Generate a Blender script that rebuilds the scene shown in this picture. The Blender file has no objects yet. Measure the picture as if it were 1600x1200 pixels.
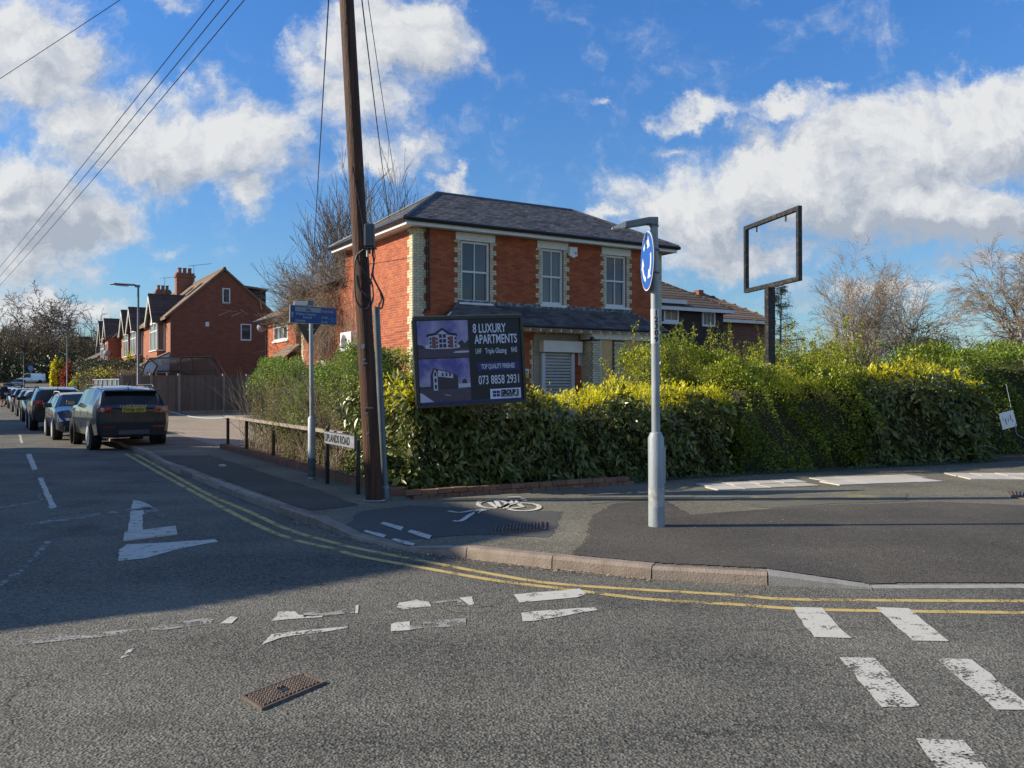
import bpy, bmesh, math, random
import numpy as np
from mathutils import Vector, Matrix, geometry

R = math.radians
rnd = random.Random(7)
S = bpy.context.scene
COL = S.collection

# ------------------------------------------------------------------ camera, sky, sun, exposure
F, HY, CX, EYE = 1331.0, 602.0, 800.0, 1.6        # focal length in photo pixels, horizon row, centre column, eye height
cam_d = bpy.data.cameras.new("camera"); cam = bpy.data.objects.new("camera", cam_d); COL.objects.link(cam)
cam.location = (0, 0, EYE); cam.rotation_euler = (R(90), 0, 0)
cam_d.sensor_width = 36; cam_d.lens = 36 * F / 1600; cam_d.shift_y = 2 / 1600
cam_d.clip_start = .05; cam_d.clip_end = 3000
S.camera = cam
SUN_EL, SUN_AZ = 27.0, 268.0
S.view_settings.view_transform = 'Standard'; S.view_settings.look = 'None'
S.view_settings.exposure = 0.5; S.view_settings.gamma = 1; S.view_settings.use_curve_mapping = False

def sky_world():
    w = bpy.data.worlds.new("World"); S.world = w; w.use_nodes = True
    nt = w.node_tree; N = nt.nodes; L = nt.links; N.clear()
    def n(t, **k):
        o = N.new(t)
        for a, b in k.items(): setattr(o, a, b)
        return o
    def M(op, a, b=None, c=None, clamp=False):
        o = n('ShaderNodeMath', operation=op); o.use_clamp = clamp
        for i, v in enumerate((a, b, c)):
            if v is None: continue
            if isinstance(v, (int, float)): o.inputs[i].default_value = v
            else: L.new(v, o.inputs[i])
        return o.outputs[0]
    def VM(op, a, b=None):
        o = n('ShaderNodeVectorMath', operation=op)
        for i, v in enumerate((a, b)):
            if v is None: continue
            if isinstance(v, tuple): o.inputs[i].default_value = v
            else: L.new(v, o.inputs[i])
        return o.outputs['Value'] if op == 'LENGTH' else o.outputs[0]
    tc = n('ShaderNodeTexCoord'); sep = n('ShaderNodeSeparateXYZ'); L.new(tc.outputs['Generated'], sep.inputs[0])
    x, y, z = sep.outputs
    ay = M('MAXIMUM', M('ABSOLUTE', y), .02)
    u = M('DIVIDE', x, ay); v = M('DIVIDE', z, ay)
    uv = n('ShaderNodeCombineXYZ'); L.new(u, uv.inputs[0]); L.new(v, uv.inputs[1])
    # the cloud layer, seen as a plane high above
    den = M('ADD', M('MAXIMUM', z, 0), .16)
    pl = n('ShaderNodeCombineXYZ'); L.new(M('DIVIDE', x, den), pl.inputs[0]); L.new(M('DIVIDE', y, den), pl.inputs[1])
    def noise(vec, scale, detail, rough=.55, off=None):
        if off: vec = VM('ADD', vec, off)
        t = n('ShaderNodeTexNoise'); t.inputs['Scale'].default_value = scale; t.inputs['Detail'].default_value = detail
        t.inputs['Roughness'].default_value = rough; L.new(vec, t.inputs['Vector']); return t
    wv = noise(uv.outputs[0], 8, 9, .66)
    warp = VM('MULTIPLY', VM('SUBTRACT', wv.outputs['Color'], (.5, .5, .5)), (.19, .16, 0))
    wv2 = noise(uv.outputs[0], 3, 2)
    warp2 = VM('MULTIPLY', VM('SUBTRACT', wv2.outputs['Color'], (.5, .5, .5)), (.12, .10, 0))
    uvw = VM('ADD', VM('ADD', uv.outputs[0], warp), warp2)
    def blobs(lst, vec):
        acc = None
        for (px, py, rx, ry, wt) in lst:
            c = ((px - CX) / F, (HY - py) / F, 0)
            q = VM('MULTIPLY', VM('SUBTRACT', vec, c), (F / rx, F / ry, 0))
            o = M('MULTIPLY', M('SUBTRACT', 1, VM('LENGTH', q), clamp=True), wt)
            acc = o if acc is None else M('SMOOTH_MAX', acc, o, .22)
        return acc
    body = [(40, 70, 190, 150, 1.3), (150, 190, 200, 80, .9), (20, 330, 230, 160, 1.5), (250, 225, 190, 100, 1.2), (170, 330, 150, 80, .8), (390, 215, 150, 90, 1.1),
            (350, 150, 60, 50, .5), (430, 300, 90, 90, .9), (240, 20, 60, 50, .5), (500, 110, 110, 90, .75), (470, 60, 80, 50, .6), (480, 160, 80, 70, .6), (620, 60, 180, 120, 1.15), (560, 160, 150, 90, .95), (580, 245, 140, 60, .85),
            (690, 278, 60, 32, .75), (285, 362, 75, 36, .55), (60, 485, 240, 62, 1.0), (1088, 176, 95, 42, .85), (1230, 182, 110, 42, .85), (1285, 150, 50, 34, .5),
            (940, 168, 45, 22, .5), (928, 92, 30, 26, .35), (1560, 190, 240, 110, 1.4), (1400, 235, 240, 95, 1.3), (1240, 285, 240, 105, 1.3),
            (1080, 320, 200, 110, 1.2), (1060, 235, 70, 40, .7), (1450, 330, 320, 100, 1.3), (1150, 390, 260, 60, .9), (925, 325, 50, 28, .7), (1540, 420, 200, 34, .75), (1380, 455, 330, 34, .7)]
    fb = noise(pl.outputs[0], 3.2, 9, .58); fs = noise(pl.outputs[0], 3.2, 9, .58, (-.05, -.01, 0))
    fd = noise(VM('ADD', uvw, VM('MULTIPLY', warp, (-.5, -.5, 0))), 13, 10, .66)
    def dens(vec, f):
        b = blobs(body, vec)
        outside = M('MULTIPLY', M('SUBTRACT', M('MAXIMUM', M('SUBTRACT', v, .5), M('MULTIPLY', y, -1)), 0, clamp=True), 3.0, clamp=True)
        base = M('MULTIPLY', M('SUBTRACT', f.outputs[0], .50, clamp=True), M('MULTIPLY', outside, 2.4))
        d = M('ADD', M('ADD', M('MULTIPLY', b, 1.0), M('MULTIPLY', M('SUBTRACT', f.outputs[0], .5), .45)), M('MULTIPLY', M('SUBTRACT', fd.outputs[0], .5), 1.05))
        return M('ADD', d, base)
    D0 = dens(uvw, fb)
    D1 = dens(VM('ADD', uvw, (-.035, .035, 0)), fs)
    mr = n('ShaderNodeMapRange', interpolation_type='SMOOTHSTEP'); L.new(D0, mr.inputs[0]); mr.inputs[1].default_value = .16; mr.inputs[2].default_value = .70
    alpha = M('MULTIPLY', mr.outputs[0], .96)
    # sides turned from the sun and thick parts are grey
    dark = blobs([(1430, 385, 420, 75, 1.1), (1150, 350, 260, 70, .55), (60, 300, 200, 60, .6), (330, 260, 170, 40, .5), (80, 350, 190, 40, .8), (1560, 230, 260, 60, .35), (640, 100, 80, 50, .2)], uvw)
    lit = M('ADD', M('MULTIPLY', M('SUBTRACT', D0, D1), .7), .72)
    lit = M('SUBTRACT', lit, M('MULTIPLY', dark, .85))
    fe = noise(VM('ADD', VM('ADD', uvw, VM('MULTIPLY', warp, (-.5, -.5, 0))), (-.012, .014, 0)), 13, 10, .66)
    lit = M('ADD', lit, M('MULTIPLY', M('SUBTRACT', fd.outputs[0], fe.outputs[0]), 2.2))
    lit = M('ADD', lit, M('MULTIPLY', M('SUBTRACT', fd.outputs[0], .5), .6))
    cr = n('ShaderNodeValToRGB'); L.new(lit, cr.inputs[0])
    e = cr.color_ramp.elements; e[0].position = .05; e[0].color = (4.6, 5.1, 5.9, 1); e[1].position = 1.0; e[1].color = (8.9, 9.0, 9.0, 1)
    m = e.new(.5); m.color = (6.7, 7.0, 7.5, 1)
    sky = n('ShaderNodeTexSky', sky_type='NISHITA'); sky.sun_disc = False; sky.sun_elevation = R(SUN_EL); sky.sun_rotation = R(SUN_AZ)
    sky.air_density = 1.0; sky.dust_density = .3; sky.ozone_density = 3.0
    tint = n('ShaderNodeMix', data_type='RGBA', blend_type='MULTIPLY'); tint.inputs[0].default_value = 1
    L.new(sky.outputs[0], tint.inputs[6]); tg = n('ShaderNodeMix', data_type='RGBA'); L.new(M('MULTIPLY', M('MAXIMUM', z, 0), 2.6, clamp=True), tg.inputs[0]); tg.inputs[6].default_value = (.92, 1.12, 1.22, 1); tg.inputs[7].default_value = (.74, 1.36, 2.02, 1); L.new(tg.outputs[2], tint.inputs[7])
    mix = n('ShaderNodeMix', data_type='RGBA'); L.new(alpha, mix.inputs[0]); L.new(tint.outputs[2], mix.inputs[6]); L.new(cr.outputs[0], mix.inputs[7])
    bg = n('ShaderNodeBackground'); bg.inputs[1].default_value = .064; L.new(mix.outputs[2], bg.inputs[0])
    out = n('ShaderNodeOutputWorld'); L.new(bg.outputs[0], out.inputs[0])
sky_world()

sd = bpy.data.lights.new("sun", 'SUN'); sd.energy = 5.0; sd.angle = R(.5); sd.color = (1, .885, .70)
sun = bpy.data.objects.new("sun", sd); COL.objects.link(sun)
TOSUN = Vector((math.sin(R(SUN_AZ)) * math.cos(R(SUN_EL)), math.cos(R(SUN_AZ)) * math.cos(R(SUN_EL)), math.sin(R(SUN_EL))))
sun.rotation_euler = TOSUN.to_track_quat('Z', 'Y').to_euler(); sun.location = (-20, 0, 20)

# ------------------------------------------------------------------ geometry of the place
def gp(px, py, z=0.0):
    Y = (EYE - z) * F / (py - HY); return Vector(((px - CX) / F * Y, Y, z))
def at(px, py, Y): return Vector(((px - CX) / F * Y, Y, EYE + (HY - py) / F * Y))
P2, D2 = Vector((.8545, .519, 0)), Vector((-.519, .8545, 0))     # across the side street, and along it
UP = Vector((0, 0, 1))
def ps(p, s, z=0.0): return P2 * p + D2 * s + UP * z
def rise(y):
    t = min(max((y - 95) / 135, 0), 1); return 3.3 * t * t * (3 - 2 * t)
class Plane:
    """a vertical wall plane: pixel of the survey photo -> distance along the wall and height"""
    def __init__(s, o, d): s.o = Vector(o); s.d = Vector(d)
    def m(s, px, py, off=Vector((0, 0, 0))):
        o = s.o + off; u = (px - CX) / F; t = (u * o.y - o.x) / (s.d.x - u * s.d.y); Y = o.y + s.d.y * t
        return t, EYE + (HY - py) / F * Y

# ------------------------------------------------------------------ objects
LOC = {}
def props(o, label=None, cat=None, group=None, kind=None):
    if label: o['label'] = label
    if cat: o['category'] = cat
    if group: o['group'] = group
    if kind: o['kind'] = kind
    return o
def thing(name, loc, label, cat, group=None, rotz=0):
    o = bpy.data.objects.new(name, None); COL.objects.link(o); o.location = loc; o.rotation_euler = (0, 0, rotz)
    o.empty_display_size = .2
    LOC[o.name] = Vector(loc); return props(o, label, cat, group)
def link(name, data, parent=None, mats=(), kind=None):
    o = bpy.data.objects.new(name, data); COL.objects.link(o)
    if parent is not None: o.parent = parent; LOC[o.name] = LOC.get(parent.name, Vector())
    else: LOC[o.name] = Vector()
    if kind: o['kind'] = kind
    return o
def frame(o, ex, ez=UP):
    ex = Vector(ex).normalized(); ez = Vector(ez); ez = (ez - ex * ez.dot(ex)).normalized(); ey = ez.cross(ex)
    m = Matrix.Identity(4)
    for i, c in enumerate((ex, ey, ez)):
        for r in range(3): m[r][i] = c[r]
    m.translation = Vector(o); return m
BOXF = ((0, 3, 2, 1), (4, 5, 6, 7), (0, 1, 5, 4), (1, 2, 6, 5), (2, 3, 7, 6), (3, 0, 4, 7))
class MB:
    def __init__(s): s.v = []; s.f = []; s.m = []; s.t = []
    def add(s, vs, fs, mat=0, tint=None):
        b = len(s.v); s.v += [tuple(v) for v in vs]
        for f in fs: s.f.append(tuple(i + b for i in f)); s.m.append(mat); s.t.append(rnd.random() if tint is None else tint)
        return s
    def box(s, M, x0, x1, y0, y1, z0, z1, mat=0, tint=None):
        M = M or Matrix.Identity(4)
        vs = [M @ Vector(c) for c in ((x0, y0, z0), (x1, y0, z0), (x1, y1, z0), (x0, y1, z0), (x0, y0, z1), (x1, y0, z1), (x1, y1, z1), (x0, y1, z1))]
        return s.add(vs, BOXF, mat, rnd.random() if tint is None else tint)
    def poly(s, pts, mat=0, tint=None): return s.add(pts, [tuple(range(len(pts)))], mat, tint)
    def slab(s, pts, off, mat=0, tint=None):
        n = len(pts); a = [Vector(p) for p in pts]; b = [p + Vector(off) for p in a]
        fs = [tuple(range(n)), tuple(reversed(range(n, 2 * n)))] + [(i, n + i, n + (i + 1) % n, (i + 1) % n) for i in range(n)]
        return s.add(a + b, fs, mat, tint)
    def tube(s, pts, rad, n=8, mat=0, tint=None, cap=True, sx=1.0):
        pts = [Vector(p) for p in pts]; rad = [rad] * len(pts) if isinstance(rad, (int, float)) else rad
        vs = []; prev = None
        for i, p in enumerate(pts):
            t = (pts[min(i + 1, len(pts) - 1)] - pts[max(i - 1, 0)]).normalized()
            a = prev if prev is not None else (Vector((1, 0, 0)) if abs(t.x) < .9 else Vector((0, 1, 0)))
            a = (a - t * a.dot(t)).normalized(); prev = a; b = t.cross(a)
            for k in range(n):
                an = 2 * math.pi * k / n; vs.append(p + (a * math.cos(an) + b * math.sin(an)) * rad[i])
        fs = [(i * n + k, i * n + (k + 1) % n, (i + 1) * n + (k + 1) % n, (i + 1) * n + k) for i in range(len(pts) - 1) for k in range(n)]
        if cap: fs += [tuple(reversed(range(n))), tuple(range((len(pts) - 1) * n, len(pts) * n))]
        return s.add(vs, fs, mat, tint)
    def lathe(s, c, prof, n=16, mat=0, axis='z', M=None):
        vs = []
        for (r, h) in prof:
            for k in range(n):
                an = 2 * math.pi * k / n; a, b = r * math.cos(an), r * math.sin(an)
                q = Vector((a, b, h)) if axis == 'z' else Vector((h, a, b))
                q += Vector(c); vs.append(M @ q if M else q)
        m = len(prof)
        fs = [(i * n + k, i * n + (k + 1) % n, (i + 1) * n + (k + 1) % n, (i + 1) * n + k) for i in range(m - 1) for k in range(n)]
        fs += [tuple(reversed(range(n))), tuple(range((m - 1) * n, m * n))]
        return s.add(vs, fs, mat)
    def build(s, name, mats, parent=None, kind=None, smooth=False, world=True, angle=35, bevel=0):
        me = bpy.data.meshes.new(name)
        off = LOC.get(parent.name, Vector()) if (parent is not None and world) else Vector()
        me.from_pydata([(v[0] - off.x, v[1] - off.y, v[2] - off.z) for v in s.v], [], s.f)
        for m in (mats if isinstance(mats, (list, tuple)) else [mats]): me.materials.append(m)
        me.polygons.foreach_set('material_index', s.m)
        a = me.attributes.new('tint', 'FLOAT', 'FACE'); a.data.foreach_set('value', s.t)
        if smooth:
            me.polygons.foreach_set('use_smooth', [True] * len(s.f)); me.set_sharp_from_angle(angle=R(angle))
        o = link(name, me, parent, kind=kind)
        if bevel:
            b = o.modifiers.new('bevel', 'BEVEL'); b.width = bevel; b.segments = 2; b.limit_method = 'ANGLE'
        return o
def npmesh(name, V, Fa, tint, mat, parent=None, kind=None, smooth=False):
    """mesh from numpy arrays; Fa is (n, k) with k = 3 or 4"""
    off = np.array(LOC.get(parent.name, Vector())) if parent is not None else np.zeros(3)
    V = (np.asarray(V) - off).astype(np.float32); k = Fa.shape[1]; nf = len(Fa)
    me = bpy.data.meshes.new(name); me.vertices.add(len(V)); me.vertices.foreach_set('co', V.ravel())
    me.loops.add(nf * k); me.loops.foreach_set('vertex_index', Fa.astype(np.int32).ravel())
    me.polygons.add(nf); me.polygons.foreach_set('loop_start', np.arange(nf, dtype=np.int32) * k)
    if smooth: me.polygons.foreach_set('use_smooth', np.ones(nf, dtype=bool))
    me.update(calc_edges=True); me.materials.append(mat)
    a = me.attributes.new('tint', 'FLOAT', 'FACE'); a.data.foreach_set('value', np.asarray(tint, dtype=np.float32))
    return link(name, me, parent, kind=kind)
CUBES = {}
class Pieces:
    """alike box pieces: the `limit` that show largest are objects that share mesh data, the rest is one mesh"""
    def __init__(s): s.a = []
    def add(s, M, size, center=(0, 0, 0)): s.a.append((M, tuple(size), tuple(center)))
    def build(s, name, mat, parent, limit=300, stuff=None, chamfer=0, jitter=0, score=None):
        off = LOC.get(parent.name, Vector())
        def pos(q): return q[0] @ Vector(q[2])
        sc = score or (lambda q: (pos(q) - Vector((0, 0, EYE))).length)
        a = sorted(s.a, key=sc) if len(s.a) > limit else s.a
        for M, size, c in a[:limit]:
            key = (name, mat.name, tuple(round(v, 2) for v in size)); me = CUBES.get(key)
            if me is None:
                x, y, z = size[0] / 2, size[1] / 2, size[2] / 2; h = chamfer
                bm = bmesh.new(); bmesh.ops.create_cube(bm, size=1)
                for v in bm.verts: v.co = (v.co.x * size[0], v.co.y * size[1], v.co.z * size[2])
                if h: bmesh.ops.bevel(bm, geom=bm.edges[:], offset=h, segments=1, affect='EDGES')
                me = bpy.data.meshes.new(name); bm.to_mesh(me); bm.free(); me.materials.append(mat); CUBES[key] = me
            o = bpy.data.objects.new(name, me); COL.objects.link(o); o.parent = parent
            T = M @ Matrix.Translation(c)
            if jitter: T = T @ Matrix.Rotation(rnd.gauss(0, jitter), 4, 'Z') @ Matrix.Rotation(rnd.gauss(0, jitter), 4, 'X')
            T = T.copy(); T.translation = T.translation - off; o.matrix_basis = T
        rest = a[limit:]
        if rest:
            mb = MB()
            for M, (sx, sy, sz), c in rest:
                T = M @ Matrix.Translation(c); mb.box(T, -sx / 2, sx / 2, -sy / 2, sy / 2, -sz / 2, sz / 2)
            mb.build(stuff or name, mat, parent, kind='stuff')
def text(parent, s, M, size, mat, xs=1.0, align='LEFT', bold=0.0, name='lettering', ext=.0015, space=1.0, world=True, fit=None):
    """flat lettering; M's x runs along the line, z is up, the reader stands on the -y side"""
    c = bpy.data.curves.new(name, 'FONT'); c.body = s; c.size = size; c.extrude = ext; c.offset = bold; c.align_x = align; c.space_character = space; c.resolution_u = 4
    c.materials.append(mat)
    tmp = bpy.data.objects.new('tmp', c); COL.objects.link(tmp); bpy.context.view_layer.update()
    me = bpy.data.meshes.new_from_object(tmp.evaluated_get(bpy.context.evaluated_depsgraph_get())); me.name = name; bpy.data.objects.remove(tmp)
    if fit: xv = [v.co.x for v in me.vertices]; xs = fit / (max(xv) - min(xv)); me.transform(Matrix.Translation((-min(xv), 0, 0)))
    T = M @ Matrix.Rotation(R(90), 4, 'X') @ Matrix.Diagonal((xs, 1, 1, 1))
    if world: T.translation -= LOC.get(parent.name, Vector())
    me.transform(T); return link(name, me, parent)

# ------------------------------------------------------------------ materials
def mat(name, col, rough=.8, col2=None, nscale=0, bump=0, bscale=40, metal=0, spec=.5, objr=False, tint=False, ramp=(.3, .7), coat=0, bdist=.01, detail=5, mapping=None, voro=None, trans=0, emit=None, alpha=1):
    """principled material; colour varies col..col2 by noise (nscale per metre), by the piece (tint), or both"""
    m = bpy.data.materials.new(name); m.use_nodes = True; nt = m.node_tree; N, L = nt.nodes, nt.links
    b = N['Principled BSDF']; b.inputs['Roughness'].default_value = rough; b.inputs['Metallic'].default_value = metal
    b.inputs['Specular IOR Level'].default_value = spec; b.inputs['Base Color'].default_value = (*col, 1)
    if coat: b.inputs['Coat Weight'].default_value = coat; b.inputs['Coat Roughness'].default_value = .04
    if alpha < 1: b.inputs['Alpha'].default_value = alpha
    geo = N.new('ShaderNodeNewGeometry'); vec = geo.outputs['Position']
    if mapping:
        mp = N.new('ShaderNodeMapping'); mp.inputs['Scale'].default_value = mapping; L.new(vec, mp.inputs[0]); vec = mp.outputs[0]
    if col2:
        fac = None
        if nscale:
            t = N.new('ShaderNodeTexNoise'); t.inputs['Scale'].default_value = nscale; t.inputs['Detail'].default_value = detail; L.new(vec, t.inputs['Vector'])
            r = N.new('ShaderNodeMapRange'); r.inputs[1].default_value = ramp[0]; r.inputs[2].default_value = ramp[1]; L.new(t.outputs[0], r.inputs[0]); fac = r.outputs[0]
        if tint:
            at_ = N.new('ShaderNodeAttribute'); at_.attribute_name = 'tint'; oi = N.new('ShaderNodeObjectInfo')
            ad = N.new('ShaderNodeMath'); ad.operation = 'ADD'; L.new(at_.outputs['Fac'], ad.inputs[0]); L.new(oi.outputs['Random'], ad.inputs[1])
            fr = N.new('ShaderNodeMath'); fr.operation = 'FRACT'; L.new(ad.outputs[0], fr.inputs[0])
            if fac is None: fac = fr.outputs[0]
            else:
                mx = N.new('ShaderNodeMix'); mx.inputs[0].default_value = .6; L.new(fac, mx.inputs[2]); L.new(fr.outputs[0], mx.inputs[3]); fac = mx.outputs[0]
        mc = N.new('ShaderNodeMix'); mc.data_type = 'RGBA'; mc.inputs[6].default_value = (*col, 1); mc.inputs[7].default_value = (*col2, 1); L.new(fac, mc.inputs[0])
        L.new(mc.outputs[2], b.inputs['Base Color'])
    if bump:
        if voro:
            t = N.new('ShaderNodeTexVoronoi'); t.inputs['Scale'].default_value = voro; h = t.outputs['Distance']
        else:
            t = N.new('ShaderNodeTexNoise'); t.inputs['Scale'].default_value = bscale; t.inputs['Detail'].default_value = 6; h = t.outputs[0]
        L.new(vec, t.inputs['Vector'])
        bp = N.new('ShaderNodeBump'); bp.inputs['Strength'].default_value = bump; bp.inputs['Distance'].default_value = bdist; L.new(h, bp.inputs['Height']); L.new(bp.outputs[0], b.inputs['Normal'])
    if emit: b.inputs['Emission Color'].default_value = (*emit, 1); b.inputs['Emission Strength'].default_value = 1
    if trans:
        tr = N.new('ShaderNodeBsdfTranslucent'); ms = N.new('ShaderNodeMixShader'); ms.inputs[0].default_value = trans
        if col2: L.new(mc.outputs[2], tr.inputs[0])
        else: tr.inputs[0].default_value = (*col, 1)
        L.new(b.outputs[0], ms.inputs[1]); L.new(tr.outputs[0], ms.inputs[2]); L.new(ms.outputs[0], N['Material Output'].inputs[0])
    return m

def asphalt(name, lo, hi, cell=110, patch=.6, bump=.6, stain=None, crack=True, oil=0):
    m = bpy.data.materials.new(name); m.use_nodes = True; nt = m.node_tree; N, L = nt.nodes, nt.links
    b = N['Principled BSDF']; b.inputs['Roughness'].default_value = .85; b.inputs['Specular IOR Level'].default_value = .35
    g = N.new('ShaderNodeNewGeometry').outputs['Position']
    v = N.new('ShaderNodeTexVoronoi'); v.inputs['Scale'].default_value = cell; L.new(g, v.inputs['Vector'])
    v2 = N.new('ShaderNodeTexNoise'); v2.inputs['Scale'].default_value = cell * .7; v2.inputs['Detail'].default_value = 3; L.new(g, v2.inputs['Vector'])
    big = N.new('ShaderNodeTexNoise'); big.inputs['Scale'].default_value = patch; big.inputs['Detail'].default_value = 6; L.new(g, big.inputs['Vector'])
    sep = N.new('ShaderNodeSeparateColor'); L.new(v.outputs['Color'], sep.inputs[0])
    def mth(op, a, c, cl=False):
        o = N.new('ShaderNodeMath'); o.operation = op; o.use_clamp = cl
        for i, q in enumerate((a, c)):
            if isinstance(q, (int, float)): o.inputs[i].default_value = q
            else: L.new(q, o.inputs[i])
        return o.outputs[0]
    tm = N.new('ShaderNodeMapping'); tm.inputs['Scale'].default_value = (.22, 1.1, 1); L.new(g, tm.inputs[0]); tr = N.new('ShaderNodeTexNoise'); tr.inputs['Scale'].default_value = 1.0; tr.inputs['Detail'].default_value = 4; L.new(tm.outputs[0], tr.inputs['Vector'])
    f = mth('ADD', mth('MULTIPLY', sep.outputs[0], .72), mth('ADD', mth('MULTIPLY', big.outputs[0], .8), mth('MULTIPLY', tr.outputs[0], .55))); f = mth('SUBTRACT', f, .58, True)
    mc = N.new('ShaderNodeMix'); mc.data_type = 'RGBA'; mc.inputs[6].default_value = (*lo, 1); mc.inputs[7].default_value = (*hi, 1); L.new(f, mc.inputs[0])
    colr = mc.outputs[2]
    if crack:
        cv = N.new('ShaderNodeTexVoronoi'); cv.feature = 'DISTANCE_TO_EDGE'; cv.inputs['Scale'].default_value = .45
        wn = N.new('ShaderNodeTexNoise'); wn.inputs['Scale'].default_value = 1.5; wn.inputs['Detail'].default_value = 5; L.new(g, wn.inputs['Vector'])
        wa = N.new('ShaderNodeVectorMath'); wa.operation = 'ADD'; L.new(g, wa.inputs[0]); L.new(wn.outputs['Color'], wa.inputs[1]); L.new(wa.outputs[0], cv.inputs['Vector'])
        k = mth('MULTIPLY', mth('LESS_THAN', cv.outputs['Distance'], .004), mth('GREATER_THAN', big.outputs[0], .53))
        mk = N.new('ShaderNodeMix'); mk.data_type = 'RGBA'; L.new(mth('MULTIPLY', k, .55), mk.inputs[0]); L.new(colr, mk.inputs[6]); mk.inputs[7].default_value = (lo[0] * .4, lo[1] * .4, lo[2] * .4, 1); colr = mk.outputs[2]
    if stain:
        sn = N.new('ShaderNodeTexNoise'); sn.inputs['Scale'].default_value = 1.1; sn.inputs['Detail'].default_value = 8; sn.inputs['Roughness'].default_value = .7; L.new(g, sn.inputs['Vector'])
        k = mth('MULTIPLY', mth('SUBTRACT', sn.outputs[0], .54, True), 9, True)
        mk = N.new('ShaderNodeMix'); mk.data_type = 'RGBA'; L.new(mth('MULTIPLY', k, .7), mk.inputs[0]); L.new(colr, mk.inputs[6]); mk.inputs[7].default_value = (*stain, 1); colr = mk.outputs[2]
    if oil:
        on = N.new('ShaderNodeTexNoise'); on.inputs['Scale'].default_value = .9; on.inputs['Detail'].default_value = 7; on.inputs['Roughness'].default_value = .6; L.new(g, on.inputs['Vector'])
        k = mth('MULTIPLY', mth('SUBTRACT', on.outputs[0], .56, True), 7, True)
        mk = N.new('ShaderNodeMix'); mk.data_type = 'RGBA'; L.new(mth('MULTIPLY', k, oil), mk.inputs[0]); L.new(colr, mk.inputs[6]); mk.inputs[7].default_value = (lo[0] * .8, lo[1] * .75, lo[2] * .8, 1); colr = mk.outputs[2]
    L.new(colr, b.inputs['Base Color'])
    bp = N.new('ShaderNodeBump'); bp.inputs['Strength'].default_value = bump; bp.inputs['Distance'].default_value = .007
    L.new(mth('ADD', v.outputs['Distance'], v2.outputs[0]), bp.inputs['Height']); L.new(bp.outputs[0], b.inputs['Normal'])
    return m
def paint(name, col, under, wear=.5, scale=9, fine=70):
    """road paint worn down to the asphalt"""
    m = bpy.data.materials.new(name); m.use_nodes = True; nt = m.node_tree; N, L = nt.nodes, nt.links
    b = N['Principled BSDF']; b.inputs['Roughness'].default_value = .75
    g = N.new('ShaderNodeNewGeometry').outputs['Position']
    a = N.new('ShaderNodeTexNoise'); a.inputs['Scale'].default_value = scale; a.inputs['Detail'].default_value = 3; L.new(g, a.inputs['Vector'])
    c = N.new('ShaderNodeTexNoise'); c.inputs['Scale'].default_value = fine; c.inputs['Detail'].default_value = 4; L.new(g, c.inputs['Vector'])
    ad = N.new('ShaderNodeMath'); ad.operation = 'MULTIPLY_ADD'; L.new(c.outputs[0], ad.inputs[0]); ad.inputs[1].default_value = .9; L.new(a.outputs[0], ad.inputs[2])
    r = N.new('ShaderNodeMapRange'); L.new(ad.outputs[0], r.inputs[0]); r.inputs[1].default_value = wear; r.inputs[2].default_value = wear + .13
    b.inputs['Base Color'].default_value = (*col, 1); iv = N.new('ShaderNodeMath'); iv.operation = 'SUBTRACT'; iv.inputs[0].default_value = 1; L.new(r.outputs[0], iv.inputs[1]); L.new(iv.outputs[0], b.inputs['Alpha'])
    bp = N.new('ShaderNodeBump'); bp.inputs['Strength'].default_value = .3; bp.inputs['Distance'].default_value = .003; L.new(c.outputs[0], bp.inputs['Height']); L.new(bp.outputs[0], b.inputs['Normal'])
    return m

ROADC = (.085, .082, .078)
m_road = asphalt('road asphalt', (.038, .036, .030), (.235, .222, .178), 68, bump=1.0, oil=.45)
m_pave = asphalt('footway asphalt', (.065, .06, .044), (.29, .265, .19), 75, .9, .9)
m_pave_new = asphalt('newer footway asphalt', (.033, .029, .023), (.145, .128, .1), 85, .7, .8, crack=False)
m_lichen = asphalt('footway with yellow lichen', (.1, .09, .06), (.2, .19, .15), 130, 1.2, .4, stain=(.34, .29, .09))
m_fore = asphalt('forecourt gravel', (.2, .16, .12), (.42, .36, .28), 30, .8, .8)
m_earth = mat('earth', (.06, .045, .03), .95, (.11, .09, .05), 2, .6, 20)
m_grassg = mat('rough grass ground', (.05, .07, .025), .95, (.11, .1, .05), .6, .6, 10)
m_kerb = mat('kerb granite', (.13, .1, .08), .8, (.38, .3, .23), 7, tint=True, bump=.8, bscale=60, bdist=.008)
m_kerbg = mat('kerb concrete grey', (.26, .25, .22), .85, (.36, .34, .3), 12, .5, 90, bdist=.006)
m_white = paint('road paint white', (.52, .5, .43), ROADC, 1.06)
m_white_worn = paint('road paint white worn', (.5, .48, .42), ROADC, .975, 7, 60)
m_white_faint = paint('road paint white nearly gone', (.3, .29, .26), ROADC, .87, 8, 55)
m_yellow = paint('road paint yellow', (.52, .38, .13), ROADC, 1.0, 5, 60)
m_iron = mat('cast iron', (.09, .065, .05), .7, (.17, .13, .1), 20, .5, 100)
m_slab = mat('pale paving', (.4, .37, .31), .8, (.56, .52, .45), 3, .4, 60, tint=True)
m_mortar = mat('pale mortar', (.5, .44, .33), .95, (.55, .48, .38), 6, .4, 80)
m_mortar_g = mat('grey mortar', (.1, .085, .065), .95, (.17, .15, .12), 6, .4, 80)
m_mortar_d = mat('dark mortar', (.2, .11, .07), .95, (.28, .17, .11), 6, .4, 80)
m_brick = mat('red brick', (.27, .045, .018), .85, (.52, .14, .045), 1.6, .5, 120, tint=True, ramp=(.2, .8), bdist=.004)
m_brick_y = mat('yellow stock brick', (.46, .4, .24), .85, (.72, .65, .46), 3, .5, 120, tint=True, bdist=.004)
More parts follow.
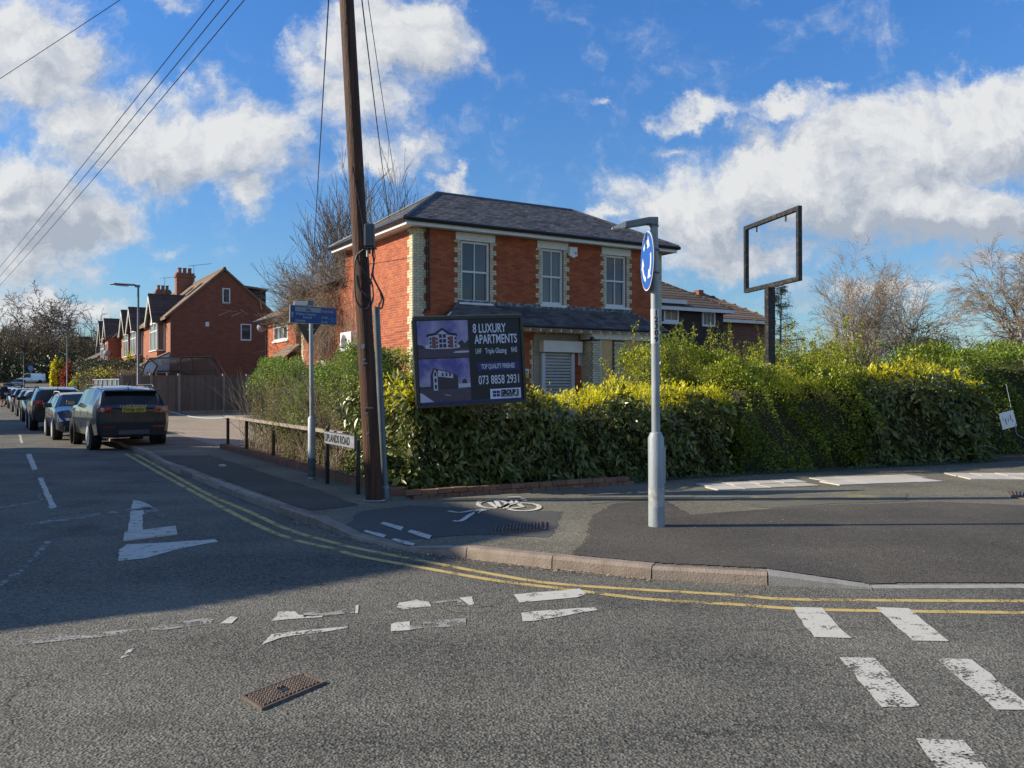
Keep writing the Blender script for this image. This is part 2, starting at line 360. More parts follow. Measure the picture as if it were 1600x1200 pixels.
m_brick_e = mat('edging brick', (.15, .07, .045), .9, (.3, .15, .09), 6, .5, 120, tint=True)
m_slate = mat('slate', (.028, .027, .03), .6, (.16, .15, .145), 2.2, .4, 60, tint=True, ramp=(.2, .8))
m_lead = mat('lead flashing', (.05, .05, .052), .5, (.12, .12, .12), 6, .3, 40)
m_wpaint = mat('white paint', (.72, .71, .67), .5, (.8, .79, .76), 3, .15, 40)
m_wood_w = mat('white painted timber', (.55, .53, .48), .6, (.76, .75, .7), 9, .3, 40, ramp=(.25, .45))
m_black = mat('black gutter', (.012, .012, .013), .35)
m_glass = mat('window glass', (.03, .03, .032), .04, (.15, .145, .14), 1.0, spec=.5, tint=True)
m_glass_c = mat('window glass over pale curtain', (.12, .12, .115), .1, (.2, .195, .185), 3, spec=.45, mapping=(3, 3, .3))
m_cream = mat('cream render', (.6, .56, .44), .8, (.7, .66, .55), 2, .2, 40)
m_osb = mat('board sheet', (.5, .3, .1), .8, (.8, .56, .27), 45, .3, 90, ramp=(.35, .65), mapping=(1, 1, .5))
m_shut = mat('shutter slats', (.5, .5, .5), .45, (.66, .66, .66), 5)
m_shutbox = mat('shutter box', (.72, .68, .62), .5, (.78, .75, .7), 4)
m_tile_d = mat('dark roof tile', (.045, .035, .03), .85, (.12, .085, .07), 5, .6, 30, tint=True)
m_tile_b = mat('brown roof tile', (.13, .085, .055), .85, (.26, .18, .12), 5, .6, 30, tint=True)
m_galv = mat('galvanised steel', (.22, .25, .27), .6, (.36, .39, .41), 5, .25, 60, metal=.3, mapping=(1, 1, .35))
m_galv_d = mat('grey painted steel', (.1, .125, .14), .5, (.14, .17, .19), 8, .1, 60, metal=.2)
m_plasticg = mat('pale grey plastic', (.55, .56, .56), .4)
m_blackp = mat('black paint', (.01, .01, .011), .35, (.03, .028, .025), 20)
m_rustb = mat('weathered black paint', (.012, .011, .01), .5, (.09, .065, .045), 14, .4, 60, ramp=(.5, .75))
m_polew = mat('creosoted pole', (.018, .008, .005), .75, (.13, .045, .017), 9, .9, 30, mapping=(3, 3, .12), ramp=(.3, .75), bdist=.02)
m_cable = mat('black cable', (.012, .012, .012), .5)
m_blue = mat('sign blue', (.006, .1, .42), .35)
m_blue_d = mat('direction sign blue', (.006, .035, .17), .4, (.01, .05, .22), 12)
m_signw = mat('sign white', (.75, .75, .74), .4)
m_signgrey = mat('sign faded strip', (.2, .24, .28), .5, (.27, .3, .34), 20)
m_signpur = mat('sign purple patch', (.09, .06, .22), .5)
m_signtext = mat('faded sign lettering', (.3, .38, .52), .5)
m_fence = mat('weathered fence board', (.1, .08, .065), .9, (.2, .16, .13), 12, .7, 40, tint=True, mapping=(1, 1, .1))
m_fpost = mat('concrete fence post', (.2, .18, .15), .9, (.3, .27, .23), 6, .4, 50)
m_bark = mat('bark', (.05, .04, .03), .9, (.13, .11, .09), 8, .8, 30)
m_barkb = mat('birch bark', (.4, .38, .34), .8, (.12, .1, .08), 6, .3, 20, ramp=(.45, .65))
m_twig = mat('bare twigs', (.06, .045, .038), .9, (.16, .125, .1), 1.5)
m_twigb = mat('brown birch twigs', (.2, .14, .095), .9, (.42, .33, .23), 1.2)
m_twigr = mat('red brown stems', (.14, .07, .045), .9, (.25, .14, .09), 1.2)
m_vine = mat('dry creeper', (.14, .105, .075), .9, (.34, .27, .2), 1.8)
def leafm(n, a, b, tr=.25, rough=.45, sc=2.5): return mat(n, a, rough, b, sc, tint=True, trans=tr, ramp=(.25, .75))
m_laurel = leafm('laurel leaf', (.03, .045, .008), (.25, .27, .07), .14, .32)
m_yleaf = leafm('yellow new leaf', (.58, .55, .02), (.9, .8, .04), .48, .4)
m_privet = leafm('privet leaf', (.05, .1, .008), (.3, .36, .03), .38, .42)
m_privet_y = leafm('privet golden leaf', (.34, .38, .015), (.7, .68, .04), .45, .45)
m_shrub = leafm('bright shrub leaf', (.1, .2, .015), (.38, .46, .06), .35, .45)
m_shrub_g = leafm('grey green leaf', (.05, .08, .04), (.13, .17, .09), .25, .6)
m_dead = leafm('dead leaf', (.14, .09, .05), (.34, .24, .14), .2, .8)
m_dkgreen = leafm('dark evergreen leaf', (.01, .025, .01), (.04, .07, .02), .12, .5)
m_olive = leafm('olive scrub leaf', (.05, .05, .022), (.13, .115, .05), .2, .7, .25)
m_redleaf = leafm('red leaf', (.22, .035, .02), (.42, .09, .05), .3, .5)
m_core = mat('shaded twigs', (.022, .022, .01), .95, (.045, .042, .02), 12, .8, 30)  # dark twig brown; takes in the shade seen through leaf gaps
# ------------------------------------------------------------------ ground, roads, pavement
KB = [gp(*q) for q in ((224, 712), (250, 728), (300, 748), (367, 776), (435, 802), (489, 820), (547, 841), (634, 861), (728, 873), (862, 889), (1018, 905), (1200, 915), (1364, 921), (1600, 920))]
# smooth the surveyed kerb a little and give every point its height above the road
KH = [.1, .1, .1, .1, .105, .105, .05, .03, .1, .105, .105, .105, .012, .012]
far_l = [KB[0] + Vector((-.53, .848, 0)) * s for s in (90, 60, 30, 12)]
kerb_pts = list(zip(far_l + KB + [Vector((12, 7.0, 0)), Vector((40, 8.5, 0))], [.1] * 4 + KH + [.012, .1]))
for i, s in enumerate((90, 60, 30, 12)):                      # the dropped kerb of the forecourt behind the parked cars
    if s in (12,): kerb_pts[i] = (kerb_pts[i][0], .05)
def resample(pts, step, keep=None):
    out = []
    for (a, ha), (b, hb) in zip(pts[:-1], pts[1:]):
        n = max(1, round((b - a).length / step))
        for k in range(n): out.append((a.lerp(b, k / n), ha + (hb - ha) * k / n))
    out.append(pts[-1]); return out
KP = np.array([[p.x, p.y] for p, h in kerb_pts]); KHH = np.array([h for p, h in kerb_pts])
SIDE = [0]
def kerb_dist(x, y):
    best = (1e9, .1)
    for i in range(len(KP) - 1):
        a, b = KP[i], KP[i + 1]; ab = b - a; t = min(max(((x - a[0]) * ab[0] + (y - a[1]) * ab[1]) / (ab @ ab), 0), 1)
        q = a + ab * t; dd = math.hypot(x - q[0], y - q[1])
        if dd < best[0]: best = (dd, KHH[i] + (KHH[i + 1] - KHH[i]) * t); SIDE[0] = ab[0] * (y - a[1]) - ab[1] * (x - a[0])
    return best
def pave_z(x, y):
    dd, h = kerb_dist(x, y); t = min(max((dd - .12) / 1.0, 0), 1); t = t * t * (3 - 2 * t); return h + (.1 - h) * t

# base ground out to the horizon, rising gently far up the side street
def grid_sheet(name, xs, ys, zf, m):
    mb = MB(); nx, ny = len(xs), len(ys)
    vs = [(x, y, zf(x, y)) for y in ys for x in xs]
    fs = [(j * nx + i, j * nx + i + 1, (j + 1) * nx + i + 1, (j + 1) * nx + i) for j in range(ny - 1) for i in range(nx - 1)]
    mb.add(vs, fs); return mb.build(name, m, kind='structure', smooth=True)
grid_sheet('ground', [-900, -400, -200, -140, -110, -90, -70, -50, -30, -10, 20, 60, 200, 900], [-60, -20, 20, 60, 95, 110, 125, 140, 155, 170, 185, 200, 215, 230, 300, 600, 1500], lambda x, y: rise(y) - .05, m_grassg)
left = [Vector((P2.x * -2.3 + D2.x * s, P2.y * -2.3 + D2.y * s, 0)) for s in (0, 40, 104)]
_kp = [p for p, h in kerb_pts]
def _kn(i): t = (_kp[min(i + 1, len(_kp) - 1)] - _kp[max(i - 1, 0)]).normalized(); return Vector((-t.y, t.x, 0))
road_poly = [_kp[i] + _kn(i) * .08 for i in range(len(_kp))][::-1] + [left[2], left[1], left[0], Vector((-9, -4, 0)), Vector((-40, -6, 0)), Vector((-40, -14, 0)), Vector((40, -14, 0))]
road = MB().poly(road_poly).build('road', m_road, kind='structure')
fr = MB(); ysf = [88.5 + 4.5 * k for k in range(32)]
for a, b in zip(ysf[:-1], ysf[1:]):
    w = lambda y: (-.5765 * y - 2.8, -.5765 * y + 3.0 + max(0, (y - 105)) * .10)
    (xa, xb), (xc, xd) = w(a), w(b)
    fr.poly([(xa, a, rise(a) + .004), (xb, a, rise(a) + .004), (xd, b, rise(b) + .004), (xc, b, rise(b) + .004)])
fr.build('road_rise', m_road, kind='structure')
MB().poly([ps(-2.3, -2), ps(-2.3, 104), ps(-7, 104), ps(-7, -2)][::-1]).build('pavement_opposite', m_pave, kind='structure').location.z = .1
gpoly = [p + Vector((0, 0, .085)) for p, h in kerb_pts]

# forecourt beside the parked cars
fc = [gp(*q, .1) for q in ((232, 700), (300, 690), (368, 697), (400, 672), (470, 662))]
fcp = [Vector((-8.6, 20.7, .094)), Vector((-6.9, 21.3, .094)), Vector((-3.5, 24, .094)), ps(11.5, 34, .094), ps(11.5, 46, .094), ps(4.6, 46, .094), ps(4.6, 30, .094)]
MB().poly(fcp).build('forecourt', m_fore, kind='structure')

# pavement: a strip from the kerb back to the hedge, dipping to the dropped kerbs
CORNER = Vector((-1.36, 11.34, .1))
EDGE_L = CORNER + D2 * 10.6
HEDGE = [EDGE_L, CORNER, Vector((3.9, 14.2, .1)), Vector((9.65, 16.8, .1)), Vector((40, 26, .1))]
kd = resample(kerb_pts, .16)
kd = [(p, h) for p, h in kd]
# inward normals of the kerb, averaged over a metre so that the rows do not cross
n = len(kd); rows = []
for i, (p, h) in enumerate(kd):
    a, b = kd[max(i - 6, 0)][0], kd[min(i + 6, n - 1)][0]; t = (b - a).normalized(); nn = Vector((-t.y, t.x, 0))
    rows.append((p, h, nn))
hl = []
for k in range(len(HEDGE) - 1):
    for j in range(60): hl.append(HEDGE[k].lerp(HEDGE[k + 1], j / 60))
hl.append(HEDGE[-1])
garden = MB().poly([(p.x, p.y, .085) for p in [ps(4.6, 98), ps(4.6, 26)] + [p + Vector((-.1, -.1, 0)) for p in HEDGE]] + [(40, 95, .085)]).build('garden_ground', m_earth, kind='structure')
farb = [ps(4.75, s, .1) for s in (110, 70, 50, 40, 32, 26)] + [EDGE_L]
allb = []
for a, b in zip(farb[:-1], farb[1:]):
    for j in range(20): allb.append(a.lerp(b, j / 20))
allb += hl
pv = []; W = [0, .12, .3, .5, .7, .9, 1.12]
prev = 0
for (p, h, nn) in rows:
    # nearest back point, monotone along the hedge
    cand = range(prev, min(prev + 40, len(allb)))
    j = min(cand, key=lambda q: (allb[q] - p).length_squared); prev = j; q = allb[j]
    L_ = (q - p).length; r = []
    for w_ in W:
        d_ = min(w_, L_ * .8); c = p.lerp(q, d_ / L_); r.append(c)
    r.append(q)
    r = [Vector((c.x, c.y, pave_z(c.x, c.y) if k else h)) for k, c in enumerate(r)]
    pv.append(r)
m_ = len(pv[0]); mb = MB()
mb.add([c for r in pv for c in r[1:]], [(i * (m_ - 1) + k, (i + 1) * (m_ - 1) + k, (i + 1) * (m_ - 1) + k + 1, i * (m_ - 1) + k + 1) for i in range(len(pv) - 1) for k in range(m_ - 2)])
pavement = mb.build('pavement', m_pave, kind='structure', smooth=True)
for pl_ in pavement.data.polygons:
    pass
# kerb stones, each its own piece
kerb = thing('kerb', (0, 0, 0), None, None); kerb['kind'] = 'structure'
stones = []
def split(a, b, ln):
    (pa, ha), (pb, hb) = a, b; nseg = max(1, round((pb - pa).length / ln))
    return [(pa.lerp(pb, k / nseg), ha + (hb - ha) * k / nseg, pa.lerp(pb, (k + 1) / nseg), ha + (hb - ha) * (k + 1) / nseg) for k in range(nseg)]
for i in range(len(kerb_pts) - 1): stones += split(kerb_pts[i], kerb_pts[i + 1], .915)
for k, (a, ha, b, hb) in enumerate(stones):
    if a.y > 60 or a.x > 20: continue
    t = (b - a).normalized(); nn = Vector((-t.y, t.x, 0)); g = .006
    a2, b2 = a + t * g, b - t * g; w_ = .125; dz = rnd.uniform(-.004, .004)
    ca = (-.015, .012) if ha > .06 else (-.003, .002)
    prof = lambda q, h: [q + UP * -.03, q + nn * .006 + UP * (h * .75 + dz), q + nn * .028 + UP * (h + dz), q + nn * w_ + UP * (h + .002 + dz), q + nn * w_ + UP * -.03]
    A, B = prof(a2, ha), prof(b2, hb); mb = MB()
    mb.add(A + B, [(0, 1, 2, 3, 4), (9, 8, 7, 6, 5)] + [(i, i + 5, (i + 1) % 5 + 5, (i + 1) % 5) for i in range(5)])
    mb.build('kerb_stone', m_kerbg if hb < .06 and a.x > 1.5 else m_kerb, kerb)

def sheet(name, pts, z, m, parent=None, kind=None, drape=False):
    mb = MB(); mb.poly([(p.x, p.y, (pave_z(p.x, p.y) if drape else 0) + z) for p in pts]); return mb.build(name, m, parent, kind=kind)
def px_poly(zoom, ox, oy, pts): return [(ox + x * zoom, oy + y * zoom) for x, y in pts]
def inside(x, y, poly):
    c = False; j = len(poly) - 1
    for i in range(len(poly)):
        xi, yi = poly[i]; xj, yj = poly[j]
        if (yi > y) != (yj > y) and x < (xj - xi) * (y - yi) / (yj - yi) + xi: c = not c
        j = i
    return c
def drape_patch(name, pxs, z, m, cell=.03, wob=.05):
    P = [(gp(a, b, .1).x, gp(a, b, .1).y) for a, b in pxs]; xs = [q[0] for q in P]; ys = [q[1] for q in P]; mb = MB(); idx = {}
    def V(i, j):
        if (i, j) not in idx:
            x, y = min(xs) + i * cell, min(ys) + j * cell; idx[(i, j)] = len(mb.v); mb.v.append((x, y, pave_z(x, y) + z))
        return idx[(i, j)]
    for i in range(int((max(xs) - min(xs)) / cell) + 1):
        for j in range(int((max(ys) - min(ys)) / cell) + 1):
            x, y = min(xs) + (i + .5) * cell, min(ys) + (j + .5) * cell
            w1 = wob * .35 * (math.sin(x * 7.1 + y * 3) + math.sin(y * 11.3 + x * 5)) * .5
            if inside(x + w1, y + w1, P) and kerb_dist(x, y)[0] > .135 and SIDE[0] > 0: mb.f.append((V(i, j), V(i + 1, j), V(i + 1, j + 1), V(i, j + 1))); mb.m.append(0); mb.t.append(0)
    return mb.build(name, m, pavement, smooth=True)
Z5, Z4, Z3 = .4375, .3625, .325
drape_patch('asphalt_patch', [(885, 880), (913, 846), (926, 806), (961, 787), (1040, 783), (1079, 805), (1162, 799), (1294, 790), (1469, 785), (1600, 790), (1760, 800), (1760, 905), (1600, 909), (1364, 912), (1200, 892), (1018, 884), (940, 876)], .008, m_pave_new)
drape_patch('asphalt_patch', [(520, 838), (700, 832), (860, 840), (880, 800), (640, 790), (560, 800)], .004, asphalt('middle footway asphalt', (.06, .057, .053), (.12, .115, .105), 120, .9, .4))
drape_patch('asphalt_patch', [(240, 712), (330, 712), (480, 760), (560, 790), (480, 800), (420, 776), (330, 742)], .004, m_pave_new)
drape_patch('lichen_patch', px_poly(Z5, 900, 700, [(550, 178), (740, 165), (1180, 165), (1180, 190), (900, 200), (700, 215), (600, 205)]), .003, m_lichen)
drape_patch('lichen_patch', px_poly(Z5, 900, 700, [(20, 165), (240, 160), (420, 160), (415, 182), (240, 185), (60, 200)]), .003, m_lichen)

# painted lines, each a thin sheet on the road
def ribbon(pts, w):
    pts = [Vector(p) for p in pts]; l, r = [], []
    for i, p in enumerate(pts):
        t = (pts[min(i + 1, len(pts) - 1)] - pts[max(i - 1, 0)]).normalized(); nn = Vector((-t.y, t.x, 0)) * w / 2; l.append(p + nn); r.append(p - nn)
    mb = MB(); n = len(pts)
    return l, r, [(i, i + 1, n + i + 1, n + i) for i in range(n - 1)]
def line(name, pts, w, m, z=.0025, parent=None, drape=False):
    l, r, fs = ribbon(pts, w); mb = MB(); mb.add([(v.x, v.y, (pave_z(v.x, v.y) if drape else 0) + z) for v in l + r], [f[::-1] for f in fs]); return mb.build(name, m, parent or road)
def smooth_pts(P, k=6):
    out = []
    for i in range(len(P) - 1):
        p0, p1, p2, p3 = P[max(i - 1, 0)], P[i], P[i + 1], P[min(i + 2, len(P) - 1)]
        for j in range(k):
            t = j / k; out.append(.5 * ((2 * p1) + (p2 - p0) * t + (2 * p0 - 5 * p1 + 4 * p2 - p3) * t * t + (3 * p1 - p0 - 3 * p2 + p3) * t ** 3))
    out.append(P[-1]); return out
yin = [gp(*q) for q in ((211, 709), (260, 736), (325, 772), (390, 800), (452, 828), (520, 847.5), (561, 857.5), (670, 878.5), (779, 899), (887, 914), (1145, 930), (1250, 937), (1600, 939.5), (1900, 940))]
yout = [gp(*q) for q in ((196, 709), (247, 738), (318, 777), (390, 815), (452, 841), (520, 857.5), (561, 869), (670, 889), (779, 908), (887, 921), (1009, 936), (1145, 944.5), (1285, 953), (1600, 957.5), (1900, 959))]
line('yellow_line', smooth_pts(yin), .075, m_yellow); line('yellow_line', smooth_pts(yout), .075, m_yellow)
def mark(zoom, ox, oy, pts, m=m_white, z=.0045, name='road_marking', zz=0, parent=None, drape=False):
    P = [gp(ox + x * zoom, oy + y * zoom, zz) for x, y in pts]
    Q = []
    for i, p in enumerate(P):                                  # a slightly wavering edge
        q = P[(i + 1) % len(P)]; k = max(1, int((q - p).length / .12))
        for j in range(k):
            c = p.lerp(q, j / k); Q.append(c + (Vector((rnd.gauss(0, .007), rnd.gauss(0, .007), 0)) if j else Vector()))
    return sheet(name, Q, z, m, parent or road, drape=drape)
# give-way dashes across the mouth of the side street, mostly worn away
for pts, m in ((((120, 584), (150, 541), (222, 540), (240, 556), (345, 560), (340, 566), (190, 575)), m_white_worn), (((80, 685), (120, 640), (160, 634), (450, 606), (452, 612), (160, 655)), m_white_worn),
               (((660, 528), (672, 503), (700, 500), (745, 490), (800, 500), (812, 520), (740, 525), (700, 532)), m_white_worn), (((930, 482), (985, 477), (997, 512), (975, 514)), m_white), (((815, 500), (930, 486), (960, 512), (815, 520)), m_white_faint),
               (((636, 627), (638, 596), (655, 590), (718, 584), (718, 622)), m_white), (((718, 590), (960, 570), (960, 600), (718, 622)), m_white_faint),
               (((1165, 468), (1450, 442), (1480, 465), (1440, 480), (1190, 503)), m_white), (((1198, 548), (1260, 540), (1515, 524), (1530, 535), (1250, 582), (1205, 584)), m_white_worn),
               (((485, 515), (498, 513), (495, 548), (482, 550)), m_white_worn), (((260, 548), (480, 525), (480, 548), (260, 566)), m_white_faint)):
    mark(Z4, 380, 760, pts, m)
mark(1, 0, 0, ((187, 1030), (200, 1016), (209, 1014), (200, 1026)), m_white_worn); mark(1, 0, 0, ((344, 975), (360, 964), (372, 965), (362, 975)), m_white_worn); mark(1, 0, 0, ((232, 985), (250, 975), (330, 966), (340, 974), (260, 985)), m_white_faint)
mark(1, 0, 0, ((20, 1003), (120, 990), (225, 983), (226, 990), (120, 1000), (20, 1010)), m_white_faint)
# crossing dashes on the right
for pts, m in ((((775, 570), (880, 572), (925, 625), (985, 681), (850, 677)), m_white), (((1070, 570), (1188, 574), (1332, 692), (1200, 690)), m_white), (((940, 750), (1068, 752), (1228, 922), (1200, 928), (1092, 928)), m_white_worn),
               (((1285, 754), (1412, 756), (1600, 905), (1625, 938), (1500, 937)), m_white_worn), (((1214, 1040), (1383, 1046), (1530, 1200), (1330, 1200)), m_white_worn), (((1690, 1050), (1860, 1056), (2010, 1200), (1850, 1200)), m_white_worn)):
    mark(Z5, 900, 700, pts, m)
# side street: centre dashes, worn give-way triangle and its painted-over cover
for pts, m in ((((125, 153), (150, 152), (182, 226), (155, 230)), m_white), (((182, 268), (204, 266), (272, 410), (240, 416)), m_white), (((90, 60), (102, 60), (112, 100), (98, 100)), m_white_worn),
               (((640, 376), (672, 378), (735, 408), (690, 420), (684, 526), (616, 530), (630, 410)), m_white), (((690, 410), (735, 405), (770, 425), (700, 440)), m_white_faint), (((740, 430), (850, 460), (842, 468), (735, 440)), m_white_faint),
               (((575, 612), (610, 588), (760, 582), (1035, 563), (1048, 576), (860, 610), (700, 655), (568, 668)), m_white), (((120, 485), (400, 446), (720, 405), (725, 416), (400, 462), (125, 500)), m_white_faint),
               (((0, 770), (130, 680), (230, 560), (262, 560), (230, 600), (130, 705), (0, 790)), m_white_faint), (((175, 334), (190, 334), (212, 376), (196, 380)), m_white_faint), (((0, 408), (195, 378), (195, 384), (0, 414)), m_white_faint)):
    mark(Z3, 0, 660, pts, m)
# the four dashes and the bicycle painted on the footway
for pts in (((518, 196), (530, 191), (616, 209), (606, 219)), ((590, 171), (604, 166), (692, 184), (680, 195)), ((708, 200), (722, 194), (813, 215), (802, 226)), ((638, 226), (652, 220), (742, 240), (730, 250))):
    pts = [(x, y - 15) for x, y in pts]; mark(Z4, 380, 760, pts, m_white, .009, 'cycle_marking', .09, pavement, True)
def stroke(pts, w=.055, m=m_white_worn): line('cycle_marking', smooth_pts([gp(380 + x * Z4, 760 + y * Z4, .1) for x, y in pts], 4), w, m, .012, pavement, True)
ell = lambda cx, cy, rx, ry: [(cx + rx * math.cos(k * math.pi / 8), cy + ry * math.sin(k * math.pi / 8)) for k in range(17)]
m_bike = paint('cycle marking paint', (.6, .57, .5), (.12, .11, .1), 1.08)
for s in (ell(1075, 80, 62, 17), ell(1205, 92, 72, 17), ((1060, 72), (1110, 98), (1205, 92)), ((1110, 98), (1165, 62), (1085, 58), (1030, 66)), ((1165, 62), (1205, 92)), ((1085, 58), (1110, 98)), ((1140, 50), (1195, 50), (1215, 66)), ((1010, 72), (1050, 62)), ((1060, 100), (990, 120), (940, 152), (905, 152)), ((885, 110), (935, 116), (1000, 106), (1060, 100)), ((1000, 106), (1010, 120))):
    stroke(s, .06, m_bike)

# drain covers
def cover(pts, label, cat, z0=0.0, bars=None, studs=None, m=m_iron, name='drain_cover', h=.006):
    c = sum((Vector(p) for p in pts), Vector()) / 4; c.z = z0
    t = thing(name, c, label, cat)
    A, B, C_, Dd = [Vector((p.x, p.y, z0)) for p in pts]
    def q(u, v, z=0): p = A.lerp(B, u).lerp(Dd.lerp(C_, u), v); return Vector((p.x, p.y, z0 + z))
    mb = MB(); mb.slab([q(0, 0, -.05), q(1, 0, -.05), q(1, 1, -.05), q(0, 1, -.05)], (0, 0, .05 + h)); mb.build('cover_plate', m, t)
    mb = MB(); e = .03
    for a, b, c_, d_ in ((0, e, 0, 1), (1 - e, 1, 0, 1), (e, 1 - e, 0, .05), (e, 1 - e, .95, 1)):
        mb.slab([q(a, c_, h), q(b, c_, h), q(b, d_, h), q(a, d_, h)], (0, 0, .008))
    mb.build('frame', m, t)
    P = MB()
    if bars:
        for k in range(bars): a = .06 + k * .88 / bars; P.slab([q(a, .1, h), q(a + .5 / bars, .1, h), q(a + .5 / bars, .9, h), q(a, .9, h)], (0, 0, .016))
        P.build('grate_bars', m, t)
    if studs:
        nu, nv = studs
        for i in range(nu):
            for j in range(nv):
                if .4 < (i + .5) / nu < .6 and .35 < (j + .5) / nv < .7: continue
                a, b = .06 + i * .88 / nu, .1 + j * .8 / nv
                P.slab([q(a, b, h), q(a + .5 / nu, b, h), q(a + .5 / nu, b + .5 / nv, h), q(a, b + .5 / nv, h)], (0, 0, .014))
        P.build('raised_studs', m, t); MB().slab([q(.42, .42, h), q(.58, .42, h), q(.58, .56, h), q(.42, .56, h)], (0, 0, .004)).build('key_plate', m_black, t)
    return t
g4 = lambda pts, z, zm, ox, oy: [gp(ox + x * zm, oy + y * zm, z) for x, y in pts]
cover(g4(((80, 968), (358, 850), (262, 812), (-8, 912)), 0, Z4, 380, 760), 'rusty cast iron cover with rows of raised studs in the sunlit foreground road', 'manhole cover', 0, studs=(14, 7))
cover(g4(((1065, 208), (1306, 190), (1306, 156), (1078, 172)), .1, Z4, 380, 760), 'dark ribbed drain cover in the footway beside the bicycle marking', 'drain cover', .104, bars=14)
cover(g4(((592, 572), (852, 540), (845, 503), (600, 534)), 0, Z3, 0, 660), 'rectangular cover painted over white inside the worn road triangle', 'manhole cover', .003, m=m_white)
cover(g4(((1555, 178), (1640, 190), (1680, 158), (1535, 158)), .1, Z5, 900, 700), 'small reddish cover in the footway at the right edge near the pale slabs', 'drain cover', .107, bars=8)
cover(g4(((1060, 215), (1090, 212), (1080, 205), (1050, 208)), .1, Z3, 0, 660), 'tiny pale service cover in the shaded footway near the forecourt', 'service cover', .104, m=m_slab, bars=2)
# pale slabs across the footway on the right
slabs = Pieces()
for quad, nu in ((((500, 153), (865, 138), (780, 112), (435, 130)), 4), (((925, 135), (1300, 121), (1190, 97), (845, 108)), 4), (((1410, 113), (1790, 116), (1670, 90), (1310, 92)), 4)):
    A, B, C_, Dd = g4(quad, .1, Z5, 900, 700)
    for i in range(nu):
        for j in range(2):
            q = lambda u, v: A.lerp(B, u).lerp(Dd.lerp(C_, u), v)
            c = q((i + .5) / nu, (j + .5) / 2); ex = (B - A); ln = ((B - A).length / nu) - .008; dp = (Dd - A) - ex.normalized() * (Dd - A).dot(ex.normalized())
            slabs.add(frame(Vector((c.x, c.y, .098 + rnd.uniform(0, .004))), ex), (ln, dp.length / 2 - .008, .03))
slabs.build('paving_slab', m_slab, pavement, chamfer=.003)

# litter and grit in the gutter
mb = MB()
for k in range(1500):
    u = rnd.random(); i = rnd.randrange(8, 14); a, b = KP[i], KP[i + 1]; p = a + (b - a) * u; off = -abs(rnd.gauss(0, .07)) - .01
    t = (b - a) / np.linalg.norm(b - a); nn = np.array((-t[1], t[0])); c = p + nn * off; s = rnd.uniform(.004, .017); an = rnd.random() * 6
    d1 = Vector((math.cos(an), math.sin(an), rnd.uniform(-.2, .4))) * s; d2 = Vector((-math.sin(an), math.cos(an), .1)) * s * .5; c = Vector((c[0], c[1], .012))
    mb.poly([c - d1, c + d2, c + d1, c - d2])
for k in range(420):
    c = gp(rnd.uniform(420, 1600), rnd.uniform(770, 870), .1); 
    if kerb_dist(c.x, c.y)[0] < .3: continue
    c.z = pave_z(c.x, c.y) + .012; s = rnd.uniform(.004, .012); an = rnd.random() * 6; d1 = Vector((math.cos(an), math.sin(an), .3)) * s; d2 = Vector((-math.sin(an), math.cos(an), 0)) * s * .6
    mb.poly([c - d1, c + d2, c + d1, c - d2])
mb.build('leaf_litter', mat('dry litter', (.14, .08, .035), .9, (.5, .42, .3), 0, tint=True), kind='stuff')
# ------------------------------------------------------------------ building helpers
def cut(iv, holes):
    out = [iv]
    for a, b in holes:
        nx = []
        for x0, x1 in out:
            if b <= x0 or a >= x1: nx.append((x0, x1)); continue
            if a > x0: nx.append((x0, a))
            if b < x1: nx.append((b, x1))
        out = nx
    return [q for q in out if q[1] - q[0] > .012]
def lay(P, Fm, x0, x1, z, k, bw, bh, j, proud):
    """one course of bricks between x0 and x1"""
    st = bw + j; x = math.floor(x0 / st) * st - (st / 2 if k % 2 else 0)
    while x < x1:
        a, b = max(x + j / 2, x0 + j / 2), min(x + st - j / 2, x1 - j / 2)
        if b - a > .03: P.add(Fm, (b - a, .03, bh), ((a + b) / 2, .015 - proud - rnd.random() * .002, z + bh / 2))
        x += st
def wall_bricks(red, yel, Fm, W, z0, z1, holes=(), yz=None, bw=.215, bh=.065, j=.011, x0=0.0):
    k = int(z0 / (bh + j)); z = k * (bh + j)
    while z + bh < z1:
        zc = z + bh / 2; hs = [(a, b) for a, b, c, d in holes if c < zc < d]
        ys = yz(k) if yz else []; ys = [(a, b) for a, b, c, d in ys if c < zc < d]
        for a, b in cut((x0, W), hs + ys): lay(red, Fm, a, b, z, k, bw, bh, j, .006)
        for a, b in ys:
            for c, d in cut((a, b), hs): lay(yel, Fm, c, d, z, k, bw, bh, j, .013)
        k += 1; z += bh + j
def wall_grid(mb, Fm, W, H, holes, th=.22, x0=0.0, z0=0.0):
    xs = sorted({x0, W, *[v for h in holes for v in h[:2]]}); zs = sorted({z0, H, *[v for h in holes for v in h[2:]]})
    for a, b in zip(xs[:-1], xs[1:]):
        for c, d in zip(zs[:-1], zs[1:]):
            if any(h[0] <= (a + b) / 2 <= h[1] and h[2] <= (c + d) / 2 <= h[3] for h in holes): continue
            mb.box(Fm, a, b, 0, th, c, d)
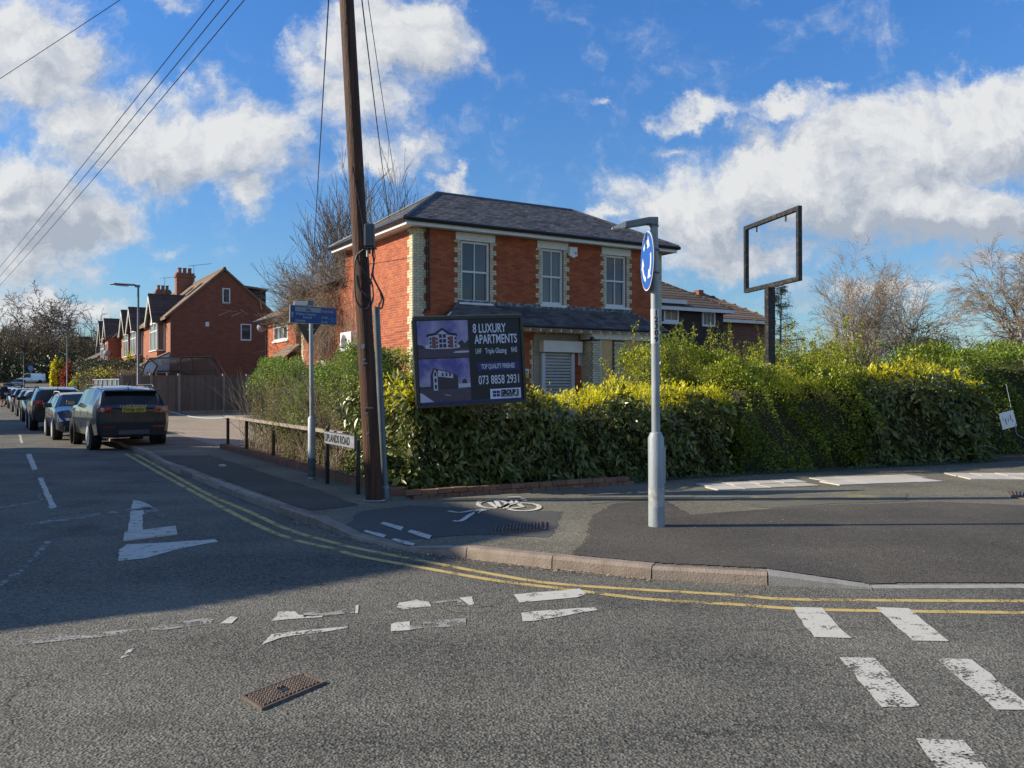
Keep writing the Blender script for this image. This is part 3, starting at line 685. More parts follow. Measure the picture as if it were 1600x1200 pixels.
def roof_rows(P, A, B, C_, Dd, w, h, th=.008, tilt=-.035, gap=.004, whole=False):
    A, B, C_, Dd = map(Vector, (A, B, C_, Dd)); ex = (B - A).normalized(); ev = (Dd - A) - ex * (Dd - A).dot(ex); Lv = ev.length; ev.normalize(); Fm = frame(A, ex, ev)
    W0 = (B - A).length; dl = (Dd - A).dot(ex); dr = (C_ - A).dot(ex); n = int(Lv / h)
    for r in range(n + 1):
        v0 = r * h; hh = min(h * 1.25, Lv - v0)
        if hh < .03: break
        vm = (v0 + min(hh, h) / 2) / Lv; xa, xb = dl * vm, W0 + (dr - W0) * vm
        if whole:
            if xb - xa > .05: P.add(Fm @ Matrix.Translation(((xa + xb) / 2, -.012, v0 + hh / 2)) @ Matrix.Rotation(tilt, 4, 'X'), (xb - xa, th, hh))
            continue
        x = -(w / 2 if r % 2 else 0) + math.floor(xa / w) * w
        while x < xb:
            a, b = max(x, xa) + gap / 2, min(x + w, xb) - gap / 2
            if b - a > .02: P.add(Fm @ Matrix.Translation(((a + b) / 2, -.01 - rnd.random() * .004, v0 + hh / 2)) @ Matrix.Rotation(tilt + rnd.gauss(0, .008), 4, 'X'), (b - a, th, hh))
            x += w
def sash(parent, Fm, x0, x1, z0, z1, cols=2, rows=2, fw=.07, y=.1, glass=None, frame_m=None, bar=.022, name='window', sill=True, rowz=None):
    mb = MB(); fm = frame_m or m_wpaint
    mb.box(Fm, x0, x0 + fw, y - .05, y + .05, z0, z1); mb.box(Fm, x1 - fw, x1, y - .05, y + .05, z0, z1)
    mb.box(Fm, x0 + fw, x1 - fw, y - .05, y + .05, z1 - fw, z1); mb.box(Fm, x0 + fw, x1 - fw, y - .05, y + .05, z0, z0 + fw * 1.3)
    gx0, gx1, gz0, gz1 = x0 + fw, x1 - fw, z0 + fw * 1.3, z1 - fw
    zs = [gz0 + (gz1 - gz0) * k / rows for k in range(rows + 1)]
    if rowz: zs = [gz0] + [gz0 + (gz1 - gz0) * q for q in rowz] + [gz1]
    for k in range(1, len(zs) - 1): mb.box(Fm, gx0, gx1, y - .035, y + .03, zs[k] - bar, zs[k] + bar)
    for k in range(1, cols):
        xc = gx0 + (gx1 - gx0) * k / cols
        for a, b in zip(zs[:-1], zs[1:]): mb.box(Fm, xc - bar / 2, xc + bar / 2, y - .028, y + .02, a + (bar if a > gz0 else 0), b - (bar if b < gz1 else 0))
    w = mb.build(name, fm, parent, bevel=0)
    if sill: MB().box(Fm, x0 - .09, x1 + .09, -.07, y - .052, z0 - .075, z0 - .002).build('sill', m_wpaint, w)
    for i in range(cols):
        for k in range(len(zs) - 1):
            a, b = gx0 + (gx1 - gx0) * i / cols, gx0 + (gx1 - gx0) * (i + 1) / cols
            MB().box(Fm, a + .001, b - .001, y + .004 + (.02 if k == 0 and rows == 2 else 0), y + .01 + (.02 if k == 0 and rows == 2 else 0), zs[k], zs[k + 1]).build('pane', glass or m_glass, w)
    return w
def roofpoly(mb, *polys):
    for p in polys: mb.poly(p)
Ztop = 6.26
# ------------------------------------------------------------------ the empty red brick house on the corner
O1 = Vector((-2.91, 25, 0)); FR = Plane(O1, P2); LF = Plane(O1, D2)
def W3(t, s, z): return O1 + P2 * t + D2 * s + UP * z
house = thing('corner_house', W3(4.7, 2.8, .1), 'two storey red brick house with yellow brick corners behind the laurel hedge', 'house')
Ff = frame(O1, P2); Fl = frame(O1 + D2 * 5.62, -D2)           # the left wall runs towards the camera: x from its far end
LW = 9.56
wins = [(1.60, 2.60, 4.12, 6.0), (4.52, 5.36, 4.2, 6.0), (7.1, 7.98, 4.25, 6.0)]
lint = [(1.41, 2.78), (4.34, 5.54), (6.92, 8.16)]
door = (4.45, 5.75, .3, 2.75)
holesF = [(a, b, c, d) for a, b, c, d in wins] + [door]
blockF = holesF + [(a, b, 6.0, 6.3) for a, b in lint] + [(4.2, 5.95, 2.75, 3.4), (6.08, 8.42, 0, 3.4)]
mb = MB(); wall_grid(mb, Ff, LW, Ztop, holesF); wallf = mb.build('front_wall', m_mortar_d, house)
mb = MB(); wall_grid(mb, Fl, 5.62, Ztop, []); 
for v in range(len(mb.v)): pass
walll = mb.build('side_wall', m_mortar, house)
mb = MB(); mb.box(Ff, .23, LW, 5.3, 5.5, 0, Ztop); mb.box(Ff, LW - .22, LW - .001, .23, 5.3, 0, Ztop); mb.build('rear_wall', m_mortar_d, house)
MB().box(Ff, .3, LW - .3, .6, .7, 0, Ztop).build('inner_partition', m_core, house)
red, yel, redl, yell = Pieces(), Pieces(), Pieces(), Pieces()
def yzF(k):
    a = (k // 3) % 2; out = [(0, .36 + .13 * a, 0, 9), (LW - .36 - .13 * a, LW, 0, 9)]
    for i, (x0, x1, z0, z1) in enumerate(wins):
        e = .13 + .11 * ((k // 2) % 2); out += [(x0 - e, x0, z0 - .1, 6.0), (x1, x1 + e, z0 - .1, 6.0)]
    e = .08 + .06 * ((k // 2) % 2); out += [(4.2 - e, 4.2, 0, 3.0)]
    return out
wall_bricks(red, yel, Ff, LW, 1.3, Ztop - .02, blockF, yzF)
wall_bricks(redl, yell, Fl, 5.62, 1.1, Ztop - .02, [(4.0, 5.0, 1.0, 1.5)], lambda k: [(5.62 - .24 - .13 * ((k // 3) % 2), 5.62, 0, 9)])
red.a += redl.a; yel.a += yell.a
red.build('brick', m_brick, house, 300, score=lambda q: ((q[0] @ Vector(q[2])) - W3(0, .8, 4.2)).length)
yel.build('quoin_brick', m_brick_y, house, 300, score=lambda q: ((q[0] @ Vector(q[2])) - W3(0, 0, 4.5)).length)
for (x0, x1, z0, z1), g in zip(wins, (m_glass, m_glass_c, m_glass)):
    sash(house, Ff, x0, x1, z0, z1, 2, 2, .07, .11, g, bar=.028)
for a, b in lint: MB().box(Ff, a, b, -.03, .1, 6.002, 6.24).build('lintel', m_wood_w, house, bevel=.006)
# eaves: soffit, fascia, gutter
mb = MB(); e0 = .36
for (x0, x1, y0, y1) in ((-e0, LW + e0, -e0, -.001), (-e0, LW + e0, 5.621, 5.62 + e0), (-e0, -.001, 0, 5.62), (LW + .001, LW + e0, 0, 5.62)): mb.box(Ff, x0, x1, y0, y1, 6.262, 6.28)
mb.build('soffit', m_wpaint, house)
mb = MB()
for (x0, x1, y0, y1) in ((-e0, LW + e0, -e0 - .02, -e0), (-e0, LW + e0, 5.62 + e0, 5.64 + e0), (-e0 - .02, -e0, -e0 - .02, 5.64 + e0), (LW + e0, LW + e0 + .02, -e0 - .02, 5.64 + e0)): mb.box(Ff, x0, x1, y0, y1, 6.24, 6.4)
mb.build('fascia', m_wpaint, house)
mb = MB(); g = e0 + .085
for a, b in (((-g, -g), (LW + g, -g)), ((-g, -g), (-g, 5.62 + g)), ((LW + g, -g), (LW + g, 5.62 + g))):
    mb.tube([W3(a[0], a[1], 6.40), W3(b[0], b[1], 6.40)], .062, 8)
mb.tube([W3(.42, -.08, 6.3), W3(.42, -.05, 5.9), W3(.44, -.05, 3.85), W3(.3, -.05, 3.72)], .022, 8); mb.tube([W3(.50, -.06, 6.3), W3(.5, -.04, 5.9), W3(.53, -.04, 3.8)], .018, 6)
mb.build('gutter_and_pipe', m_black, house)
r0, r1 = 2.17, 7.64; ev0, ev1 = -e0 - .06, 5.62 + e0 + .06; zE, zR = 6.43, 8.03; xa, xb = ev0, LW + e0 + .06
c00, c10, c11, c01 = W3(xa, ev0, zE), W3(xb, ev0, zE), W3(xb, ev1, zE), W3(xa, ev1, zE); ra, rb = W3(r0, 2.81, zR), W3(r1, 2.81, zR)
mb = MB(); roofpoly(mb, [c00, c10, rb, ra], [c10, c11, rb], [c11, c01, ra, rb], [c01, c00, ra], [c01, c11, c10, c00]); roof = mb.build('roof', m_slate, house)
P = Pieces(); roof_rows(P, c00, c10, rb, ra, .26, .17, .012, -.07)
roof_rows(P, c01, c00, ra, ra, .26, .17); roof_rows(P, c10, c11, rb, rb, .26, .17)
P.build('slate', m_slate, roof, 300)
mb = MB(); mb.tube([ra, rb], .07, 8)
for a, b in ((c00, ra), (c01, ra), (c10, rb), (c11, rb)): mb.tube([a + UP * .02, b + UP * .02], .055, 8)
mb.build('ridge_tiles', m_lead, roof, smooth=True)
# lean-to roof over the ground floor
pz0, pz1 = 3.42, 4.08; pr = thing('x', (0, 0, 0), None, None); bpy.data.objects.remove(pr)
q00, q10, q11, q01 = W3(.55, -.95, pz0), W3(9.0, -.95, pz0), W3(8.15, -.012, pz1), W3(1.5, -.012, pz1)
mb = MB(); roofpoly(mb, [q00, q10, q11, q01], [q10, W3(9.0, -.012, pz0), q11], [W3(.55, -.012, pz0), q00, q01]); porch = mb.build('porch_roof', m_slate, house)
P = Pieces(); roof_rows(P, q00, q10, q11, q01, .26, .14); P.build('slate', m_slate, porch, 0)
mb = MB()
for a, b in ((q00, q01), (q10, q11)): mb.tube([a + UP * .015, b + UP * .02], .035, 6)
mb.box(Ff, 1.5, 8.15, -.05, -.014, pz1 - .02, pz1 + .1); mb.build('flashing', mat('worn lead', (.06, .06, .065), .5, (.24, .25, .25), 9, .4, 30, ramp=(.45, .6)), porch)
MB().tube([W3(.55, -1.0, pz0 - .02), W3(9.0, -1.0, pz0 - .02)], .04, 8).build('gutter', m_black, porch)
mb = MB()
for k in range(22): t = .8 + k * .385; mb.box(Ff, t, t + .05, -.9, -.002, pz0 - .15, pz0 - .07)
mb.build('rafter_ends', m_wpaint, porch)
MB().box(Ff, .6, 8.95, -.9, -.002, pz0 - .068, pz0 - .04).build('soffit_board', m_wood_w, porch)
# doorway with roller shutter
mb = MB(); mb.box(Ff, 4.2, 5.95, -.025, -.001, 2.76, 3.25); mb.box(Ff, 4.2, 4.44, -.02, -.001, .2, 2.758); mb.build('door_surround', mat('fawn render', (.3, .26, .19), .9, (.38, .33, .25), 4, .3, 40), house)
MB().box(Ff, 4.4, 5.93, -.3, -.03, 2.66, 3.03).build('shutter_box', m_shutbox, house, bevel=.015)
shf = MB(); shf.box(Ff, 4.45, 4.57, -.14, -.02, .2, 2.64); shf.box(Ff, 5.6, 5.72, -.14, -.02, .2, 2.64); shf = shf.build('shutter_frame', m_plasticg, house)
P = Pieces()
for k in range(24): P.add(Ff @ Matrix.Translation((5.085, -.075, 2.6 - k * .1)) @ Matrix.Rotation(R(28), 4, 'X'), (1.02, .012, .078))
P.build('shutter_slat', m_shut, house, 40)
MB().box(Ff, 4.58, 5.6, -.03, -.02, .2, 2.65).build('slat_gap_shade', m_black, house)  # black sheet put in as the shade between the slats
# bay with boarded openings
Fb = frame(O1 - D2 * .6, P2); mb = MB(); cx = [(6.08, 6.42), (6.97, 7.43), (8.31, 8.5)]
for a, b in cx: mb.box(Fb, a, b, 0, .598, 0, 3.1)
mb.box(Fb, 6.42, 6.97, .0, .598, 0, .9); mb.box(Fb, 7.43, 8.31, 0, .598, 0, .9); mb.build('bay_wall', m_mortar_g, house)
yb = Pieces(); wall_bricks(Pieces(), yb, Fb, 8.5, 1.1, 3.1, [(6.42, 6.97, .9, 3.2), (7.43, 8.31, .9, 3.2)], lambda k: [(6.08, 8.5, 0, 3.08)], x0=6.08); yb.build('bay_brick', m_brick_y, house, 0)
Fbs = frame(O1 + P2 * 6.08, -D2); yb = Pieces(); wall_bricks(Pieces(), yb, Fbs, .6, 1.1, 3.1, [], lambda k: [(0, .6, 0, 3.08)]); yb.build('bay_brick', m_brick_y, house, 0)
mb = MB(); mb.box(Fb, 6.04, 7.3, -.05, .598, 3.102, 3.34); mb.box(Fb, 7.302, 8.6, -.06, .598, 3.102, 3.35); mb.build('bay_fascia', m_wood_w, house)
o = MB().box(Fb, 6.44, 6.95, .05, .07, .9, 3.09).build('boarded_opening', m_osb, house); MB().box(Fb, 6.42, 6.46, .0, .048, .9, 3.09).build('frame_strip', m_plasticg, o)
MB().box(Fb, 7.45, 8.29, .04, .06, .9, 3.09).build('boarded_opening', m_osb, house)
# fittings on the walls
t = thing('alarm_box', W3(5.68, -.05, 5.97), 'white security alarm box on the red brick front beside the middle upper window', 'alarm box'); mb = MB()
mb.slab([Ff @ Vector(c) for c in ((5.53, -.13, 6.12), (5.84, -.13, 6.12), (5.84, -.13, 5.84), (5.7, -.13, 5.76), (5.53, -.13, 5.84))], D2 * .12); mb.build('casing', m_wpaint, t, bevel=.01)
MB().lathe((0, 0, 0), [(.035, 0), (.035, .01)], 12, M=frame(Ff @ Vector((5.76, -.142, 5.93)), P2) @ Matrix.Rotation(R(90), 4, 'X')).build('strobe', mat('grey lens', (.2, .2, .22), .2), t)
t = thing('notice', W3(6.06, -.02, 2.5), 'white paper notice taped on the brick to the right of the roller shutter', 'notice'); MB().box(Ff, 5.95, 6.22, -.018, -.009, 2.26, 2.72).build('sheet', mat('lilac white paper', (.66, .64, .74), .8), t)
mb = MB()
for k in range(14): mb.box(Ff, 5.98, 5.98 + rnd.uniform(.12, .21), -.021, -.0185, 2.68 - k * .028, 2.69 - k * .028)
mb.build('print', mat('faint print', (.3, .28, .36), .8), t)
t = thing('warning_sign', W3(3.95, -.02, 2.0), 'small white and yellow warning sign on the brick between the advertising board and the shutter', 'sign')
MB().box(Ff, 3.85, 4.02, -.02, -.009, 1.98, 2.12).build('upper_panel', m_signw, t); MB().box(Ff, 3.85, 4.02, -.02, -.009, 1.84, 1.978).build('lower_panel', mat('sign yellow', (.6, .42, .05), .5), t)
MB().slab([Ff @ Vector(c) for c in ((3.885, -.022, 2.0), (3.985, -.022, 2.0), (3.935, -.022, 2.09))], -D2 * .002).build('triangle_mark', m_blackp, t)
t = thing('porch_lamp', W3(6.0, -.62, 3.1), 'small black lamp under the porch roof at the left edge of the bay', 'lamp'); MB().lathe(W3(6.0, -.72, 3.02), [(.03, 0), (.07, .03), (.07, .12), (.03, .15)], 10).build('shade', m_blackp, t, smooth=True); MB().tube([W3(6.0, -.72, 3.16), W3(6.07, -.6, 3.2)], .012, 6).build('bracket', m_blackp, t)
MB().lathe(W3(6.0, -.72, 2.985), [(.02, 0), (.045, .02), (.045, .032)], 10).build('lens', m_signw, t)
def ac(s0, s1, z0, z1, label):
    c = W3(-.2, (s0 + s1) / 2, z0); t = thing('air_conditioner', c, label, 'air conditioner')
    Fm = frame(W3(0, s1, 0), -D2); L_ = s1 - s0
    MB().box(Fm, 0, L_, -.34, -.05, z0, z1).build('casing', m_wpaint, t, bevel=.015)
    M = frame(Fm @ Vector((L_ * .38, -.345, (z0 + z1) / 2)), -D2) @ Matrix.Rotation(R(90), 4, 'X'); r = (z1 - z0) * .42
    MB().lathe((0, 0, 0), [(r, 0), (r, .012), (r * .93, .014), (r * .9, .004)], 24, M=M).build('fan_ring', m_plasticg, t)
    g = MB()
    for k in range(6): q = r * (.15 + k * .14); g.lathe((0, 0, 0), [(q, .006), (q, .012), (q + .006, .012), (q + .006, .006)], 20, M=M)
    g.build('fan_grille', mat('grey grille', (.3, .3, .3), .5), t)
    mb = MB(); 
    for k in (.15, .85): mb.box(Fm, L_ * k - .02, L_ * k + .02, -.34, -.008, z0 - .045, z0 - .002)
    mb.build('bracket', m_blackp, t)
ac(4.2, 5.22, 2.76, 3.40, 'white air conditioning unit on the sunlit side wall above the round shrub')
ac(6.9, 7.7, 2.02, 2.5, 'second smaller air conditioning unit low on the creeper covered wall, half behind leaves')
t = thing('vent_cover', W3(-.03, 6.1, 2.9), 'small white vent cover on the side wall left of the air conditioning unit', 'vent'); MB().box(frame(W3(0, 6.15, 0), -D2), 0, .1, -.04, -.012, 2.9, 3.1).build('plate', m_wpaint, t)
# lower rear wing under the creeper
ext = thing('rear_wing', W3(1.5, 8.1, .1), 'low brick rear wing of the corner house buried under dry creeper', 'house wing')
Fe = frame(O1 + D2 * 10.6, -D2); mb = MB(); wall_grid(mb, Fe, 4.975, 5.3, []); mb.box(Fe, 0, 4.97, 3.2, 3.4, 0, 5.3); mb.box(Fe, 0, .2, .23, 3.2, 0, 5.3); mb.build('wall', m_mortar, ext)
rp, yp = Pieces(), Pieces(); wall_bricks(rp, yp, Fe, 4.975, .9, 5.28, [], lambda k: [(0, .24 + .13 * ((k // 3) % 2), 0, 9)]); rp.build('brick', m_brick, ext, 0); yp.build('quoin_brick', m_brick_y, ext, 0)
e00, e10, e11, e01 = W3(-.25, 10.8, 5.28), W3(-.25, 5.64, 5.28), W3(2.2, 5.64, 6.2), W3(2.2, 10.8, 6.2)
mb = MB(); roofpoly(mb, [e00, e10, e11, e01]); mb.slab([e00, e10, e11, e01], UP * -.06); rr = mb.build('roof', m_slate, ext); P = Pieces(); roof_rows(P, e00, e10, e11, e01, .26, .2); P.build('slate', m_slate, rr, 0)
MB().tube([W3(-.3, 10.8, 5.24), W3(-.3, 5.66, 5.24)], .05, 8).build('gutter', m_black, ext)

# ------------------------------------------------------------------ neighbours
def brickmat(name, ex, c1, c2, mo, sc=1.0):
    m = bpy.data.materials.new(name); m.use_nodes = True; nt = m.node_tree; N, L = nt.nodes, nt.links; b = N['Principled BSDF']; b.inputs['Roughness'].default_value = .88
    g = N.new('ShaderNodeNewGeometry').outputs['Position']; dp = N.new('ShaderNodeVectorMath'); dp.operation = 'DOT_PRODUCT'; L.new(g, dp.inputs[0]); dp.inputs[1].default_value = tuple(ex)
    sp = N.new('ShaderNodeSeparateXYZ'); L.new(g, sp.inputs[0]); cb = N.new('ShaderNodeCombineXYZ'); L.new(dp.outputs['Value'], cb.inputs[0]); L.new(sp.outputs[2], cb.inputs[1])
    t = N.new('ShaderNodeTexBrick'); t.inputs['Scale'].default_value = 1; t.inputs['Brick Width'].default_value = .225 * sc; t.inputs['Row Height'].default_value = .075 * sc; t.inputs['Mortar Size'].default_value = .007 * sc
    t.inputs['Color1'].default_value = (*c1, 1); t.inputs['Color2'].default_value = (*c2, 1); t.inputs['Mortar'].default_value = (*mo, 1); L.new(cb.outputs[0], t.inputs['Vector'])
    L.new(t.outputs['Color'], b.inputs['Base Color']); bp = N.new('ShaderNodeBump'); bp.inputs['Distance'].default_value = .006; bp.invert = True; L.new(t.outputs['Fac'], bp.inputs['Height']); L.new(bp.outputs[0], b.inputs['Normal']); return m
bm_side = brickmat('brown red brick across', P2, (.19, .06, .035), (.27, .09, .05), (.3, .2, .15))
bm_street = brickmat('red brick along', D2, (.3, .085, .04), (.4, .13, .06), (.35, .24, .17))
m_brick_b = mat('brown red brick', (.2, .058, .033), .88, (.3, .1, .055), 3, .4, 90, tint=True)
def hip_house(name, label, O, u, v, W, Dp, ze, zr, rise_in, wallm, rm, hipL=True, hipR=True, ov=.35, base=0.0, row=.28):
    """rectangular house: O corner, u along the front, v to the back"""
    O = Vector(O); u = Vector(u); v = Vector(v); Q = lambda a, b, z: O + u * a + v * b + UP * z
    t = thing(name, Q(W / 2, Dp / 2, base), label, 'house'); Fm = frame(O, u)
    mb = MB(); mb.box(Fm, 0, W, 0, .25, base, ze); mb.box(Fm, 0, W, Dp - .25, Dp, base, ze); mb.box(Fm, 0, .25, .252, Dp - .252, base, ze); mb.box(Fm, W - .25, W, .252, Dp - .252, base, ze); w = mb.build('wall', wallm, t)
    a, b, c, d = Q(-ov, -ov, ze), Q(W + ov, -ov, ze), Q(W + ov, Dp + ov, ze), Q(-ov, Dp + ov, ze)
    r0 = Q(rise_in if hipL else -ov, Dp / 2, zr); r1 = Q(W - rise_in if hipR else W + ov, Dp / 2, zr)
    mb = MB(); roofpoly(mb, [a, b, r1, r0], [b, c, r1], [c, d, r0, r1], [d, a, r0], [d, c, b, a]); ro = mb.build('roof', rm, t)
    P = Pieces(); roof_rows(P, a, b, r1, r0, 1, row, .03, -.05, whole=True); roof_rows(P, c, d, r0, r1, 1, row, .03, -.05, whole=True)
    if hipL: roof_rows(P, d, a, r0, r0, 1, row, .03, -.05, whole=True)
    if hipR: roof_rows(P, b, c, r1, r1, 1, row, .03, -.05, whole=True)
    P.build('tile_course', rm, ro, 0); mb = MB(); mb.tube([r0, r1], .09, 6)
    if hipL: mb.tube([a, r0], .07, 6); mb.tube([d, r0], .07, 6)
    if hipR: mb.tube([b, r1], .07, 6); mb.tube([c, r1], .07, 6)
    mb.build('ridge_tiles', rm, ro)
    for fl, q_ in ((hipL, 0), (hipR, W - .25)):
        if not fl: MB().slab([Q(q_, 0, ze), Q(q_, Dp, ze), Q(q_, Dp / 2, zr - (zr - ze) * ov / (Dp / 2 + ov) - .05)], u * .25).build('gable_end', wallm, t)
    mb = MB(); mb.box(Fm, -ov, W + ov, -ov - .02, -ov, ze - .16, ze - .005); mb.box(Fm, -ov, -ov + .02, -ov + .001, Dp + ov, ze - .16, ze - .005); mb.box(Fm, W + ov - .02, W + ov, -ov + .001, Dp + ov, ze - .16, ze - .005); mb.build('fascia', m_wpaint, t)
    return t, Fm, Q, ro
# small lit house beyond the rear wing
nh = thing('neighbour_house', W3(2.5, 13.6, .1), 'small orange brick house with white casement window and hipped brown roof beyond the creeper', 'house')
Fn = frame(O1 + D2 * 15.7, -D2); mb = MB(); wall_grid(mb, Fn, 4.4, 4.55, [(1.15, 3.25, 3.5, 4.52)]); mb.box(Fn, 0, .2, .23, 5, 0, 4.55); mb.build('wall', m_mortar_d, nh)
P = Pieces(); wall_bricks(P, Pieces(), Fn, 4.4, .8, 4.5, [(1.15, 3.25, 3.5, 4.52)]); P.build('brick', m_brick, nh, 0)
sash(nh, Fn, 1.15, 3.25, 3.52, 4.5, 3, 2, .06, .04, bar=.03, rowz=(.62,))
n0, n1 = W3(-.4, 16.1, 4.5), W3(-.4, 11.3, 4.5); n2, n3 = W3(3.0, 11.3, 6.4), W3(3.0, 13.2, 6.4); mb = MB(); roofpoly(mb, [n0, n1, n2, n3], [W3(6.4, 16.1, 4.5), n0, n3], [n1, W3(6.4, 11.3, 4.5), n2]); rr = mb.build('roof', m_tile_b, nh)
P = Pieces(); roof_rows(P, n0, n1, n2, n3, 1, .25, .03, -.05, whole=True); P.build('tile_course', m_tile_b, rr, 0); MB().tube([W3(-.48, 16.1, 4.45), W3(-.48, 11.3, 4.45)], .05, 6).build('gutter', m_black, nh)
l0, l1, l2, l3 = W3(-.75, 13.3, 2.6), W3(-.75, 10.75, 2.6), W3(-.01, 10.75, 3.25), W3(-.01, 12.4, 3.25); mb = MB(); roofpoly(mb, [l0, l1, l2, l3]); lr = mb.build('lean_to_roof', m_tile_b, nh); P = Pieces(); roof_rows(P, l0, l1, l2, l3, 1, .22, .03, -.05, whole=True); P.build('tile_course', m_tile_b, lr, 0)
MB().box(frame(W3(-.65, 13.1, 0), -D2), 0, 2.3, 0, .64, 0, 2.55).build('lean_to', bm_street, nh)
MB().tube([W3(-.06, 15.5, 4.4), W3(-.06, 15.5, .5)], .04, 6).build('downpipe', m_black, nh)
def dish(loc, label, aim, r=.36):
    t = thing('satellite_dish', loc, label, 'satellite dish'); ex = Vector(aim).normalized().cross(UP); M = frame(loc, ex) @ Matrix.Rotation(R(90), 4, 'X')
    MB().lathe((0, 0, 0), [(r, .0), (r * .97, -.01), (r * .7, -.05), (r * .35, -.085), (.02, -.1)][::1], 18, M=M).build('dish', mat('shade grey dish', (.28, .29, .3), .6), t, smooth=True)  # grey puts the shade on the turned face into the dish colour
    MB().tube([M @ Vector((0, -.3, -.05)), M @ Vector((0, -.12, .32))], .012, 6).build('arm', m_blackp, t); MB().lathe((0, -.12, .3), [(.035, 0), (.035, .08)], 8, M=M).build('receiver', m_plasticg, t)
    MB().tube([Vector(loc) - Vector(aim).normalized() * .08, Vector(loc) - Vector(aim).normalized() * .3 + P2 * .3], .018, 6).build('bracket', m_blackp, t)
dish(at(408.5, 512, 38.4), 'satellite dish in shade grey on the corner of the small orange brick house', (.25, -1, .25), .2)

# the gabled brick house and the bay-fronted houses after it
O2 = Vector((-19.25, 48, 0)); def_ = lambda t, s, z: O2 + P2 * t + D2 * s + UP * z
GP = Plane(O2, P2)
def gwin(x0, y0, x1, y1):
    a, z1 = GP.m(x0, y0); b, z0 = GP.m(x1, y1); return a, b, z0, z1
gw1 = gwin(347.5, 450, 359.5, 474.5); gw2 = gwin(376, 506, 392.5, 532.5)
gh = thing('gabled_house', def_(3, 5.5, .1), 'large red brick house with a plain gable end, nearest of the bay fronted row', 'house')
Fg = frame(O2, P2); GW, ZE, ZA, TA = 6.1, 5.6, 8.25, 2.95
# gable wall with two openings, cut in columns
mb = MB(); xs = sorted([0, TA, GW, gw1[0], gw1[1], gw2[0], gw2[1]])
top = lambda x: ZE + (ZA - ZE) * (x / TA if x < TA else (GW - x) / (GW - TA))
for a, b in zip(xs[:-1], xs[1:]):
    holes = [h for h in (gw1, gw2) if h[0] <= (a + b) / 2 <= h[1]]; zz = [0] + [v for h in holes for v in (h[2], h[3])]
    for z0, z1 in zip(zz[::2], zz[1::2] + [None]):
        lo = [(a, z0), (b, z0)]; hi = [(b, z1), (a, z1)] if z1 is not None else [(b, top(b)), (a, top(a))]
        mb.slab([Fg @ Vector((x, 0, z)) for x, z in lo + hi], D2 * .25)
mb.build('gable_wall', m_mortar_d, gh)
P = Pieces(); bh, j = .065, .01; k = 8
while k * .075 < ZA - .1:
    z = k * .075; hh = [(h[0], h[1]) for h in (gw1, gw2) if h[2] < z + .03 < h[3]]; x0 = 0 if z < ZE else TA * (z + .07 - ZE) / (ZA - ZE); x1 = GW if z < ZE else GW - (GW - TA) * (z + .07 - ZE) / (ZA - ZE)
    for a, b in cut((x0, x1), hh): lay(P, Fg, a, b, z, k, .215, .065, .01, .005)
    k += 1
P.build('brick', m_brick_b, gh, 0)
for h in (gw1, gw2): sash(gh, Fg, *h, cols=1, rows=1, fw=.06, y=.02, sill=False)
MB().box(Fg, *sorted((GP.m(321, 503)[0], GP.m(326.5, 510)[0])), -.04, -.007, GP.m(321, 510)[1], GP.m(321, 503)[1]).build('vent', m_wpaint, gh)
def row_house(par, s0, s1, gable0):
    mb = MB(); Fs = frame(def_(0, s1, 0), -D2); L_ = s1 - s0
    mb.box(Fs, 0, L_ - (.26 if gable0 else 0), 0, .25, 0, ZE); mb.box(Fs, 0, L_ - (.26 if gable0 else 0), GW - .25, GW, 0, ZE)
    mb.build('wall', bm_street, par)
    mb = MB(); mb.slab([def_(.26, s1 - .25, 0), def_(GW - .26, s1 - .25, 0), def_(GW - .26, s1 - .25, ZE), def_(TA, s1 - .25, ZA - .15), def_(.26, s1 - .25, ZE)], D2 * .25)
    if not gable0: mb.slab([def_(.26, s0, 0), def_(GW - .26, s0, 0), def_(GW - .26, s0, ZE), def_(TA, s0, ZA - .15), def_(.26, s0, ZE)], D2 * .25)
    mb.build('end_wall', bm_side, par)
    ze, zr = ZE + .02, ZA + .14; a, b, c, d = def_(-.3, s1 + .1, ze - .2), def_(-.3, s0 - .12, ze - .2), def_(TA, s0 - .12, zr), def_(TA, s1 + .1, zr)
    e, f = def_(GW + .3, s0 - .12, ze - .2), def_(GW + .3, s1 + .1, ze - .2)
    mb = MB(); mb.slab([a, b, c, d], UP * -.1); mb.slab([e, f, d, c], UP * -.1); ro = mb.build('roof', m_tile_b, par)
    P = Pieces(); roof_rows(P, a, b, c, d, 1, .26, .03, -.05, whole=True); roof_rows(P, e, f, d, c, 1, .26, .03, -.05, whole=True); P.build('tile_course', m_tile_b, ro, 0); MB().tube([c, d], .1, 6).build('ridge_tiles', m_tile_b, ro)
    return ro
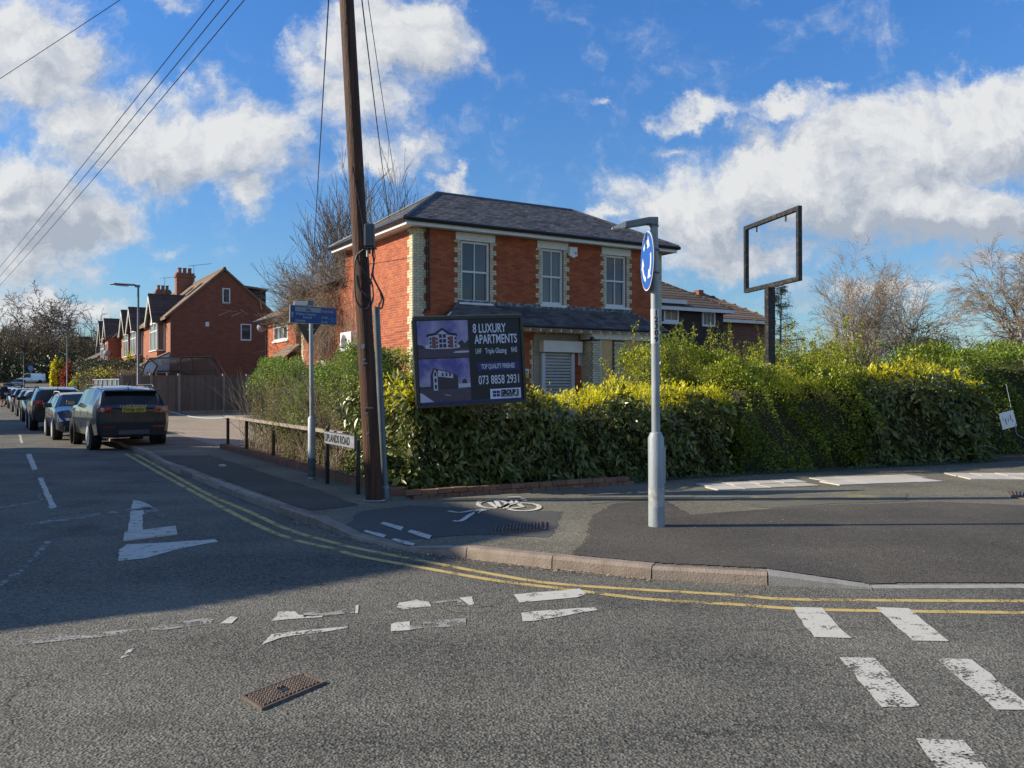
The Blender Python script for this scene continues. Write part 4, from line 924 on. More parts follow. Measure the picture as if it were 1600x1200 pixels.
def bay(par, s, w, prot, zr, zb=5.35):
    """two storey bay under a small white gable"""
    Fs = frame(def_(-prot, s + w / 2, 0), -D2); h = w / 2
    mb = MB(); mb.box(Fs, 0, w, 0, prot - .002, 0, 3.6); mb.build('bay_wall', bm_street, par)
    mb = MB()
    for a, b in ((0, .07), (w / 2 - .04, w / 2 + .04), (w - .07, w)): mb.box(Fs, a, b, 0, .07, 3.66, 5.2)
    mb.box(Fs, -.06, w + .06, -.06, prot - .002, 3.602, 3.66); mb.box(Fs, -.02, w + .02, -.02, prot - .002, 5.2, 5.34); mb.box(Fs, .0, w, .01, .06, 4.75, 4.8)
    Fe_ = frame(def_(-prot, s - w / 2, 0), P2); mb.box(Fe_, prot - .09, prot - .003, .0, .07, 3.66, 5.2)
    wn = mb.build('bay_window', m_wpaint, par)
    mb = MB(); mb.box(Fs, .071, w - .071, .03, .04, 3.66, 5.2); mb.build('pane', m_glass_c, wn); MB().box(Fs, .071, w - .071, .041, prot - .01, 3.661, 5.19).build('pane', m_glass, wn)
    g0, g1, g2 = def_(-prot - .02, s + h + .15, zb), def_(-prot - .02, s - h - .15, zb), def_(-prot - .02, s, zr)
    MB().slab([g0, g1, g2], P2 * .1).build('gable_panel', m_cream, par)
    back = 3.0; q0, q1, q2 = def_(back, s + h + .25, zb), def_(back, s - h - .25, zb), def_(back, s, zr + .1)
    f0, f1, f2 = def_(-prot - .3, s + h + .25, zb - .1), def_(-prot - .3, s - h - .25, zb - .1), def_(-prot - .3, s, zr + .1)
    mb = MB(); mb.slab([f1, q1 + UP * -.1, q2, f2], UP * -.07); mb.slab([q0 + UP * -.1, f0, f2, q2], UP * -.07); ro = mb.build('bay_roof', m_tile_d, par)
    P = Pieces(); roof_rows(P, f1, q1 + UP * -.1, q2, f2, 1, .24, .025, -.05, whole=True); roof_rows(P, q0 + UP * -.1, f0, f2, q2, 1, .24, .025, -.05, whole=True); P.build('tile_course', m_tile_d, ro, 0); MB().tube([f2, q2], .08, 6).build('ridge_tiles', m_tile_d, ro)
    mb = MB()
    for a in (f0, f1): mb.slab([a + UP * -.02, f2 + UP * -.02, f2 + UP * -.28, a + UP * -.22], P2 * .05)
    mb.build('bargeboard', m_wpaint, par)
    mb = MB(); 
    for k in (-.35, 0, .35): mb.box(frame(def_(-prot - .045, s, 0), -D2), k * w * .6 - .03, k * w * .6 + .03, 0, .02, zb, zb + (zr - zb) * (1 - abs(k) * 1.25) - .05)
    mb.build('timber_strips', m_wood_w, par)
row_house(gh, 0, 10.8, True); bay(gh, 3.0, 2.6, .45, 6.85)
rh2 = thing('bay_fronted_house', def_(3, 16, .1), 'brick house with two white bay gables, second along the row behind the first street lamp', 'house')
row_house(rh2, 11.0, 22.4, False); bay(rh2, 9.6 + 2.1, 2.5, .45, 6.75); bay(rh2, 15.6, 2.5, .45, 6.85)
rh3 = thing('bay_fronted_house', def_(3, 30, .1), 'farthest brick house of the row, small in the distance with two white gables', 'house')
row_house(rh3, 25.2, 35, False); bay(rh3, 26.9, 2.5, .45, 7.0); bay(rh3, 31.2, 2.5, .45, 7.05)
# brick projection between the pairs, and low roofs at the far end
mb = MB(); mb.box(frame(def_(-.9, 24.2, 0), -D2), 0, 2.0, 0, 3, 0, 5.3); mb.build('side_projection', bm_street, rh2); MB().slab([def_(-1.2, 24.5, 5.3), def_(-1.2, 22.0, 5.3), def_(2.6, 22.0, 7.2), def_(2.6, 24.5, 7.2)], UP * -.1).build('projection_roof', m_tile_b, rh2)
sash(rh2, frame(def_(-.9, 24.2, 0), -D2), .6, 1.4, 3.6, 4.9, 1, 1, .06, -.02, sill=True)
fh = thing('terraced_house', def_(3, 42, .1), 'low brick terrace with a dark roof beyond the bay fronted houses', 'house'); mb = MB(); mb.box(frame(def_(0, 52, 0), -D2), 0, 15, 0, 6, 0, 4.4); mb.build('wall', bm_street, fh); MB().slab([def_(-.3, 52, 4.3), def_(-.3, 36.5, 4.3), def_(3, 36.5, 6.1), def_(3, 52, 6.1)], UP * -.1).build('roof', m_tile_d, fh)
for k in range(5): sash(fh, frame(def_(0, 52, 0), -D2), 1 + 2.8 * k, 2.4 + 2.8 * k, 2.2, 3.6, 2, 1, .08, -.03, sill=False)
# front porch roof and white return at the foot of the first bay
mb = MB(); mb.slab([def_(-1.5, 1.6, 2.75), def_(-1.5, .1, 2.75), def_(-.01, .1, 3.5), def_(-.01, 1.6, 3.5)], UP * -.07); mb.build('porch_roof', m_tile_b, gh); MB().slab([def_(-1.4, .12, 2.3), def_(-.02, .12, 2.3), def_(-.02, .12, 3.4), def_(-1.4, .12, 2.75)], D2 * .05).build('porch_side', m_wpaint, gh)
# chimneys
def chimney(par, t, s, z0, z1, wd=1.0, pots=3, m=bm_side):
    Fm = frame(def_(t, s, 0), P2); mb = MB(); mb.box(Fm, -wd / 2, wd / 2, -.35, .35, z0, z1 - .3); mb.box(Fm, -wd / 2 - .06, wd / 2 + .06, -.41, .41, z1 - .3, z1 - .16); mb.box(Fm, -wd / 2, wd / 2, -.35, .35, z1 - .16, z1); c = mb.build('chimney', m, par)
    for k in range(pots): MB().lathe(def_(t + (k - (pots - 1) / 2) * .32, s, z1), [(.13, 0), (.11, .28), (.14, .3), (.14, .36)], 10).build('chimney_pot', mat('terracotta', (.3, .1, .06), .8), c, smooth=True)
chimney(gh, 2.5, 9.6, 6.6, 9.15, 1.15); chimney(rh2, 3.0, 21.5, 7, 9.2, 1.1); 
# rear dormer of the gabled house
mb = MB(); A_, zz = GP.m(393, 462); mb.box(Fg, 3.9, 5.6, .9, 4.0, 5.9, 7.35); mb.build('dormer', m_tile_d, gh); MB().slab([Fg @ Vector(c) for c in ((3.7, .7, 7.62), (5.7, .7, 7.42), (5.7, 4.2, 7.42), (3.7, 4.2, 7.62))], UP * -.12).build('dormer_roof', m_tile_b, gh)
# rooflights
for k in (2.4, 5.2): Q = lambda a, b: def_(a, b, ZE - .18 + (a + .3) / (TA + .3) * (ZA + .14 - ZE + .18) + .07); MB().slab([Q(1.2, k), Q(1.2, k - .8), Q(2.1, k - .8), Q(2.1, k)], UP * .03).build('rooflight', m_glass, gh)
def aerial(loc, label, h, m=m_galv_d, yaw=0.0):
    t = thing('tv_aerial', loc, label, 'tv aerial'); L_ = Vector(loc); MB().tube([L_, L_ + UP * h], .016, 6).build('mast', m, t)
    d = Vector((math.cos(yaw), math.sin(yaw), .12)); e = Vector((-math.sin(yaw), math.cos(yaw), 0)); top = L_ + UP * h
    MB().tube([top - d * .35, top + d * 1.15], .012, 6).build('boom', m, t); mb = MB()
    for k in range(8): c = top + d * (-.25 + .18 * k); mb.tube([c - (e + UP * .3) * .22, c + (e + UP * .3) * .22], .007, 5)
    mb.build('element_rods', m, t)
aerial(def_(2.9, 8.6, 8.1), 'thin tv aerial on the ridge of the gabled house beside its chimney', 1.5, yaw=.1); aerial(def_(2.9, 20, 8.1), 'tv aerial behind the street lamp on the second bay fronted house', 1.9, yaw=.3)
dish(def_(-1.0, 21.9, 4.1), 'distant satellite dish on the brick projection between the bay gables', (.2, -1, .2), .25)

# houses on the right, beyond the corner house
Oa = at(1020, 602, 36.5); Oa.z = 0; m_pant = mat('brown pantiles', (.07, .05, .035), .85, (.2, .14, .09), 7, .6, 30, tint=True); ta, Fa_, Qa, ra_ = hip_house('dark_walled_house', 'dark tile hung house with brown pantile roof right of the corner house', Oa - P2 * 6, P2, D2, 6 + 4.16, 7, 5.0, 7.25, 3.6, mat('tile hung wall', (.035, .022, .02), .85, (.075, .045, .04), 5, .5, 20), m_pant)
PA = Plane(Oa, P2)
def pw(x0, y0, x1, y1): a, z1 = PA.m(x0, y0); b, z0 = PA.m(x1, y1); return a + 6, b + 6, z0, z1
x_ = pw(1034, 478, 1057, 504); 
m_board = mat('window board', (.3, .2, .13), .8, (.42, .3, .2), 20)
mb = MB(); mb.box(Fa_, x_[0] - .9, x_[1] + .3, -.36, -.001, x_[2] + .95, x_[3] + .1); mb.box(Fa_, x_[0] - .8, x_[1] + .02, -.25, -.001, x_[2] - .1, x_[2]); mb.build('bay_boards', m_wpaint, ta)
sash(ta, Fa_, *x_, cols=2, rows=1, fw=.07, y=-.1, glass=m_board, sill=False)
x_ = pw(1096, 487, 1116, 511); sash(ta, Fa_, *x_, cols=3, rows=1, fw=.07, y=-.02, glass=m_glass_c, sill=False)
tc_, Fc_, Qc, rc_ = hip_house('brown_brick_house', 'brown brick house whose hipped roof ends behind the post of the sign frame', at(1122, 602, 43) - UP * EYE - P2 * 4, P2, D2, 7.45, 6.6, 4.94, 6.6, 1.2, brickmat('brown brick', P2, (.16, .065, .045), (.22, .09, .06), (.25, .18, .14)), m_tile_b, row=.34)
MB().box(Fc_, 5.55, 5.9, 3.0, 3.4, 5.5, 6.8).build('chimney', bm_side, tc_)
aerial(Qa(7.6, 3.0, 6.7), 'thin tv aerial standing on the roof right of the corner house', 1.4, yaw=.2)

# the two houses across the side street (left of the frame) whose shadows lie on the road
for s0, lab in ((11.3, 'pale rendered house across the side street facing the corner'), (36.8, 'second pale rendered house across the side street farther along')):
    Lh = 17.8 if s0 < 20 else 13
    t, Fm, Q, ro = hip_house('house_across_the_street', lab, ps(-7.95, s0 + .35), D2, -P2, Lh, 5.9, 5.0, 9.3 if s0 < 20 else 8.8, 4.6, m_cream, m_tile_b, hipL=True, hipR=False)
    for k in range(4): sash(t, Fm, 2 + k * 3.6, 3.4 + k * 3.6, 3.2, 4.4, 2, 1, .07, .0, sill=True)
    for k in (0, 1, 3): sash(t, Fm, 2 + k * 3.6, 3.4 + k * 3.6, .9, 2.2, 2, 1, .07, .0, sill=True)
    MB().box(Fm, 9.0, 10.0, -.03, -.002, .1, 2.2).build('front_door', m_blue_d, t)
# ------------------------------------------------------------------ poles, signs, railings
# wooden utility pole
pb_ = gp(585, 783, .1)
pole = thing('utility_pole', pb_, 'leaning brown wooden utility pole with cable box and cable loops at the hedge corner', 'utility pole')
def polept(z): return Vector((pb_.x - .36 * (z - .1) / 6.5, pb_.y, z))
zs = [0, .4, 1, 1.8, 2.6, 3.5, 4.5, 5.5, 6.6, 7.6, 8.6]
MB().tube([polept(z) for z in zs], [.113, .112, .11, .108, .105, .102, .099, .096, .093, .09, .087], 20).build('post', m_polew, pole, smooth=True)
px_ = lambda px, py, dy=0: at(px, py, 11.0 + dy)
mb = MB(); a = px_(579, 388); b = px_(579, 352); M = frame(Vector((a.x, 10.93, a.z)), (1, 0, 0))
MB().box(M, -.062, .062, -.06, .06, 0, .3).build('cable_box', mat('grey plastic box', (.03, .04, .05), .4), pole, bevel=.018)
MB().box(M, -.065, -.045, -.055, .05, .02, .28).build('box_side', mat('pale box side', (.25, .28, .3), .4), pole); MB().box(M, -.068, .085, -.065, .06, -.02, -.003).build('bracket', m_blackp, pole)
for k, (x, dz) in enumerate(((-.03, .1), (0, .06), (.04, .09))): MB().tube([M @ Vector((x, 0, -.02)), M @ Vector((x, 0, -.02 - dz))], .014, 8).build('cable_gland', m_plasticg if k == 0 else m_blackp, pole)
def loopc(pts, r=.011, m=m_cable, dy=-.14): MB().tube(smooth_pts([at(x, y, pb_.y + dy + (k % 2) * .01) for k, (x, y) in enumerate(pts)], 6), r, 6).build('cable_loop', m, pole, smooth=True)
loopc([(573, 390), (561, 395), (555, 408), (554, 440), (556, 466), (563, 479), (572, 483), (580, 476), (583, 462), (580, 440), (566, 420), (559, 400), (568, 390)], .011)
loopc([(582, 392), (584, 410), (583, 430), (590, 447), (597, 460), (599, 470), (596, 482), (592, 478), (596, 468), (594, 456), (586, 440), (580, 428)], .011)
loopc([(558, 430), (562, 450), (573, 462), (579, 470), (576, 480)], .014); loopc([(584, 388), (586, 402), (582, 420), (579, 445)], .006)
loopc([(551, 260), (556, 290), (562, 320), (566, 345), (571, 380)], .008, dy=-.12); loopc([(562, 258), (566, 290), (560, 322)], .005, dy=-.12)
for z0, w_, h_, mm in ((2.10, .022, .06, m_galv), (1.93, .025, .02, m_signgrey), (1.88, .04, .015, m_signgrey), (1.31, .09, .008, m_galv), (1.24, .016, .014, m_galv), (.98, .016, .022, m_galv)):
    c = polept(z0); MB().box(frame(Vector((c.x - .02, c.y - .108 - .002, z0)), (1, 0, 0)), -w_, w_, -.004, .003, -h_ / 2, h_ / 2).build('pole_plate', mm, pole)
for z in (.35, .36): pass
MB().tube([polept(.115) + Vector((math.cos(a) * .135, math.sin(a) * .12, 0)) for a in [math.pi + k * math.pi / 10 for k in range(11)]], .012, 6).build('foot_strap', m_galv, pole)
# grey steel post behind it
sb = gp(602, 780, .1); sp = thing('steel_post', sb, 'plain grey steel post with flared foot leaning beside the wooden pole', 'post')
stp = at(588, 480, sb.y)
MB().tube([Vector((sb.x, sb.y, .1)), Vector((sb.x, sb.y, .13)), Vector((sb.x - .005, sb.y, .25)), Vector((sb.x - .008, sb.y, .27)), Vector((sb.x - .02, sb.y, .5)), Vector((stp.x, stp.y, stp.z))], [.075, .07, .052, .047, .047, .043], 16).build('tube', m_galv_d, sp, smooth=True)
MB().tube([Vector((sb.x - .006, sb.y, .245)), Vector((sb.x - .007, sb.y, .275))], .056, 16).build('collar', m_galv, sp)
# lamp column with the roundabout sign
cb = gp(1026, 823, .1); lc = thing('lamp_column', cb, 'short grey steel lamp column numbered 12309 standing on the dark footway patch', 'lamp column')
top = at(1022, 343, cb.y)
xf = lambda z: cb.x + (top.x - cb.x) * (z - .1) / (top.z - .1)
Cc = lambda z: Vector((xf(z), cb.y, z))
z1 = 1.04
MB().tube([Cc(.1), Cc(.32), Cc(.322), Cc(z1), Cc(z1 + .06), Cc(z1 + .065)], [.088, .087, .084, .084, .06, .047], 24).build('base_tube', m_galv, lc, smooth=True, angle=25)
MB().tube([Cc(.1), Cc(.52)], .0845, 24).build('painted_band', mat('scuffed grey band', (.2, .21, .21), .7, (.4, .41, .4), 9, ramp=(.4, .6)), lc, smooth=True).location = (0, 0, 0)
MB().tube([Cc(z1 + .06), Cc(2.2), Cc(3.3)], [.046, .043, .041], 20).build('shaft', m_galv, lc, smooth=True)
MB().box(frame(Cc(.55), (1, .1, 0)), .052, .09, -.05, .05, 0, .4).build('access_door', m_galv, lc, bevel=.01)
A = at(1026, 340, cb.y); Bq = at(976, 350, cb.y); M = frame(Vector((A.x, A.y, A.z)), (-1, 0, 0))
arm = MB(); L1 = A.x - Bq.x
arm.slab([Vector((A.x + .01, A.y - .055, A.z)), Vector((A.x - L1 * .25, A.y - .055, A.z + .0)), Vector((Bq.x, A.y - .055, Bq.z + .02)), Vector((Bq.x, A.y - .055, Bq.z - .045)), Vector((A.x - L1 * .32, A.y - .055, A.z - .075)), Vector((A.x + .01, A.y - .055, A.z - .085))], Vector((0, .11, 0))); arm.build('arm', m_galv_d, lc, bevel=.008)
Cq = at(956, 358, cb.y)
MB().slab([Vector((Bq.x, A.y - .05, Bq.z + .02)), Vector((Bq.x, A.y - .05, Bq.z - .045)), Vector((Cq.x, A.y - .05, Cq.z)), Vector((Cq.x, A.y - .05, Cq.z + .012))], Vector((0, .1, 0))).build('lens', mat('frosted lens', (.6, .6, .55), .3), lc)
MB().tube([Cc(3.28), Cc(A.z - .08)], .05, 16).build('cap', m_galv_d, lc)
# roundabout disc, seen almost edge on
dc = at(1011.5, 408, cb.y - .03); nrm = Vector((-.998, -.06, 0)).normalized()
exd = UP.cross(nrm).normalized()            # reader's right
Md = frame(dc, exd); rs = thing('roundabout_sign', dc, 'round blue roundabout sign with three white arrows, seen edge on high on the lamp column', 'road sign')
rr_ = .315; ring = lambda r, n=40: [(r * math.cos(2 * math.pi * k / n), r * math.sin(2 * math.pi * k / n)) for k in range(n)]
MB().slab([Md @ Vector((x, 0, z)) for x, z in ring(rr_)], -nrm * .014).build('plate', m_galv_d, rs)
MB().slab([Md @ Vector((x, -.002, z)) for x, z in ring(rr_ * .995)], nrm * .002).build('white_border', m_signw, rs)
MB().slab([Md @ Vector((x, -.0045, z)) for x, z in ring(rr_ * .955)], nrm * .002).build('blue_face', m_blue, rs)
for k in range(3):
    a0 = R(90 + 120 * k + 48); pts_o, pts_i = [], []
    for j in range(9):
        a = a0 - R(62) * j / 8; pts_o.append((rr_ * .70 * math.cos(a), rr_ * .70 * math.sin(a))); pts_i.append((rr_ * .55 * math.cos(a), rr_ * .55 * math.sin(a)))
    MB().slab([Md @ Vector((x, -.007, z)) for x, z in pts_o + pts_i[::-1]], nrm * .0015).build('white_arrow', m_signw, rs)
    a = a0 - R(62); tip = a - R(32); h = [(rr_ * .84 * math.cos(a), rr_ * .84 * math.sin(a)), (rr_ * .41 * math.cos(a), rr_ * .41 * math.sin(a)), (rr_ * .63 * math.cos(tip), rr_ * .63 * math.sin(tip))]
    MB().slab([Md @ Vector((x, -.007, z)) for x, z in h], nrm * .0015).build('arrow_head', m_signw, rs)
mb = MB()
for z in (dc.z + .12, dc.z - .12): mb.tube([Vector((xf(z) + math.cos(a) * .05, cb.y + math.sin(a) * .05, z)) for a in [k * math.pi / 6 for k in range(13)]], .01, 5); mb.tube([Vector((xf(z) - .045, cb.y - .02, z)), Vector((dc.x + .016, dc.y, z))], .012, 6)
mb.build('clamp', m_galv_d, rs)
nb = at(1021.5, 510, cb.y - .05)
lab = MB(); lab.tube([Vector((xf(z), cb.y, z)) for z in (at(0, 537, cb.y).z, at(0, 483, cb.y).z)], .0455, 20).build('number_label', mat('label grey white', (.5, .52, .54), .5), lc, smooth=True)
for k, ch in enumerate('12309'):
    z = at(0, 493.5 + k * 10.3, cb.y).z; text(lc, ch, frame(Vector((xf(z) + .006, cb.y - .0475, z)), (1, 0, 0)), .082, m_blackp, 1.0, 'CENTER', .003)
# cycle direction sign with a give-way sign facing away
sbp = gp(487, 748, .1); ds = thing('direction_signpost', sbp, 'grey post carrying a faded blue cycle direction sign with a small lamp unit', 'signpost')
MB().tube([sbp, sbp + UP * .12, sbp + UP * .97, sbp + UP * 1.0], [.062, .06, .06, .04], 18).build('base_tube', m_galv, ds, smooth=True); MB().tube([sbp - UP * 0, sbp + UP * .33], .0615, 18).build('dark_band', mat('dark base paint', (.06, .07, .075), .7, (.12, .13, .13), 20), ds, smooth=True)
tz = at(0, 476, sbp.y).z; MB().tube([sbp + UP * .98, Vector((sbp.x - .01, sbp.y, tz + .02))], .034, 14).build('shaft', m_galv, ds, smooth=True)
def quadframe(tl, tr, br, bl, Yl, Yr):
    TL, BL, BR, TR = at(*tl, Yl), at(*bl, Yl), at(*br, Yr), at(*tr, Yr); ex = ((BR + TR) - (BL + TL)); o = BL; M = frame(o, ex, (TL - BL) + (TR - BR)); return M, ex.length / 2, ((TL - BL).length + (TR - BR).length) / 2
Ms, sw, sh_ = quadframe((450.5, 476.5), (523.5, 482), (523.5, 508.5), (451, 504), sbp.y - .25, sbp.y + .22)
Ms.translation = Ms.translation - Ms.col[1].to_3d() * .05
MB().box(Ms, 0, sw, 0, .02, 0, sh_).build('sign_edge', m_galv, ds); face = MB(); face.box(Ms, .008, sw - .008, -.003, -.0005, .008, sh_ - .008); face = face.build('sign_face', m_blue_d, ds)
MB().box(Ms, sw * .1, sw * .66, -.006, -.0035, sh_ * .66, sh_ * .92).build('faded_strip', m_signgrey, ds); MB().box(Ms, sw * .665, sw * .975, -.006, -.0035, sh_ * .62, sh_ * .92).build('route_patch', m_signpur, ds)
def st(s, x, z, size, m=m_signtext, xs=.95, al='LEFT'): text(ds, s, Ms @ Matrix.Translation((sw * x, -.008, sh_ * z)), sh_ * size, m, xs, al, .001)
st('Walton Charity', .11, .46, .2); st('School', .27, .28, .2); st('Hospital', .11, .08, .19); st('2 min', .66, .34, .19); st('6 min', .66, .08, .19); st('Route 3 Link', .68, .7, .17, xs=.75); st('bus', .34, .72, .2, m_blackp)
MB().slab([Ms @ Vector((sw * x, -.0036, sh_ * z)) for x, z in ((.035, .3), (.055, .3), (.055, .52), (.075, .5), (.045, .64), (.015, .5), (.035, .52))], Ms.col[1].to_3d() * -.002).build('up_arrow', m_signtext, ds)
mb = MB()
for cx, cz in ((.87, .28), (.94, .28)): mb.tube([Ms @ Vector((sw * cx + math.cos(a) * sh_ * .1, -.006, sh_ * cz + math.sin(a) * sh_ * .1)) for a in [k * math.pi / 6 for k in range(13)]], .002, 4)
mb.tube([Ms @ Vector((sw * x, -.006, sh_ * z)) for x, z in ((.87, .28), (.89, .48), (.925, .44), (.94, .28))], .002, 4); mb.build('bicycle_mark', m_signtext, ds)
u0 = at(459, 476, sbp.y); MB().box(frame(u0, (1, .3, 0)), 0, .28, -.06, .06, -.01, .05).build('lamp_unit', m_plasticg, ds, bevel=.008); MB().box(frame(at(480, 476, sbp.y), (1, .3, 0)), 0, .1, -.065, .065, -.01, .065).build('lamp_housing', m_galv_d, ds, bevel=.006)
# back of the give-way triangle
gw = thing('give_way_sign', at(487, 515, sbp.y + .05), 'black back of an inverted triangular sign below the blue direction sign', 'road sign')
Yg = sbp.y + .04; MB().slab([at(464, 506, Yg), at(501, 506, Yg), at(481, 537, Yg)], Vector((0, .012, 0))).build('plate', m_blackp, gw); MB().tube([at(481, 515, Yg - .045), at(493, 515, Yg - .045)], .01, 6).build('clip', m_galv, gw)
# street name plate on two posts
Yn1, Yn2 = gp(511, 756, .1).y, gp(560, 775, .1).y
sn = thing('street_name_sign', gp(511, 756, .1), 'low white street name plate on two black posts half hidden by laurel leaves', 'street sign')
a, b = gp(511, 756, .1), gp(559, 772, .1); a.z = b.z = .1
for q, zt in ((a, at(0, 671, a.y).z), (b, at(0, 690, b.y).z)): MB().box(frame(q, b - a), -.025, .025, -.02, .03, 0, zt - .1 + .02).build('post', m_blackp, sn)
za = at(0, 692.5, a.y).z; Mn = frame(Vector((a.x, a.y, za)), b - a); ln = (b - a).length; hn = at(0, 673, a.y).z - za
MB().box(Mn, .02, ln - .02, -.045, -.022, 0, hn).build('plate', mat('name plate white', (.26, .27, .3), .5, (.17, .18, .2), 14), sn); text(sn, 'UPLANDS ROAD', Mn @ Matrix.Translation((.05, -.0465, .045)), hn * .8, m_blackp, 1, bold=.004, fit=ln * .82)
mb = MB(); mb.box(Mn, .02, ln - .02, -.047, -.0455, 0, .008); mb.box(Mn, .02, ln - .02, -.047, -.0455, hn - .008, hn); mb.build('black_border', m_blackp, sn)
# timber railing beside the forecourt
rl = thing('railing', CORNER + D2 * 6, 'low wooden knee rail on black posts in front of the straggly hedge', 'railing')
rp_ = [(10.35, .86), (8.6, .86), (6.5, .85), (4.2, .84), (2.4, .84)]
for s_, zt in rp_[:4]: q = CORNER + D2 * s_ + P2 * -.0; MB().box(frame(Vector((q.x, q.y, .12)), -D2), -.03, .03, -.03, .03, 0, zt - .15).build('post', m_blackp, rl)
for (s0_, z0_), (s1_, z1_) in zip(rp_[:-1], rp_[1:]):
    q0, q1 = CORNER + D2 * s0_, CORNER + D2 * s1_; q0.z = z0_ - .03; q1.z = z1_ - .03; M = frame(q0, q1 - q0); MB().box(M, -.05, (q1 - q0).length - .055, -.045, .045, 0, .055).build('rail', mat('grey timber', (.22, .19, .15), .9, (.36, .31, .25), 8, mapping=(1, 1, 1)), rl)
# low brick edging round the hedge, each brick its own piece
ew = thing('brick_edging', CORNER, 'low brick edging at the hedge foot running round the corner by the wooden pole', 'low wall')
P = Pieces(); M = frame(CORNER + D2 * 10.55 - P2 * .14, -D2); s_ = 0
while s_ < 10.3: w_ = .066; P.add(M, (w_, .215, .13 + rnd.uniform(-.006, .006)), (s_ + .033, .1, .045 + rnd.uniform(-.006, .006))); s_ += .077
fd = (HEDGE[2] - HEDGE[1]).normalized(); fn = Vector((fd.y, -fd.x, 0)); M2 = frame(CORNER + fn * .15 - fd * .1, fd); s_ = 0
while s_ < 3.6: P.add(M2, (.215, .1, .065), (s_ + .1, .05, .085 + rnd.uniform(-.004, .004))); s_ += .225
s_ = 0
while s_ < 3.6: P.add(M2, (.215, .1, .065), (s_ + .2, .05, .015)); s_ += .225
P.build('brick', m_brick_e, ew, 290, chamfer=.004, jitter=.012)
MB().box(M, .0, 10.3, .03, .19, -.06, .085).build('mortar_bed', m_mortar_d, ew); 
# advertising board
Mb, bw_, bh_ = quadframe((644.5, 498), (815, 493), (820.5, 628), (652, 637), 11.5, 12.0)
bd = thing('advertising_board', gp(659, 770, .1), 'black property advertising board reading 8 luxury apartments on two posts in the laurel hedge', 'billboard')
BF = lambda x0, x1, z0, z1, m, n, lv, par=bd: MB().box(Mb, x0 * bw_, x1 * bw_, -.004 - lv * .0015, -.003 - lv * .0015 + .0005, z0 * bh_, z1 * bh_).build(n, m, par)
BG = lambda x0, x1, z0, z1, m, n, lv, par=None: BF(x0 * 1.122 - .0037, x1 * 1.122 - .0037, z0, z1, m, n, lv, par)
BP = lambda pts, m, n, lv, par: MB().slab([Mb @ Vector(((x * 1.122 - .0037) * bw_, -.003 - lv * .0015, z * bh_)) for x, z in pts], Mb.col[1].to_3d() * -.001).build(n, m, par)
panel = MB().box(Mb, 0, bw_, 0, .03, 0, bh_).build('panel', mat('board black', (.008, .008, .011), .45), bd)
mb = MB(); t_ = .022
for a0, a1, c0, c1 in ((-.0, bw_, bh_ - .03, bh_ + .012), (0, bw_, -.012, .03), (-.012, .028, .031, bh_ - .031), (bw_ - .028, bw_ + .012, .031, bh_ - .031)): mb.box(Mb, a0, a1, -.022, .05, c0, c1)
mb.build('frame', m_blackp, bd); MB().box(Mb, 0, bw_, -.02, .05, bh_ + .0125, bh_ + .024).build('top_batten', mat('grey batten', (.16, .15, .13), .8, (.28, .26, .22), 9), bd)
m_psky = mat('printed sky', (.09, .08, .3), .45, (.36, .32, .5), 4.5, ramp=(.35, .62), detail=8); m_proad = mat('printed road', (.06, .04, .06), .45, (.08, .055, .08), 20); m_pw = mat('printed white wall', (.5, .49, .6), .45); m_pb = mat('printed brick', (.2, .06, .05), .45); m_pd = mat('printed dark', (.012, .01, .02), .45); m_pg = mat('printed trees', (.025, .03, .03), .45); m_navy = mat('printed navy', (.012, .014, .13), .4)
pic = BF(.03, .49, .545, .965, m_psky, 'upper_picture', 1)
BF(.03, .49, .545, .65, m_proad, 'printed_road', 2, pic)
BP([(.03, .65), (.03, .70), (.07, .69), (.10, .65)], m_pg, 'printed_tree', 2, pic); BP([(.36, .66), (.355, .71), (.385, .74), (.41, .70), (.44, .74), (.44, .65), (.36, .65)], m_pg, 'printed_tree', 2, pic)
BP([(.09, .655), (.09, .69), (.12, .70), (.12, .80), (.34, .80), (.34, .70), (.37, .68), (.37, .655), (.3, .645), (.14, .645)], m_pw, 'printed_building', 3, pic)
for x0, x1 in ((.145, .175), (.285, .315)): BG(x0, x1, .655, .785, m_pb, 'printed_brick', 4, pic)
BP([(.10, .785), (.11, .815), (.17, .825), (.23, .885), (.29, .825), (.345, .815), (.352, .785), (.29, .80), (.23, .86), (.17, .80)], m_pd, 'printed_roof', 5, pic)
BP([(.2, .65), (.2, .825), (.23, .855), (.26, .825), (.26, .65)], m_pw, 'printed_gable', 4, pic)
for i in range(3):
    for x0, x1 in ((.203, .226), (.234, .257)): BG(x0, x1, .66 + i * .055, .70 + i * .055, m_pd, 'printed_window', 6, pic)
    for x0 in (.178, .272, .127, .328): BG(x0, x0 + .013, .662 + i * .042, .69 + i * .042, m_pd, 'printed_window', 6, pic)
BP([(.31, .60), (.33, .612), (.38, .618), (.44, .615), (.44, .597), (.38, .593), (.33, .594)], m_pw, 'printed_island', 4, pic)
pic = BF(.03, .49, .045, .535, m_psky, 'lower_picture', 1); BF(.03, .49, .045, .20, m_proad, 'printed_road', 2, pic); BG(.03, .17, .20, .225, m_pg, 'printed_hedge', 2, pic); BG(.33, .44, .18, .245, m_pw, 'printed_wall', 2, pic)
BP([(.37, .245), (.375, .28), (.39, .30), (.41, .285), (.415, .245)], m_pg, 'printed_tree', 2, pic)
BP([(.12, .19), (.12, .35), (.145, .435), (.17, .425), (.31, .365), (.34, .33), (.34, .19)], mat('printed brown brick', (.035, .025, .035), .45), 'printed_building', 3, pic); BP([(.14, .18), (.14, .36), (.155, .42), (.175, .37), (.175, .18)], m_pw, 'printed_gable', 4, pic); BP([(.18, .335), (.18, .41), (.30, .36), (.30, .31)], m_pw, 'printed_white_storey', 4, pic)
